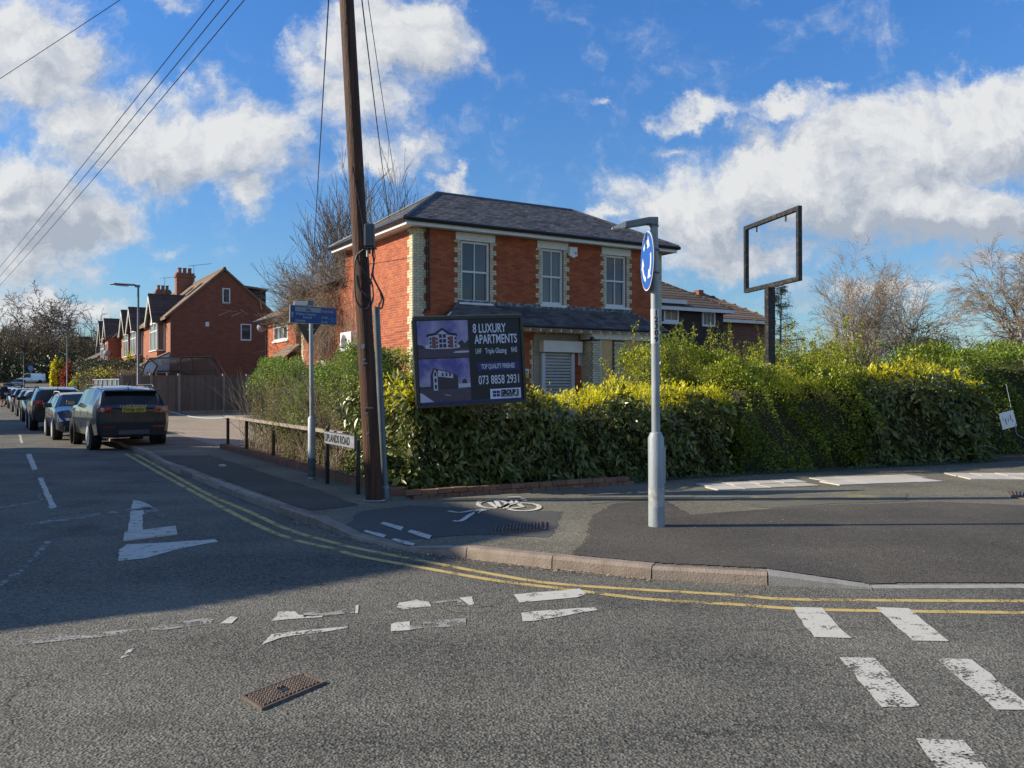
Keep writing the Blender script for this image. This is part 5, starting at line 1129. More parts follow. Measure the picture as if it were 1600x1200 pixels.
for i in range(3): BG(.15, .166, .20 + i * .07, .245 + i * .07, m_pd, 'printed_window', 5, pic)
for x0 in (.21, .24, .27): BG(x0, x0 + .014, .335, .375, m_pd, 'printed_window', 5, pic)
BP([(.03, .05), (.03, .16), (.05, .15), (.14, .05)], m_pw, 'printed_kerb', 4, pic); BP([(.22, .135), (.25, .125), (.28, .12), (.27, .115), (.24, .12)], m_pw, 'printed_arrow', 4, pic)
BF(.56, .955, .375, .475, m_navy, 'navy_band', 1).location.z = .0; BF(.04, .968, .028, .052, m_navy, 'navy_strip', 7)
m_ptxt = mat('printed pale text', (.62, .66, .78), .45)
bt = lambda s, x, z, size, x1, m=m_ptxt, lv=3, b=.0: text(bd, s, Mb @ Matrix.Translation((x * bw_, -.0045 - lv * .0015, z * bh_)), size * bh_, m, 1, 'LEFT', b, ext=.0008, fit=(x1 - x) * bw_)
bt('8 LUXURY', .535, .815, .145, .845, b=.003); bt('APARTMENTS', .545, .69, .145, .945, b=.003); bt('UHF', .55, .575, .085, .605, b=.001); bt('Triple Glazing', .64, .575, .085, .84, b=.001); bt('NHS', .885, .58, .085, .94, b=.001)
bt('TOP QUALITY FINISHES', .595, .40, .078, .91, b=.001); bt('073 8858 2931', .565, .225, .14, .945, b=.002)
lg = BF(.665, .955, .05, .165, m_ptxt, 'logo_panel', 8); 
for i in range(2):
    for j in range(2): BF(.69 + i * .035, .72 + i * .035, .075 + j * .037, .105 + j * .037, m_navy, 'logo_square', 10, lg)
bt('GROUP 3', .765, .097, .072, .935, m_pd, 11, b=.006); bt('PROPERTIES', .765, .066, .035, .935, m_pd, 11, b=.001)
for px in (659, 801):
    q = Vector((at(659, 0, 12.0).x, 12.0, .1)) if px == 659 else Vector((at(801, 0, 12.75).x, 12.75, .1)); q.z = .1; MB().box(frame(Vector((q.x, q.y - .02, 0)), Mb.col[0].to_3d()), -.024, .024, -.02, .03, .1, 1.4).build('post', m_wpaint, bd)
# empty sign frame on its post
sf = thing('empty_sign_frame', Vector((at(1203, 0, 15.6).x, 15.6, .1)), 'tall black square sign frame with nothing in it rising out of the privet hedge', 'sign frame')
TL, TR, BR, BL = at(1162, 354, 16.6), at(1247.5, 321, 14.7), at(1247.5, 438, 14.7), at(1162, 458, 16.6)
Mf = frame(BL, (BR - BL) + (TR - TL), UP); fw_, fh_ = ((BR - BL).to_2d().length), TL.z - BL.z; b_ = .075; mb = MB(); dz_ = (BR.z - BL.z)
for x0, x1 in ((0, b_), (fw_ - b_, fw_)): MB().box(Mf, x0, x1, 0, .075, 0, fh_).build('upright', m_rustb, sf)
for z0 in (0, fh_ - b_): MB().box(Mf, b_ + .001, fw_ - b_ - .001, 0, .075, z0, z0 + b_).build('rail', m_rustb, sf)
for x in (.22, .75): MB().box(Mf, fw_ * x, fw_ * x + .04, .03, .045, fh_ - b_ - .11, fh_ - b_ - .001).build('hanging_lug', m_rustb, sf)
xm = .47 * fw_; MB().box(Mf, xm - .07, xm + .07, -.03, .11, -BL.z, -.001).build('post', m_rustb, sf); MB().box(Mf, xm + .1, xm + .45, .0, .05, -.012, -.002).build('plate', m_rustb, sf)
# paper sign hanging at the right end
pn = at(1575, 656, 16.4); pt_ = thing('hanging_notice', pn, 'crumpled white notice tilted on a wire at the dark right end of the hedge', 'notice'); Mq = frame(pn, (math.cos(R(14)), .1, math.sin(R(14))), Vector((-math.sin(R(14)), 0, math.cos(R(14)))))
MB().box(Mq, -.15, .15, 0, .006, -.16, .16).build('sheet', m_signw, pt_); mb = MB()
for (x, z, w_, h_) in ((-.06, -.02, .03, .12), (.0, 0, .02, .08), (.05, .03, .03, .1), (.08, -.04, .02, .06), (-.1, .04, .012, .08)): mb.box(Mq, x, x + w_ * .6, -.002, -.0005, z - h_ / 2, z + h_ / 2)
mb.build('print', mat('grey print', (.12, .12, .16), .8), pt_); MB().tube(smooth_pts([Mq @ Vector((.14, 0, -.1)), at(1588, 676, 16.4), at(1598, 684, 16.4), at(1625, 690, 16.6)]), .007, 5).build('wire', m_galv, pt_); MB().tube([at(1580, 640, 16.42), at(1578, 628, 16.45), at(1572, 600, 16.7)], .004, 4).build('string', m_galv, pt_)

# street lamps down the side street
def lamp(loc, h, label, armd):
    t = thing('street_lamp', loc, label, 'street lamp', group='street lamps along the side street'); L_ = Vector(loc)
    MB().tube([L_, L_ + UP * 1.2, L_ + UP * 1.25, L_ + UP * h], [.085, .085, .055, .04], 10).build('column', m_galv_d, t, smooth=True)
    a = L_ + UP * h; d = Vector(armd).normalized(); s = UP.cross(d)
    MB().box(frame(a, d), -.06, .12, -.05, .05, -.06, .04).build('bracket', m_galv_d, t)
    MB().slab([a + d * .12 - s * .12 + UP * .0, a + d * .95 - s * .14 + UP * .06, a + d * 1.2 - s * .06 + UP * .05, a + d * 1.2 + s * .06 + UP * .05, a + d * .95 + s * .14 + UP * .06, a + d * .12 + s * .12 + UP * .0], UP * .07).build('lamp_head', m_galv_d, t, bevel=.03)
    MB().slab([a + d * .45 - s * .1 + UP * .005, a + d * .95 - s * .1 + UP * .045, a + d * .95 + s * .1 + UP * .045, a + d * .45 + s * .1 + UP * .005], UP * -.03).build('lens', m_plasticg, t)
lamp((at(216, 0, 36).x, 36, .1), 5.7, 'tall green grey street lamp behind the parked cars and in front of the bay houses', (-1, .02, 0)); lamp((at(105, 0, 67).x, 67, .1), 5.7, 'second street lamp farther down the road behind the yellow and red bushes', (-1, .02, 0)); lamp((at(37, 0, 135).x, 135, rise(135)), 6.0, 'farthest street lamp, thin and pale against the woodland', (-1, .02, 0))
far_sign = thing('far_road_sign', (at(48, 0, 170).x, 170, rise(170)), 'tiny blue road sign in front of the distant trees', 'road sign'); b0 = Vector((at(48, 0, 170).x, 170, rise(170))); MB().tube([b0, b0 + UP * 3], .05, 6).build('post', m_galv, far_sign); MB().lathe((0, 0, 0), [(.55, 0), (.55, .05)], 12, M=frame(b0 + UP * 3.1, (1, 0, 0)) @ Matrix.Rotation(R(90), 4, 'X')).build('disc', mat('far sign blue', (.05, .15, .35), .5), far_sign)

# overhead wires
def wire(a, b, sag, label, grp=None, r=.008):
    a, b = Vector(a), Vector(b); pts = [a.lerp(b, k / 24) + UP * (-sag * 4 * (k / 24) * (1 - k / 24)) for k in range(25)]
    o = MB().tube(pts, r, 4).build('overhead_wire', m_cable); props(o, label, 'wire', grp); return o
PT = polept(8.5)
fp = Vector((-47, 72, 0)); tp = thing('utility_pole', fp, 'wooden utility pole farther along on the opposite side of the side street', 'utility pole'); MB().tube([fp, fp + UP * 7.6], [.13, .1], 10).build('post', m_polew, tp)
for k, dx in enumerate((-.18, -.02, .14)):
    wire(PT + Vector((dx, .1, -.1 * k)), fp + Vector((0, 0, 7.4 - .55 * k)), .25 + .05 * k, ('uppermost', 'middle', 'lowest')[k] + ' of the three wires falling from the wooden pole to the lower left', 'wires over the side street', .010)
wire(PT + Vector((-.1, 0, -.1)), ps(-7.75, 37.0, 5.7), .1, 'single thin wire crossing the top left corner of the sky', r=.007)
wire(PT + Vector((-.05, .1, -.15)), W3(0.3, 10.2, 5.9), .1, 'wire from the wooden pole down to the creeper covered rear wing', r=.011); wire(PT + Vector((.08, .1, -.15)), W3(.9, 3.8, 7.0), .1, 'left of the two wires running to the slate roof', r=.011); wire(PT + Vector((.12, .1, -.15)), W3(1.2, 3.5, 7.1), .14, 'right of the two wires running to the slate roof', r=.007)
for za, zb, lab in ((2.9, 2.6, 'pale line across the distant trees, lower'), (5.5, 5.3, 'pale line across the distant trees, upper')):
    pass
# closeboard fence behind the forecourt
fn_ = thing('board_fence', at(285, 602, 43.2) - UP * EYE, 'weathered closeboard fence with pale posts behind the parked grey car', 'fence')
fa, fb = at(186, 602, 41.6) - UP * (EYE - .1), at(388, 602, 45.6) - UP * (EYE - .1); fM = frame(fa, fb - fa); fl = (fb - fa).length; P = Pieces(); x = 0
while x < fl: w_ = rnd.uniform(.088, .1); P.add(fM @ Matrix.Translation((x + w_ / 2, -.01 - rnd.random() * .01, 1.08)) @ Matrix.Rotation(R(3), 4, 'Z'), (w_ + .012, .014, 1.76 + rnd.uniform(-.015, .015))); x += w_
P.build('board', m_fence, fn_, 300); MB().box(fM, 0, fl, -.012, .03, .0, .19).build('gravel_board', m_fpost, fn_); MB().box(fM, 0, fl, -.04, .03, 1.975, 2.005).build('capping', m_fence, fn_)
for px in (190, 237, 281, 350, 386): q = (at(px, 0, 43.5) - fa); xq = Vector((at(px, 0, fa.y + (fb.y - fa.y) * (px - 186) / 202).x - fa.x, 0, 0)).x / (fb - fa).normalized().x; MB().box(fM, xq - .06, xq + .06, -.07, .05, 0, 2.1).build('post', m_fpost, fn_)
f2 = thing('board_fence', def_(8, -1.2, .1), 'higher grey fence panel against the gable wall at the right', 'fence'); fM = frame(def_(4.6, -1.3, .1), P2); P = Pieces()
for k in range(44): P.add(fM, (.105, .02, 2.1), (.05 + k * .1, -rnd.random() * .01, 1.35))
P.build('board', m_fence, f2); MB().box(fM, 0, 4.4, .01, .05, 0, 2.3).build('backing_rail', m_fence, f2)
MB().box(frame(def_(6.3, -2.2, .1), P2), 0, 1.6, 0, .1, 0, 1.85).build('side_wall_white', m_wpaint, f2)
# metal gate with dark infill
gt = thing('metal_gate', at(170, 602, 44) - UP * EYE, 'low metal railing gate with dark panels in front of the green hedge', 'gate'); a_, b_2 = at(146, 602, 47) - UP * (EYE - .1), at(198, 602, 42.5) - UP * (EYE - .1); gM = frame(a_, b_2 - a_); gl = (b_2 - a_).length; mb = MB()
for k in range(8):
    x = gl * k / 7; MB().box(gM, x - .03, x + .03, -.03, .03, 0, 1.85).build('upright', m_galv if k not in (0,) else m_brick, gt)
for z in (.3, 1.78): MB().box(gM, 0, gl, -.022, .022, z, z + .05).build('rail', m_galv, gt)
for k in range(7): MB().box(gM, gl * k / 7 + .05, gl * (k + 1) / 7 - .05, .024, .04, .36, 1.77).build('infill_panel', m_galv_d, gt)
# netted frame over the fence
cg = thing('netted_frame', at(290, 602, 46) - UP * EYE, 'dark netted garden frame with sloping sides standing behind the board fence', 'garden frame'); Yc = 46.3
cp = lambda px, py, dy=0: at(px, py, Yc + dy)
m_net = mat('black netting', (.02, .02, .02), .9, alpha=.55)
bars = [((220, 591), (226, 572)), ((226, 572), (234, 560)), ((234, 560), (282, 558.5)), ((282, 558.5), (331, 558)), ((331, 558), (341, 570)), ((341, 570), (348, 591)), ((236, 591), (246, 571)), ((282, 558.5), (283, 591)), ((246, 580), (337, 578)), ((331, 558), (338, 591)), ((234, 560), (246, 571)), ((300, 560), (301, 591))]
for i, (a, b) in enumerate(bars): MB().tube([cp(*a, (-.6 if i % 2 else .3)), cp(*b, (-.6 if i % 2 else .3))], .045, 6).build('bar', m_blackp, cg)
MB().poly([cp(236, 593, -.4), cp(246, 571, -.4), cp(234, 560, 0), cp(331, 558, 0), cp(338, 593, -.4)]).build('net', m_net, cg)
mb = MB(); 
for k in range(10): mb.tube([cp(250 + k * 2.6, 563, .2), cp(252 + k * 2.6, 569, .2)], .03, 4)
mb.build('pale_slats', m_galv, cg)
for dx in (0,): 
    MB().slab([cp(222, 592, 1.2), cp(222, 577, 1.2), cp(233, 574, 1.2), cp(236, 592, 1.2)], Vector((0, .1, 0))).build('white_back', m_wpaint, cg)
# tape from the car to the rail post
q0, q1 = at(256, 639.5, 22.0), CORNER + D2 * 10.35 + UP * .74
o = MB().tube([q0.lerp(q1, k / 14) - UP * (.10 * 4 * (k / 14) * (1 - k / 14)) for k in range(15)], .013, 5).build('barrier_tape', mat('pale blue tape', (.5, .62, .62), .5)); props(o, 'pale blue and white tape sagging from the grey car to the first rail post', 'tape')
o = MB()
# ------------------------------------------------------------------ cars
m_tyre = mat('tyre rubber', (.012, .012, .012), .85, (.022, .021, .02), 30)
m_rim = mat('alloy rim', (.55, .56, .57), .35, metal=.2)
m_cglass = mat('car glass', (.012, .016, .018), .05, spec=.5)
m_cblack = mat('black car plastic', (.012, .012, .013), .5)
m_tail = mat('tail lamp red', (.3, .012, .01), .15, coat=1); m_tailc = mat('tail lamp clear', (.45, .36, .34), .1, coat=1); m_orange = mat('indicator orange', (.6, .16, .03), .15, coat=1)
m_head = mat('headlamp lens', (.5, .52, .54), .08, coat=1, spec=.9)
m_pyel = mat('plate yellow', (.62, .44, .03), .5); m_pwh = mat('plate white', (.65, .65, .62), .5)
def carpaint(n, c): return mat(n, c, .28, metal=.45, coat=1)
SEC = [(-.0, 0), ]
def car(loc, head, label, paintm, kind='hatch', plate=None, detail=2, L=4.4, H=1.48, W=.89, group='cars parked along the side street', steer=0, name='parked_car', reg_front=True):
    yaw = math.atan2(head[1], head[0]) - math.pi / 2
    t = thing(name, loc, label, 'van' if kind == 'van' else 'car', group, yaw)
    h = L / 2
    if kind == 'suv': st = [(-h, .88, .40, .95, 1.0, .84, 'b'), (-h + .07, .965, .33, 1.06, 1.11, .86, 'rw'), (-h + .34, 1, .30, 1.09, H - .10, .76, 'p'), (-h + .56, 1, .3, 1.1, H - .05, .77, 'c'), (-h + 1.15, 1, .29, 1.12, H, .78, 'p'), (-h + 1.22, 1, .29, 1.12, H, .78, 'c'), (-.12, 1, .28, 1.10, H, .78, 'p'), (-.05, 1, .28, 1.10, H, .78, 'c'), (.62, 1, .28, 1.08, H - .05, .76, 'ws'), (1.22, .99, .28, 1.05, 1.1, .84, 'b'), (1.75, .98, .3, 1.0, 1.06, .8, 'b'), (h - .12, .93, .32, .9, .95, .74, 'b'), (h, .8, .4, .75, .78, .6, 'b')]
    elif kind == 'estate': st = [(-h, .86, .36, .85, .92, .82, 'b'), (-h + .06, .95, .3, .98, 1.04, .84, 'rw'), (-h + .5, 1, .27, 1.0, H - .06, .74, 'p'), (-h + .65, 1, .26, 1.0, H - .03, .74, 'c'), (-h + 1.4, 1, .25, .98, H, .75, 'p'), (-h + 1.46, 1, .25, .98, H, .75, 'c'), (-.1, 1, .24, .96, H, .75, 'p'), (-.03, 1, .24, .96, H, .75, 'c'), (.55, 1, .24, .94, H - .05, .73, 'ws'), (1.25, .99, .24, .92, .98, .82, 'b'), (1.8, .96, .25, .82, .88, .78, 'b'), (h - .12, .9, .28, .68, .74, .7, 'b'), (h, .76, .34, .56, .6, .6, 'b')]
    elif kind == 'van': st = [(-h, .96, .35, 1.1, H - .1, .9, 'b'), (-h + .1, 1, .3, 1.1, H, .92, 'b'), (.2, 1, .3, 1.15, H, .92, 'c'), (1.1, 1, .3, 1.12, H - .05, .88, 'ws'), (1.75, .98, .3, 1.05, 1.12, .85, 'b'), (h - .12, .93, .32, .85, .9, .8, 'b'), (h, .85, .4, .7, .72, .7, 'b')]
    else: st = [(-h, .85, .38, .85, .9, .8, 'b'), (-h + .06, .95, .3, .98, 1.03, .84, 'rw'), (-h + .38, 1, .27, 1.0, H - .06, .73, 'p'), (-h + .6, 1, .26, .99, H - .02, .74, 'c'), (-.35, 1, .25, .96, H, .75, 'p'), (-.28, 1, .25, .96, H, .75, 'c'), (.45, 1, .25, .94, H - .05, .73, 'ws'), (1.15, .99, .25, .92, .97, .82, 'b'), (h - .4, .95, .26, .82, .86, .76, 'b'), (h - .1, .88, .3, .68, .72, .66, 'b'), (h, .76, .36, .56, .6, .55, 'b')]
    rings = []
    for (y, w, zb, zl, zt, wt, ty) in st:
        w *= W; wt *= W; hw = [(w * .82, zb), (w * .96, zb + .07), (w, (zb + zl) / 2), (w * .99, zl - .1), (w * .955, zl), (wt, zt - .07 if zt - zl > .2 else zt - .02), (wt * .82, zt), (0, zt + .02)]
        rings.append([Vector((x, y, z)) for x, z in hw] + [Vector((-x, y, z)) for x, z in hw[-2::-1]])
    n = len(rings[0]); body, ws, rw, side, side2 = MB(), MB(), MB(), MB(), MB()
    for i in range(len(rings) - 1):
        ty = st[i][6]
        for k in range(n):
            k2 = (k + 1) % n; f = [rings[i][k], rings[i][k2], rings[i + 1][k2], rings[i + 1][k]]; row = min(k, n - 2 - k) if k < n - 1 else -1
            tgt = body
            if row == 4 and ty in 'cws': tgt = side if k < n / 2 else side2
            elif row >= 5 and ty == 'ws': tgt = ws
            elif row >= 5 and ty == 'rw': tgt = rw
            tgt.poly(f[::-1])
    body.poly(rings[0]); body.poly(rings[-1][::-1])
    bm_ = lambda mb, nm, m, par=t, sm=True: mb.build(nm, m, par, smooth=sm, world=False, angle=32)
    b = bm_(body, 'body', paintm)
    me = b.data; bmx = bmesh.new(); bmx.from_mesh(me); bmesh.ops.remove_doubles(bmx, verts=bmx.verts, dist=.001); bmx.to_mesh(me); bmx.free(); me.set_sharp_from_angle(angle=R(32))
    for mb_, nm in ((ws, 'windscreen'), (rw, 'rear_window'), (side, 'side_windows'), (side2, 'side_windows')):
        if mb_.f: bm_(mb_, nm, m_cglass, sm=False)
    r = .335 if kind in ('suv', 'van') else .30; wb = L * .295
    for sx in (-1, 1):
        for fy, y in ((1, wb), (0, -wb)):
            c = Vector((sx * (W - .12), y, r)); Mw = Matrix.Translation(c) @ Matrix.Rotation(R(steer) if fy else 0, 4, 'Z')
            MB().lathe((0, 0, 0), [(r * 1.17, sx * .0), (r * 1.17, sx * .127), (r * 1.0, sx * .129)], 20, axis='x', M=Matrix.Translation(c)).build('wheel_arch', m_cblack, t, world=False)
            wdt = .13
            o = MB().lathe((0, 0, 0), [(r * .7, -wdt), (r * .96, -wdt), (r, -wdt * .7), (r, wdt * .7), (r * .96, wdt + .004), (r * .74, wdt + .006)], 22, axis='x', M=Mw @ Matrix.Scale(sx, 4, (1, 0, 0))).build('wheel', m_tyre, t, world=False, smooth=True)
            if detail:
                rm = MB(); Mx = Mw @ Matrix.Scale(sx, 4, (1, 0, 0))
                rm.lathe((0, 0, 0), [(r * .72, wdt + .012), (r * .74, wdt + .016), (r * .66, wdt + .014), (r * .64, wdt - .03)], 22, axis='x', M=Mx); rm.lathe((0, 0, 0), [(r * .16, wdt - .02), (r * .15, wdt + .012), (.01, wdt + .014)], 12, axis='x', M=Mx)
                for k in range(7): rm.box(Mx @ Matrix.Rotation(k * 2 * math.pi / 7, 4, 'X'), wdt - .01, wdt + .01, -.025, .025, r * .12, r * .68)
                rm.build('rim', m_rim, o, world=False); MB().lathe((0, 0, 0), [(r * .65, wdt - .04), (r * .65, wdt - .03)], 18, axis='x', M=Mx).build('brake_disc', m_cblack, o, world=False)
    Fr_ = frame(Vector((0, -h, 0)), (1, 0, 0)); Ff_ = frame(Vector((0, h, 0)), (-1, 0, 0)); zl = {'suv': 1.0, 'van': .95}.get(kind, .86)
    for s_ in (-1, 1):
        a, b2 = sorted((s_ * W * .58, s_ * W * .93)); tl = MB().box(Fr_, a, b2, -.012, .11, zl - .08, zl + .08).build('tail_light', m_tail if kind != 'suv' or s_ < 0 else m_orange, t, world=False, bevel=.02)
        if kind == 'suv' and detail > 1:
            for q in (.66, .82): MB().lathe((0, 0, 0), [(.055, 0), (.05, .012), (.03, .016)], 12, M=Fr_ @ Matrix.Translation((s_ * W * q, -.013, zl)) @ Matrix.Rotation(R(90), 4, 'X')).build('lamp_ring', m_tailc if q > .7 else m_tail, tl, world=False)
            a, b2 = sorted((s_ * W * .56, s_ * W * .93))
        hz = .72 if kind in ('suv', 'van') else .62; a, b2 = sorted((s_ * W * .45, s_ * W * .86)); MB().slab([Ff_ @ Vector(c) for c in ((a, -.02, hz - .02), (b2, .03, hz - .07), (b2, .12, hz + .06), (a, .06, hz + .05))] if s_ > 0 else [Ff_ @ Vector(c) for c in ((b2, -.02, hz - .02), (a, .03, hz - .07), (a, .12, hz + .06), (b2, .06, hz + .05))], Ff_.col[1].to_3d() * .15).build('headlight', m_head, t, world=False)
        yb = st[-5][0] if kind == 'suv' else .75; Mm = Matrix.Translation((s_ * (W + .1), yb + .12, {'suv': 1.12, 'van': 1.2}.get(kind, 1.0)))
        mr = MB().box(Mm, -.11, .11, -.05, .06, -.06, .08).build('door_mirror', paintm if kind != 'suv' else m_cblack, t, world=False, bevel=.03); MB().box(Mm, -.085, .085, -.062, -.051, -.035, .06).build('mirror_glass', mat('mirror', (.35, .27, .2), .1, metal=.6) if detail > 1 else m_cglass, mr, world=False)
        if detail > 1:
            for yy in (-.35, .65): MB().box(Matrix.Translation((s_ * (W * .985), yy - .4, .97)), -.012, .012, -.08, .08, -.013, .013).build('door_handle', m_rim if kind == 'suv' else paintm, t, world=False)
            for yy in (-.08, .98, -1.1): MB().box(Matrix.Translation((s_ * (W * .995), yy, .66)), -.003, .003, -.006, .006, -.3, .3).build('door_gap', m_cblack, t, world=False)
        if kind in ('estate', 'suv'): MB().tube([Vector((s_ * W * .70, -h + .6, H - .03)), Vector((s_ * W * .70, -h + .75, H + .035)), Vector((s_ * W * .70, .3, H + .035)), Vector((s_ * W * .7, .5, H - .02))], .015, 6).build('roof_rail', m_rim if kind == 'estate' else m_cblack, t, world=False)
    # bumpers, grille, plates
    mb = MB(); mb.box(Fr_, -W * .84, W * .84, -.035, .12, .34, .58 if kind != 'suv' else .70); mb.build('rear_bumper', m_cblack if kind == 'suv' else paintm, t, world=False, bevel=.03)
    mb = MB(); mb.box(Ff_, -W * .72, W * .72, -.03, .12, .26, .44); mb.build('front_bumper', paintm, t, world=False, bevel=.03); mb = MB()
    for k in range(3): mb.box(Ff_, -W * .6, W * .6, -.036, -.031, .28 + k * .055, .31 + k * .055)
    mb.box(Ff_, -W * .38, W * .38, -.012, .02, .52, .66); mb.build('grille', m_cblack, t, world=False)
    MB().box(Ff_, -.26, .26, -.045, -.037, .42, .53).build('number_plate', m_pwh, t, world=False)
    pz = {'suv': 1.0, 'van': .9}.get(kind, .72); p = MB().box(Fr_, -.27, .27, -.05 if kind != 'suv' else -.03, -.016, pz - .062, pz + .062).build('number_plate', m_pyel, t, world=False)
    if plate: text(p, plate, Fr_ @ Matrix.Translation((0, -.032, pz - .045)), .122, m_blackp, .78, 'CENTER', .003, world=False)
    if kind == 'suv' and detail > 1:
        text(t, 'LAND ROVER', Fr_ @ Matrix.Translation((0, .035, 1.07)), .055, m_rim, 1.2, 'CENTER', .002, space=1.7, world=False)
        MB().box(Fr_, -W * .5, W * .5, -.006, .05, .9, .925).build('tailgate_crease', paintm, t, world=False); MB().box(Fr_, -W * .55, W * .55, -.014, .05, 1.03, 1.05).build('tailgate_strip', paintm, t, world=False, bevel=.01)
        for s_ in (-1, 1): a, b2 = sorted((s_ * W * .5, s_ * W * .82)); MB().box(Fr_, a, b2, -.042, -.034, .56, .6).build('reflector', m_tail, t, world=False)
        MB().box(Fr_, -.35, .35, -.043, -.034, .4, .5).build('skid_plate', mat('dull silver', (.1, .1, .11), .5, metal=.4), t, world=False)
        MB().box(Fr_, -W * .74, W * .74, .18, .4, H - .135, H - .10).build('spoiler', paintm, t, world=False, bevel=.015)
    if kind in ('suv', 'hatch'): MB().slab([Vector((-.015, -h + .6, H)), Vector((-.015, -h + .72, H)), Vector((-.015, -h + .55, H + .09)), Vector((-.015, -h + .5, H + .09))], Vector((.03, 0, 0))).build('aerial_fin', m_cblack, t, world=False)
    # dark seats behind the glass are hidden by the tinted panes
    return t
def along(p, Y): return Vector(((p - .519 * Y) / .8545, Y, 0))
DH = Vector((-.53, .848, 0))
car((-10.57, 22.74, 0), (-.585, .811), 'dark grey four by four with yellow plate, nearest parked car, seen from behind', carpaint('dark grey metallic', (.045, .047, .055)), 'suv', 'DW66 GDV', 2, 4.2, 1.58, .87, steer=-14)
c2 = along(2.25, 26.5); car((c2.x, c2.y, 0), (.54, -.84), 'dark blue estate with roof rails facing the camera behind the grey four by four', carpaint('dark blue metallic', (.018, .024, .045)), 'estate', None, 2, 4.1, 1.37, .83)
c3 = along(1.92, 31.8); car((c3.x, c3.y, 0), DH, 'black sporty four by four with red tail lights, third in the parked row', carpaint('black metallic', (.012, .013, .015)), 'suv', None, 1, 4.2, 1.53, .87)
specs = [(39.3, 'hatch', (.015, .016, .02), -1, 1.45, 'black hatchback parked close in front of the black four by four'), (45.5, 'hatch', (.02, .02, .025), 1, 1.45, 'dark hatchback fifth in the parked row, mostly hidden'), (52.5, 'hatch', (.05, .03, .03), 1, 1.5, 'dark car with red tail light, sixth in the parked row'), (60, 'hatch', (.3, .32, .36), -1, 1.48, 'silver hatchback facing the camera in the middle of the parked row'),
         (71, 'estate', (.22, .28, .38), -1, 1.46, 'light blue car facing the camera farther along the row'), (82, 'hatch', (.45, .46, .48), 1, 1.46, 'pale silver hatchback near the far end of the parked row'), (95, 'estate', (.65, .66, .66), -1, 1.5, 'white car at the far end of the parked row beside the walking person')]
for Y, kd_, c, sg, H_, lab in specs:
    q = along(1.85 - (Y - 39) * .012, Y); car((q.x, q.y, rise(Y)), DH * sg, lab, carpaint(lab[:24], c), kd_, None, 1 if Y < 60 else 0, 3.95, H_ * .94, .82)
for px, Y, kd_, c, head, lab in ((4, 105, 'hatch', (.3, .36, .45), (.5, -.86), 'light blue car driving towards the camera at the left edge'), (13, 125, 'hatch', (.4, .42, .44), (.5, -.86), 'silver car behind the light blue one at the far left'), (28, 150, 'hatch', (.12, .13, .15), (.4, -.9), 'dark grey car far up the road beside the white van')):
    car((at(px, 0, Y).x, Y, rise(Y)), head, lab, carpaint(lab[:24], c), kd_, None, 0, 4.2, 1.5, .88, group='vehicles far up the road', name='distant_car')
car((at(48, 0, 172).x, 172, rise(172)), (-.75, -.66), 'small white van crossing the top of the road in front of the trees', carpaint('van white', (.7, .71, .72)), 'van', None, 0, 5.0, 2.0, .98, group='vehicles far up the road', name='white_van')

# ------------------------------------------------------------------ the person walking away at the left edge
def skin(name, verts, edges, rad, m, parent):
    me = bpy.data.meshes.new(name); me.from_pydata(verts, edges, []); me.materials.append(m); o = link(name, me, parent)
    md = o.modifiers.new('skin', 'SKIN'); md.use_smooth_shade = True
    for v, r_ in zip(me.skin_vertices[0].data, rad): v.radius = (r_, r_) if isinstance(r_, float) else r_
    me.skin_vertices[0].data[0].use_root = True
    sb_ = o.modifiers.new('smooth', 'SUBSURF'); sb_.levels = 1; sb_.render_levels = 1; return o
pp = gp(5, 636); per = thing('person', pp, 'person in dark jacket and shorts walking away on the left side of the road', 'person', rotz=.35)
bv = [(0, 0, .95), (0, 0, 1.15), (0, .01, 1.4), (0, .02, 1.53), (0, .03, 1.66), (0, .02, 1.76), (-.2, .01, 1.42), (-.29, -.05, 1.15), (-.27, .08, .92), (-.26, .11, .84), (.2, .01, 1.42), (.29, .02, 1.15), (.26, -.1, .93), (.25, -.13, .85),
      (-.1, 0, .9), (-.11, .14, .5), (-.11, .02, .1), (-.11, .14, .05), (.1, 0, .9), (.11, .02, .5), (.11, -.22, .16), (.11, -.14, .06)]
be = [(0, 1), (1, 2), (2, 3), (3, 4), (4, 5), (2, 6), (6, 7), (7, 8), (8, 9), (2, 10), (10, 11), (11, 12), (12, 13), (0, 14), (14, 15), (15, 16), (16, 17), (0, 18), (18, 19), (19, 20), (20, 21)]
br = [.15, .15, .16, .06, .1, .08, .07, .055, .04, .045, .07, .055, .04, .045, .09, .07, .045, .04, .09, .07, .045, .04]
skin('body', bv, be, br, mat('skin', (.4, .22, .15), .6), per)
cv = [(0, 0, .82), (0, 0, 1.1), (0, .01, 1.4), (0, .015, 1.5), (-.2, .01, 1.42), (-.3, -.05, 1.15), (-.28, .07, .95), (.2, .01, 1.42), (.3, .02, 1.15), (.27, -.09, .96)]
skin('jacket', cv, [(0, 1), (1, 2), (2, 3), (2, 4), (4, 5), (5, 6), (2, 7), (7, 8), (8, 9)], [(.23, .17), (.23, .17), (.22, .17), .09, .1, .085, .07, .1, .085, .07], mat('dark jacket', (.012, .014, .022), .8), per)
skin('shorts', [(0, 0, .9), (-.1, .0, .85), (-.11, .1, .56), (.1, 0, .85), (.11, .02, .56)], [(0, 1), (1, 2), (0, 3), (3, 4)], [.17, .13, .11, .13, .11], mat('dark shorts', (.015, .015, .02), .8), per)
skin('hair', [(0, .0, 1.7), (0, .0, 1.78)], [(0, 1)], [.1, .07], mat('grey hair', (.2, .18, .16), .9), per)
for sx, y, z in ((-.11, .12, .0), (.11, -.2, .05)): MB().box(Matrix.Translation((sx, y - .06, z)), -.05, .05, -.1, .16, 0, .09).build('shoe', m_cblack, per, world=False, bevel=.02)

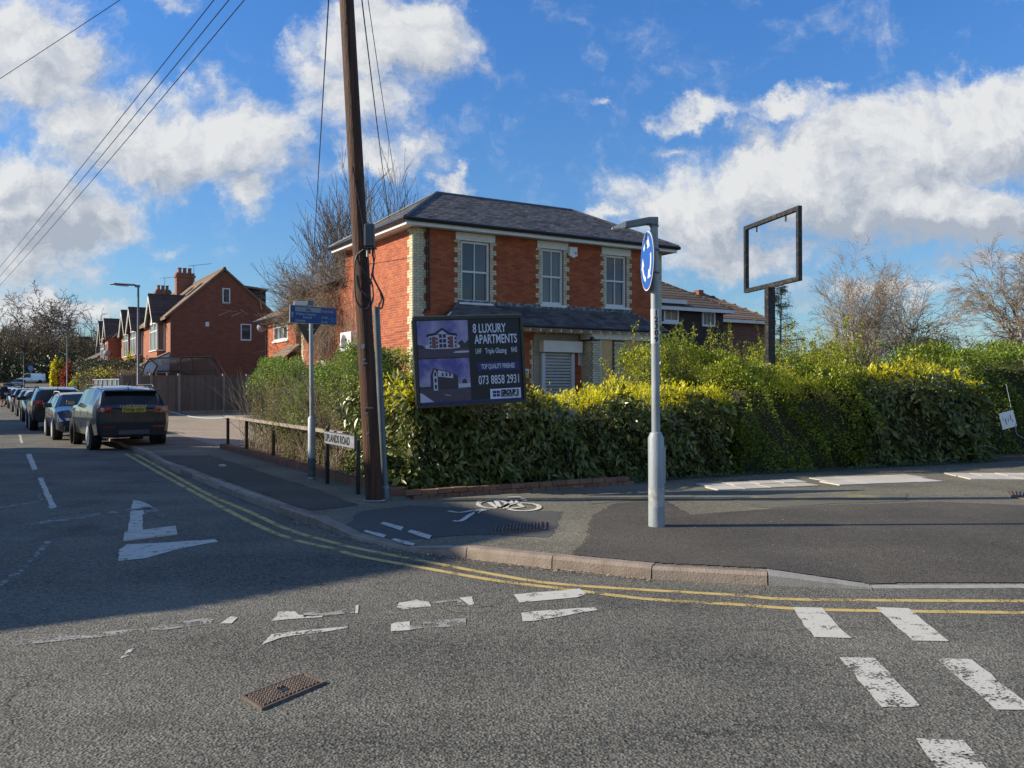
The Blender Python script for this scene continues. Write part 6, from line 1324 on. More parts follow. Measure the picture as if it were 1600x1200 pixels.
# ------------------------------------------------------------------ vegetation
rng = np.random.default_rng(11)
def unit(a): return a / np.maximum(np.linalg.norm(a, axis=1, keepdims=True), 1e-9)
def leaf_arrays(P, A, Nn, L, Wd, big):
    A = unit(A); S_ = unit(np.cross(A, Nn)); Nn = np.cross(S_, A); L = L[:, None]; Wd = Wd[:, None] / 2
    if big:
        mid = P + A * L * .5 - Nn * L * .02; l = P + A * L * .45 + S_ * Wd + Nn * Wd * .35; r = P + A * L * .45 - S_ * Wd + Nn * Wd * .35; tip = P + A * L - Nn * L * .12
        V = np.stack([P, l, mid, r, tip], 1).reshape(-1, 3); i = np.arange(len(P))[:, None, None] * 5
        Fa = (i + np.array([[0, 2, 1], [0, 3, 2], [1, 2, 4], [2, 3, 4]])[None]).reshape(-1, 3); return V, Fa, 4
    l = P + A * L * .5 + S_ * Wd; r = P + A * L * .5 - S_ * Wd + Nn * Wd * .5; V = np.stack([P, l, P + A * L, r], 1).reshape(-1, 3); i = np.arange(len(P))[:, None] * 4
    return V, (i + np.array([[0, 3, 2, 1]])).reshape(-1, 4), 1
def foliage(name, parent, P, N_, size, asp, m, big=False, droop=.35, kind='stuff', upn=.5, spread=.9, topl=None):
    n = len(P)
    if n == 0: return None
    A = N_ * .55 + rng.normal(0, spread * .6, (n, 3)); A[:, 2] -= droop; Nn = N_ * .5 + rng.normal(0, .45, (n, 3)); Nn[:, 2] += upn
    L = size * rng.uniform(.45, 1.35, n) * (1 + .25 * np.sin(P[:, 0] * 4.1 + P[:, 2] * 5.3)); V, Fa, k = leaf_arrays(P, A, Nn, L, L * asp, big); t = np.repeat(rng.random(n), k)
    return npmesh(name, V, Fa, t, m, parent, kind=kind)
def lump(P, a=.09):
    x, y, z = P[:, 0], P[:, 1], P[:, 2]; return a * (np.sin(x * 2.9 + z * 2.1) + np.sin(y * 4.3 - z * 3.7 + 1) + .8 * np.sin(x * 7.3 + y * 5.1 + z * 6) + .5 * np.sin(z * 11 + x * 13)) / 2
def box_points(A, B, th, z0, hf, n, back=.35, jit=.07, lumpa=.09):
    """points and outward normals over the surface of a hedge whose front runs A..B"""
    A = np.array(A)[:2]; B = np.array(B)[:2]; L = np.linalg.norm(B - A); e = (B - A) / L; nin = np.array([-e[1], e[0]])
    hm = np.mean([hf(u) for u in np.linspace(0, 1, 9)]); ar = np.array([L * hm, L * th * 1.3, th * hm, th * hm, L * hm * back]); c = rng.choice(5, n, p=ar / ar.sum())
    u = rng.random(n); w = rng.random(n); v = rng.random(n); h = np.array([hf(q) for q in u]); zz = z0 + v * h
    ft = {0: (0, None, -nin), 4: (1, None, nin)}
    U = u.copy(); Wt = w.copy(); Nx = np.zeros((n, 3))
    m0 = c == 0; Wt[m0] = 0; Nx[m0, :2] = -nin
    m4 = c == 4; Wt[m4] = 1; Nx[m4, :2] = nin
    m1 = c == 1; zz[m1] = (z0 + h)[m1]; Nx[m1, 2] = 1
    m2 = c == 2; U[m2] = 0; Nx[m2, :2] = -e; h2 = hf(0); zz[m2] = z0 + v[m2] * h2
    m3 = c == 3; U[m3] = 1; Nx[m3, :2] = e; zz[m3] = z0 + v[m3] * hf(1)
    P = np.zeros((n, 3)); P[:, :2] = A + e * (U * L)[:, None] + nin * (Wt * th)[:, None]; P[:, 2] = zz
    # round the shoulders
    edge = np.clip((zz - (z0 + h) + .25) / .25, 0, 1); P[:, :2] += (nin * .12) * (edge * (Wt < .5))[:, None]
    d = lump(P, lumpa) - np.abs(rng.normal(0, jit, n)); P += Nx * d[:, None]; return P, Nx, c, zz - z0 - h
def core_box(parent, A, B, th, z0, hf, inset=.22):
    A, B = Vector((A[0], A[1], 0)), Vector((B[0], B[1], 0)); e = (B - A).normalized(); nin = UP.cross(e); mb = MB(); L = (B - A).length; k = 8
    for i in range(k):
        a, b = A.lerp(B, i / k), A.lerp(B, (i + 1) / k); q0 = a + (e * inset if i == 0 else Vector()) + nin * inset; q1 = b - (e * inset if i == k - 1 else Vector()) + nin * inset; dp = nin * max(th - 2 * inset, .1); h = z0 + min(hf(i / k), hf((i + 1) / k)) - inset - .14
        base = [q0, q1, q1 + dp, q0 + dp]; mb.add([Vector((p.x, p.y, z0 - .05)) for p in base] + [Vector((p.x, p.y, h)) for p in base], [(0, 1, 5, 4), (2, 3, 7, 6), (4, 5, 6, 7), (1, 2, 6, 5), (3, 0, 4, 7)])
    mb.build('shaded_core', m_core, parent)  # solid dark core standing for the shade inside the hedge
def tubes(name, segs, m, parent, sides=3, kind=None):
    a = np.asarray(segs, dtype=np.float64); p0, p1, r0, r1 = a[:, 0:3], a[:, 3:6], a[:, 6:7], a[:, 7:8]; t = unit(p1 - p0); ref = np.where(np.abs(t[:, 2:3]) < .9, np.array([[0, 0, 1.]]), np.array([[1., 0, 0]])); x = unit(np.cross(t, ref)); y = np.cross(t, x)
    rings = [p + (x * math.cos(2 * math.pi * k / sides) + y * math.sin(2 * math.pi * k / sides)) * r for p, r in ((p0, r0), (p1, r1)) for k in range(sides)]
    V = np.stack(rings, 1).reshape(-1, 3); i = np.arange(len(a))[:, None, None] * (2 * sides); q = np.array([[k, (k + 1) % sides, sides + (k + 1) % sides, sides + k] for k in range(sides)])[None]
    Fa = (i + q).reshape(-1, 4); return npmesh(name, V, Fa, np.repeat(rng.random(len(a)), sides), m, parent, kind=kind, smooth=True)
def leaf_pieces(parent, P, N_, size, asp, m, n=300):
    """the leaves that show largest, each an object that shares one of four leaf meshes"""
    o = np.argsort(np.linalg.norm(P - np.array([0, 0, 1.6]), axis=1) + rng.random(len(P)) * 1.5)[:n]; meshes = []
    for k in range(4):
        V, Fa, _ = leaf_arrays(np.zeros((1, 3)), np.array([[0, 1., 0]]), np.array([[.05 * (k - 1.5), 0, 1.]]), np.ones(1), np.array([asp * (.85 + .1 * k)]), True); me = bpy.data.meshes.new('leaf'); me.from_pydata(V.tolist(), [], Fa.tolist()); me.materials.append(m); meshes.append(me)
    off = LOC[parent.name]
    for q in o:
        a = Vector(N_[q] * .6 + rng.normal(0, .5, 3)); a.z -= .4; a.normalize(); nn = Vector(N_[q] * .5 + rng.normal(0, .4, 3)); nn.z += .5; s_ = a.cross(nn).normalized(); nn = s_.cross(a); L_ = size * rng.uniform(.9, 1.35)
        M = Matrix((( *[s_[0] * L_, a[0] * L_, nn[0] * L_], P[q][0] - off.x), (*[s_[1] * L_, a[1] * L_, nn[1] * L_], P[q][1] - off.y), (*[s_[2] * L_, a[2] * L_, nn[2] * L_], P[q][2] - off.z), (0, 0, 0, 1)))
        lf = bpy.data.objects.new('leaf', meshes[int(rng.integers(4))]); COL.objects.link(lf); lf.parent = parent; lf.matrix_basis = M
ygrow = lambda P: np.sin(P[:, 0] * 2.3 + P[:, 1]) + np.sin(P[:, 0] * 5.1 + 2) * .6
def laurel(label, A, B, th, hf, n, side_pieces=0, z0=.12, yel=.75, yfront=.012, rel=.0, size=.128):
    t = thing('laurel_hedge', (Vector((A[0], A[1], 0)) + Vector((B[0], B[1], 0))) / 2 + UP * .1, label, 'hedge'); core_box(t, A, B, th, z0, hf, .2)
    P, Nx, c, dt = box_points(A, B, th, z0, hf, n, jit=.10, lumpa=.13)
    isy = ((c == 1) | (dt > -.14 - .07 * ygrow(P))) & (rng.random(n) < yel * np.clip(1.0 + .3 * ygrow(P * 1.7), .5, 1.2)) | (rng.random(n) < yfront)
    foliage('leaves', t, P[~isy], Nx[~isy], size, .38, m_laurel, True, .45)
    Py = P[isy].copy(); Ny = Nx[isy] * .4; Ny[:, 2] += .9; Py[:, 2] += np.abs(rng.normal(0, .045, len(Py))) * (1.2 + ygrow(Py * 2.1) * .6); foliage('new_growth', t, Py, Ny, size * .62, .36, m_yleaf, True, -.3)
    if side_pieces:
        P2_, N2_, c2_, d2_ = box_points(A, B, th, z0, hf, side_pieces * 4, back=0, jit=.02); k = c2_ == 0; leaf_pieces(t, P2_[k] + N2_[k] * .03, N2_[k], size * 1.1, .38, m_laurel, side_pieces)
    return t
cn = lambda v: (v.x, v.y)
Hd = HEDGE
laurel('glossy laurel hedge with yellow new tops running right from the wooden pole under the board', cn(Hd[1] - fn * .3 + fd * .1), cn(Hd[2] - fn * .3), 1.25, lambda u: 1.34 + .06 * math.sin(u * 9) - .10 * (u > .9), 19000, 300, yel=.85)
la = CORNER + D2 * 2.75 + P2 * .12; laurel('laurel hedge end with yellow tips, left of the wooden pole behind the street name sign', cn(la), cn(CORNER + D2 * .35 + P2 * .12), 1.15, lambda u: 1.52 + .05 * math.sin(u * 7), 8500, 0, yel=.3, yfront=.07)
laurel('laurel hedge with bright yellow top at the right end of the long hedge', cn(Hd[2].lerp(Hd[3], .47) - fn * .2), cn(Hd[2].lerp(Hd[3], .99) - fn * .2), 1.2, lambda u: 1.72 - .05 * math.sin(u * 8 + 1) - .22 * max(0, u - .8) * 5, 10000, 0, yel=.75, size=.15)
def privet(label, A, B, th, hf, n, shoots=0, mats=(m_privet, m_privet_y), yel=.25, size=.04, z0=.1, name='privet_hedge', jit=.10, lumpa=.2, shoot_h=(.25, .7), inset=.25):
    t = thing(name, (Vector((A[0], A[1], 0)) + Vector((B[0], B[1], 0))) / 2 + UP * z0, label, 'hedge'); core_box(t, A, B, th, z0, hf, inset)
    P, Nx, c, dt = box_points(A, B, th, z0, hf, n, jit=jit, lumpa=lumpa); sg = []
    if shoots:
        S0, Ns, cs, ds = box_points(A, B, th, z0, hf, shoots * 6, back=.1); S0 = S0[(cs == 1) | (ds > -.5)][:shoots]; ex = []
        for q in S0:
            h_ = rng.uniform(*shoot_h) * (1 if rng.random() < .35 else .5); d_ = np.array([rng.normal(0, .12), rng.normal(0, .12), 1]); d_ /= np.linalg.norm(d_); q = q - d_ * .1
            sg.append([*q, *(q + d_ * h_), .005, .002]); k = int(h_ / .012); tt = rng.random(k) ** .8; w_ = .055 * (1 - tt * .7); ex.append(np.c_[q + d_ * h_ * tt[:, None] + rng.normal(0, 1, (k, 3)) * w_[:, None]])
        ex = np.concatenate(ex); P = np.concatenate([P, ex]); Nx = np.concatenate([Nx, unit(rng.normal(0, 1, ex.shape)) * .8]); dt = np.concatenate([dt, np.ones(len(ex))])
        tubes('shoots', sg, m_twigr, t, 3, kind='stuff')
    pr = yel * np.clip(.7 + ygrow(P) * .5, 0, 2) * np.where(dt > -.45, 1, .25); isy = rng.random(len(P)) < pr
    foliage('leaves', t, P[~isy], Nx[~isy], size, .55, mats[0], False, .0); foliage('golden_leaves', t, P[isy], Nx[isy], size, .55, mats[1], False, -.3); return t
ha, hb = Hd[2], Hd[2].lerp(Hd[3], .5)
privet('small leaved privet hedge in the middle of the long hedge between the two laurels', cn(ha - fn * .25 + fd * .05), cn(hb - fn * .25), 1.5, lambda u: 1.68 + .14 * math.sin(u * 7) + .1 * u, 42000, 130, yel=.6, size=.042)
privet('tall straggly privet with upright shoots around the post of the empty sign frame', (2.75, 15.35), (7.9, 18.0), 1.6, lambda u: 1.92 + .2 * math.sin(u * 9 + .5) + .12 * math.sin(u * 23) + .1 * math.sin(u * 3), 46000, 330, yel=.48, size=.045, shoot_h=(.25, .95))
privet('short privet clump left of the lamp column in front of the boarded bay', (2.35, 15.0), (3.4, 15.5), .9, lambda u: 1.2 + .5 * u, 7000, 30, yel=.5, size=.042)
privet('dense round leaved green hedge rising at the right edge of the picture', (9.8, 18.3), (16.5, 21.0), 2.6, lambda u: 2.15 + .5 * u + .1 * math.sin(u * 15), 52000, 30, mats=(m_privet, m_shrub), yel=.3, size=.062, shoot_h=(.1, .3), name='green_hedge')
# straggly hedge beside the forecourt, brown stems showing
sa, sb2 = CORNER + D2 * 9.2, CORNER + D2 * 2.75; hfS = lambda u: 1.72 + .22 * math.sin(u * 8) + .12 * math.sin(u * 21) - .25 * (u < .08)
t = thing('straggly_hedge', (sa + sb2) / 2, 'straggly green hedge with bare brown stems showing, behind the low rail', 'hedge'); A_, B_ = cn(sa + P2 * .12), cn(sb2 + P2 * .12)
P, Nx, c, dt = box_points(A_, B_, 1.1, .2, hfS, 95000, jit=.16, lumpa=.2, back=.2)
dens_ = np.sin(P[:, 0] * 3.1 + P[:, 2] * 2.2) + np.sin(P[:, 1] * 3.9 - P[:, 2] * 1.2) + np.clip(dt + .55, -1, .6) * 3.2; kp = rng.random(len(P)) < np.clip(.6 + dens_ * .25, .12, 1); Pk, Nk = P[kp], Nx[kp]
g_ = rng.random(len(Pk)); foliage('leaves', t, Pk[g_ < .6], Nk[g_ < .6], .05, .42, m_shrub, False, .1); foliage('grey_leaves', t, Pk[(g_ >= .6) & (g_ < .88)], Nk[(g_ >= .6) & (g_ < .88)], .045, .42, m_shrub_g, False, .1); foliage('dead_leaves', t, P[~kp][:7000], Nx[~kp][:7000], .04, .5, m_dead, False, .5)
sg = []
for k in range(900):
    u = rng.random(); w_ = rng.uniform(.1, .95); q = np.array(sa + (sb2 - sa) * u + P2 * w_ * 1.1); q[2] = .12; d_ = np.array([rng.normal(0, .22), rng.normal(0, .22), 1]); r_ = rng.uniform(.003, .009)
    for j in range(5): q2 = q + d_ * rng.uniform(.22, .4); sg.append([*q, *q2, r_, r_ * .8]); q = q2; d_ = d_ + rng.normal(0, .2, 3) * np.array([1, 1, .3]); r_ *= .8
tubes('stems', sg, m_vine, t, 3); MB().box(frame(sa + P2 * .55, -D2), .3, 6.2, .1, .3, .0, 1.35).build('shaded_core', m_core, t)
def bush(name, label, c, rad, n, size, mlist, asp=.5, big=False, cat='bush', core=True, droop=.1, flat=.15):
    c = np.array(c, float); rad = np.array(rad, float); t = thing(name, (c[0], c[1], max(c[2] - rad[2], rise(c[1]))), label, cat); d_ = unit(rng.normal(0, 1, (n, 3))); rr = 1 + .14 * np.sin(d_[:, 0] * 7 + c[0]) + .12 * np.sin(d_[:, 1] * 9 + d_[:, 2] * 8) - np.abs(rng.normal(0, .1, n)); P = c + d_ * rad * rr[:, None]; s_ = rng.random(n); acc = 0
    for m, fr_ in mlist: k = (s_ >= acc) & (s_ < acc + fr_); acc += fr_; foliage('foliage', t, P[k], d_[k], size, asp, m, big, droop)
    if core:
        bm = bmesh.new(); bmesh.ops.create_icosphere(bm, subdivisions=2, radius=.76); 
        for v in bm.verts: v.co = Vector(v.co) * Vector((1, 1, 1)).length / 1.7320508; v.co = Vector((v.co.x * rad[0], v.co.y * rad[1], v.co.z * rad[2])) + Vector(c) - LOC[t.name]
        me = bpy.data.meshes.new('shaded_core'); bm.to_mesh(me); bm.free(); me.materials.append(m_core); link('shaded_core', me, t)
    return t
bush('round_shrub', 'rounded bright green shrub against the side wall under the air conditioning unit', (-3.25, 19.6, 1.45), (1.15, 1.1, 1.05), 15000, .055, [(m_shrub, .75), (m_privet_y, .25)])
bush('small_bush', 'small green bush growing behind the wooden pole beside the side wall', (-1.95, 16.6, 1.0), (.6, .6, .8), 5000, .05, [(m_shrub, .5), (m_dkgreen, .5)])
bush('dark_evergreen_bush', 'dark rounded evergreen bush beyond the hedge, right of the bare birch', (at(1448, 0, 30).x, 30, 2.1), (1.45, 1.3, 1.6), 12000, .09, [(m_dkgreen, .7), (m_olive, .3)], asp=.3)
MBk = MB(); MBk.tube([gp(880, 760, .1) - Vector((0, -7.2, 0)) + UP * 0, ], .01) if False else None
# climbing sprig in front of the boarded bay
t = thing('climbing_sprig', (1.7, 14.9, .6), 'thin leafy shoot leaning in front of the boarded bay opening', 'plant'); pts = [at(968, 615, 14.9), at(958, 592, 14.9), at(948, 574, 14.9), at(939, 561, 14.9)]; MB().tube(smooth_pts(pts), .006, 5).build('stem', m_twigr, t)
Pq = np.array([np.array(pts[0].lerp(pts[1], r_)) if k < 45 else (np.array(pts[1].lerp(pts[2], r_)) if k < 85 else np.array(pts[2].lerp(pts[3], r_))) for k, r_ in enumerate(rng.random(120))]) + rng.normal(0, .03, (120, 3)); foliage('leaves', t, Pq, unit(rng.normal(0, 1, Pq.shape)), .05, .55, m_privet_y)

# trees
def grow(base, H, r0, seed, nlev=4, trunk_frac=.35, spread=.75, child=(5, 5, 4, 4), lenf=(.55, .6, .6, .6), grav=(.15, .05, -.02, -.05), wob=.13, start=.35, lean=(0, 0), stems=1, twig_r=.006):
    g = np.random.default_rng(seed); A, Bq = [], []
    def br(p, d, L_, r_, lev, k):
        step = L_ / k; pr = r_
        for j in range(k):
            d = d + g.normal(0, wob, 3); d[2] += grav[min(lev, 3)]; d /= np.linalg.norm(d); q = p + d * step; rn = max(r_ * (1 - (j + 1) / k * .65), twig_r); (A if lev < 2 else Bq).append([*p, *q, pr, rn]); p = q; pr = rn
            if lev < nlev and (j + 1) / k > (start if lev == 0 else .25):
                nc = child[lev] * (1.0 if j == k - 1 else .6) * 2.2 / k; nc = int(nc) + (g.random() < nc - int(nc))
                for _ in range(max(nc, 1 if j == k - 1 else 0)):
                    ax = g.normal(0, 1, 3); ax -= d * (ax @ d); ax /= np.linalg.norm(ax); an = spread * g.uniform(.6, 1.25); dd = d * math.cos(an) + ax * math.sin(an); br(p, dd, L_ * lenf[lev] * g.uniform(.65, 1.15), max(rn * g.uniform(.5, .75), twig_r), lev + 1, max(3, k - 2) if lev < 2 else 3)
    for s_ in range(stems): d0 = np.array([lean[0] + (g.normal(0, .25) if stems > 1 else 0), lean[1] + (g.normal(0, .2) if stems > 1 else 0), 1.]); d0 /= np.linalg.norm(d0); br(np.array(base, float) + (g.normal(0, .3, 3) * np.array([1, 1, 0]) if stems > 1 else 0), d0, H * .62 * (g.uniform(.8, 1.05) if stems > 1 else 1), r0, 0, 7)
    return A, Bq
def tree(label, base, H, r0, seed, mt=m_bark, mc=m_twig, group=None, name='bare_tree', **k):
    t = thing(name, base, label, 'tree', group); A, Bq = grow(base, H, r0, seed, **k); tubes('trunk', A, mt, t, 6); tubes('crown', Bq, mc, t, 3); return t, len(A) + len(Bq)
cnt = 0
TR = []
bx = at(595, 0, 37); TR.append(tree('bare multi stemmed tree rising behind the creeper covered rear wing', (bx.x - .9, 37, .1), 9.6, .12, 5, stems=11, wob=.07, grav=(.12, .14, .12, .1), spread=.42, child=(5, 5, 4, 0), nlev=3, twig_r=.008, start=.2))
TR.append(tree('thin bare sapling leaning left behind the wooden pole', (at(540, 0, 36).x, 36, .1), 6.9, .1, 8, stems=6, wob=.09, lean=(-.25, 0), grav=(.05, .03, .03, .02), spread=.6, child=(4, 4, 3, 0), nlev=3, twig_r=.008, start=.25))
bx = at(1352, 0, 46); TR.append(tree('wide bare birch tree with reddish twigs beyond the hedge, right of the sign frame', (bx.x, 46, .1), 6.7, .19, 21, m_barkb, m_twigb, stems=5, spread=.6, wob=.1, child=(6, 6, 5, 3), twig_r=.006, grav=(.05, .05, .0, -.06), lenf=(.6, .6, .55, .5), start=.15, name='birch_tree'))
bx = at(1600, 0, 33); TR.append(tree('tall pale stemmed birch with orange brown twigs at the right edge', (bx.x + 1.5, 33, .1), 8.2, .19, 33, m_barkb, m_twigb, stems=5, spread=.6, wob=.09, child=(7, 7, 6, 3), twig_r=.0055, grav=(.1, .03, -.04, -.12), lenf=(.42, .55, .55, .5), start=.2, name='birch_tree'))
TR.append(tree('thin bare dark branched shrub beside the dark evergreen bush', (at(1440, 0, 31).x, 31, .1), 5.2, .07, 40, stems=4, spread=.6, child=(4, 4, 3, 0), nlev=3, twig_r=.008))
oak = dict(spread=.85, wob=.22, child=(5, 4, 4, 3), grav=(.1, .02, .03, .02), lenf=(.75, .6, .55, .5), twig_r=.045, start=.3)
for px, Y, H_, sd_, lab in ((-22, 205, 21, 50, 'bare oak cut by the left edge above the parked cars'), (14, 200, 22, 51, 'broad bare oak, second of the distant trees from the left edge'), (36, 190, 21, 52, 'bare oak above the distant white van'), (62, 205, 21, 53, 'bare oak just left of the second street lamp'), (84, 195, 19, 54, 'bare oak directly above the yellow bush'), (108, 200, 19, 55, 'bare oak above the red bush'), (150, 170, 18, 56, 'crooked leaning dead tree just left of the far house gables')):
    TR.append(tree(lab, (at(px, 0, Y).x, Y, rise(Y)), H_ * .74, .75, sd_, group='bare oaks at the end of the road', **({**oak, **(dict(child=(4, 3, 3, 2), wob=.28, lean=(.1, 0)) if px == 150 else {})})))
print('tree segments', sum(q[1] for q in TR))
# conifer behind the sign post
c_ = at(1218, 0, 52); t = thing('conifer', (c_.x, 52, .1), 'thin ragged dark conifer just right of the sign frame post', 'tree'); sg = [[c_.x, 52, .1, c_.x + .1, 52, 7.4, .12, .03]]; Pc = []
for k in range(120):
    z = rng.uniform(3, 7.6); an = rng.random() * 6.28; L_ = (7.9 - z) * .42 * rng.uniform(.5, 1.2) + .2; d_ = np.array([math.cos(an), math.sin(an), .1]); p0 = np.array([c_.x, 52, z]); sg.append([*p0, *(p0 + d_ * L_), .02, .01]); tt = rng.uniform(.4, 1.05, 38); Pc.append(p0 + d_ * L_ * tt[:, None] + rng.normal(0, .1, (38, 3)))
tubes('trunk', sg, m_bark, t, 4); Pc = np.concatenate(Pc); foliage('foliage', t, Pc, unit(rng.normal(0, 1, Pc.shape)), .16, .2, m_dkgreen, False, .2)
# red brown stems right of the evergreen bush
t = thing('bare_shrub', (at(1480, 0, 24).x, 24, .1), 'mass of bare reddish brown stems between the evergreen bush and the green hedge', 'shrub'); sg = []
for k in range(1500):
    q = np.array([at(rng.uniform(1425, 1540), 0, 24).x, 24 + rng.uniform(-.6, 1.2), rng.uniform(.8, 1.6)]); d_ = np.array([rng.normal(.25, .5), rng.normal(0, .3), .8]); r_ = .006
    for j in range(4): q2 = q + d_ * rng.uniform(.1, .26); sg.append([*q, *q2, r_, r_ * .8]); q = q2; d_ = d_ + rng.normal(0, .25, 3); r_ *= .8
for k in range(26):
    q = np.array([at(rng.uniform(1440, 1560), 0, 24).x, 24, 1.6]); d_ = np.array([rng.normal(-.1, .3), 0, 1.]); r_ = .008
    for j in range(6): q2 = q + d_ * rng.uniform(.15, .32); sg.append([*q, *q2, r_, r_ * .8]); q = q2; d_ = d_ + rng.normal(0, .18, 3); r_ *= .85
tubes('stems', sg, m_twigr, t, 3)
# dry creeper over the rear wing and up the side wall
t = thing('dry_creeper', W3(-.2, 8, 2), 'mass of dry leafless creeper hanging over the rear wing and side wall', 'creeper'); sg = []
def strand(q, d_, n_, st_, wob, r_, pull=None):
    for j in range(n_):
        q2 = q + d_ * st_; sg.append([*q, *q2, r_, r_ * .93]); q = q2; d_ = d_ + rng.normal(0, wob, 3); d_ /= np.linalg.norm(d_); r_ = max(r_ * .93, .003)
P2n, D2n = np.array(P2), np.array(D2)
for k in range(1300):
    s_ = rng.uniform(5.8, 11.2); z = rng.uniform(3.9, 5.7) + .35 * math.sin(s_ * 2); out = -abs(rng.normal(.1, .3)); q = np.array(W3(out, s_, z)); strand(q, unit(rng.normal(0, 1, (1, 3)) + np.array([[-.3, 0, -.2]]))[0], 9, .12, .45, rng.uniform(.005, .010))
for k in range(420):
    s_ = rng.normal(7.4, .75); q = np.array(W3(-.08 - rng.random() * .16, s_, rng.uniform(3.0, 5.0))); strand(q, np.array([rng.normal(0, .15), rng.normal(0, .15), -1.]), 14, .16, .16, rng.uniform(.005, .012))
for k in range(170):
    s_ = rng.uniform(2.4, 5.6) if k % 3 else rng.uniform(4.6, 5.6); q = np.array(W3(-.035, s_, rng.uniform(1.2, 3.5))); dz = np.array([rng.normal(0, .2) * D2n[0], rng.normal(0, .2) * D2n[1], 1.])
    for j in range(int(rng.uniform(6, 16))): q2 = q + dz * .16; sg.append([*q, *q2, .006, .005]); q = q2; ds_ = rng.normal(0, .18); dz = np.array([dz[0] * .8 + ds_ * D2n[0], dz[1] * .8 + ds_ * D2n[1], 1.])
for k in range(160):
    s_ = rng.uniform(5.0, 6.2); q = np.array(W3(-.15, s_, rng.uniform(5.0, 6.5))); strand(q, unit(rng.normal(0, 1, (1, 3)))[0], 8, .1, .5, .006)
for k in range(120):
    s_ = rng.uniform(9.5, 11.5); q = np.array(W3(-.2, s_, rng.uniform(4.0, 5.6))); strand(q, unit(np.array([[-1.2, .3, .15]]) + rng.normal(0, .5, (1, 3)))[0], 12, .13, .2, .007)
tubes('stems', sg, m_vine, t, 3)
# roadside planting down the side street
def bushpx(name, label, px, Y, wpx, ytop, n, size, ml, zb=0): r_ = wpx / 2 / F * Y; zt = EYE + (HY - ytop) / F * Y; return bush(name, label, (at(px, 0, Y).x, Y, (zt + zb) / 2), (r_, r_, (zt - zb) / 2), n, size, ml)
bushpx('yellow_bush', 'bright yellow and dark green bush beside the far footway', 91, 74, 20, 562, 6000, .16, [(m_dkgreen, .5), (m_shrub, .2), (m_yleaf, .3)]); bushpx('yellow_bush', 'narrow all yellow edge bush on the road side of the dark one', 83, 73, 8, 568, 1600, .14, [(m_yleaf, .9), (m_shrub, .1)])
bushpx('red_bush', 'red leaved bush between the yellow bush and the green hedge', 108, 69, 22, 567, 5000, .14, [(m_redleaf, .9), (m_dkgreen, .1)]); bushpx('yellow_bush', 'low yellow green bush in front of the end of the dark hedge', 117, 60, 16, 592, 1800, .11, [(m_yleaf, .35), (m_shrub, .65)])
ga, gb = at(112, 0, 64), at(212, 0, 49); privet('dark clipped garden hedge behind the parked cars and the first street lamp', (ga.x, ga.y), (gb.x, gb.y), 1.6, lambda u: 3.2 - .45 * u + .1 * math.sin(u * 20), 20000, 0, mats=(m_dkgreen, m_olive), yel=.6, size=.12, name='garden_hedge', lumpa=.25)
ga, gb = at(116, 0, 56), at(150, 0, 49); privet('brown and green mixed hedge lower in front of the dark garden hedge', (ga.x, ga.y), (gb.x, gb.y), 1.2, lambda u: 2.35 + .1 * math.sin(u * 20), 8000, 0, mats=(m_olive, m_yleaf), yel=.25, size=.09, name='garden_hedge', lumpa=.25)
ga, gb = at(150, 0, 52), at(206, 0, 46); privet('russet brown low hedge behind the metal gate', (ga.x, ga.y), (gb.x, gb.y), 1.0, lambda u: 2.25 + .1 * math.sin(u * 20), 7000, 0, mats=(m_dead, m_olive), yel=.4, size=.08, name='garden_hedge', lumpa=.25)
bushpx('garden_bush', 'pale yellow green bush against the bay fronted house behind the lamp', 204, 57, 12, 549, 1800, .1, [(m_privet_y, .9), (m_dkgreen, .1)])
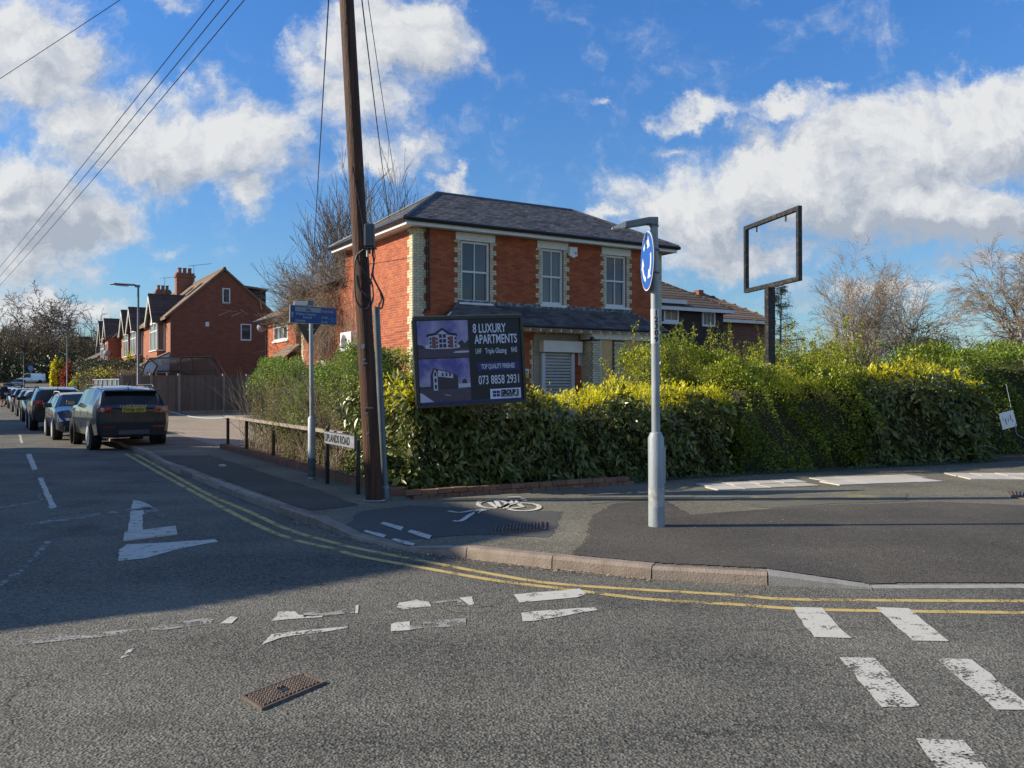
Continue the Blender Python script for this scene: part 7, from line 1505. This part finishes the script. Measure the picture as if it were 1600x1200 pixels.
# woodland edge at the end of the road
t = thing('scrub_woodland', (at(70, 0, 190).x, 190, rise(190)), None, None); t['kind'] = 'stuff'
def scrub(n, x0, x1, Y0, Y1, ytop, zf, size, m, nm):
    px = rng.uniform(x0, x1, n); Y = rng.uniform(Y0, Y1, n); X = (px - CX) / F * Y; hmax = EYE + (HY - ytop) / F * Y - 2 + 1.6 * np.sin(px * .13) + 1.3 * np.sin(px * .29 + Y * .1); gz = np.array([rise(y) for y in Y]); z = gz + rng.random(n) ** .7 * (hmax - gz) * zf; P = np.c_[X, Y, z]; foliage(nm, t, P, unit(rng.normal(0, 1, P.shape) + np.array([[0, -.6, .3]])), size, .6, m, False, .1, upn=.2)
scrub(34000, -120, 200, 176, 205, 516, 1.0, .42, m_olive, 'scrub'); scrub(9000, -120, 160, 172, 190, 545, 1.0, .45, m_dkgreen, 'evergreen_scrub'); scrub(7000, -60, 200, 178, 200, 520, 1, .4, m_dead, 'brown_scrub')
sg = []
for k in range(2600):
    px = rng.uniform(-100, 200); Y = rng.uniform(178, 200); q = np.array([(px - CX) / F * Y, Y, rise(Y) + rng.uniform(0, 9)]); d_ = np.array([rng.normal(0, .4), rng.normal(0, .3), 1.]); r_ = rng.uniform(.03, .08)
    for j in range(4): q2 = q + d_ * rng.uniform(.6, 1.3); sg.append([*q, *q2, r_, r_ * .7]); q = q2; d_ = d_ + rng.normal(0, .3, 3); r_ *= .7
tubes('thin_stems', sg, m_twig, t, 3); 
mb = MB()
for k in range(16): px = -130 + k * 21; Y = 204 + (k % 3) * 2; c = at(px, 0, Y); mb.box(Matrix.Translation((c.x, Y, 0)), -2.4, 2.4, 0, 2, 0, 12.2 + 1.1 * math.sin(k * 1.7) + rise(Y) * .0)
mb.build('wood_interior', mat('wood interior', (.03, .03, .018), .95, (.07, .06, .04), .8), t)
# distant green beyond the right hedge
t = thing('distant_treeline', (40, 80, 0), None, None); t['kind'] = 'stuff'; n = 16000; X = rng.uniform(6, 90, n); Y = rng.uniform(78, 92, n); z = rng.random(n) ** .8 * (3.6 + .7 * np.sin(X * .35) + .5 * np.sin(X * .9)); foliage('scrub', t, np.c_[X, Y, z], unit(rng.normal(0, 1, (n, 3)) + np.array([[0, -.6, .3]])), .4, .6, m_olive, False, .1)
# weeds at the foot of the hedge and lichen tufts
P = []
for k in range(2600):
    u = rng.random(); q = (HEDGE[1].lerp(HEDGE[2], u * 1.0) if k % 2 else HEDGE[2].lerp(HEDGE[3], u)); q = q + fn * rng.uniform(-.05, .16); P.append([q.x, q.y, .1 + rng.random() * .05])
tw = thing('weeds', CORNER, None, None); tw['kind'] = 'stuff'; P = np.array(P); foliage('weed_leaves', tw, P, np.tile([[0, -.3, .8]], (len(P), 1)), .045, .35, m_shrub_g, False, -.2)
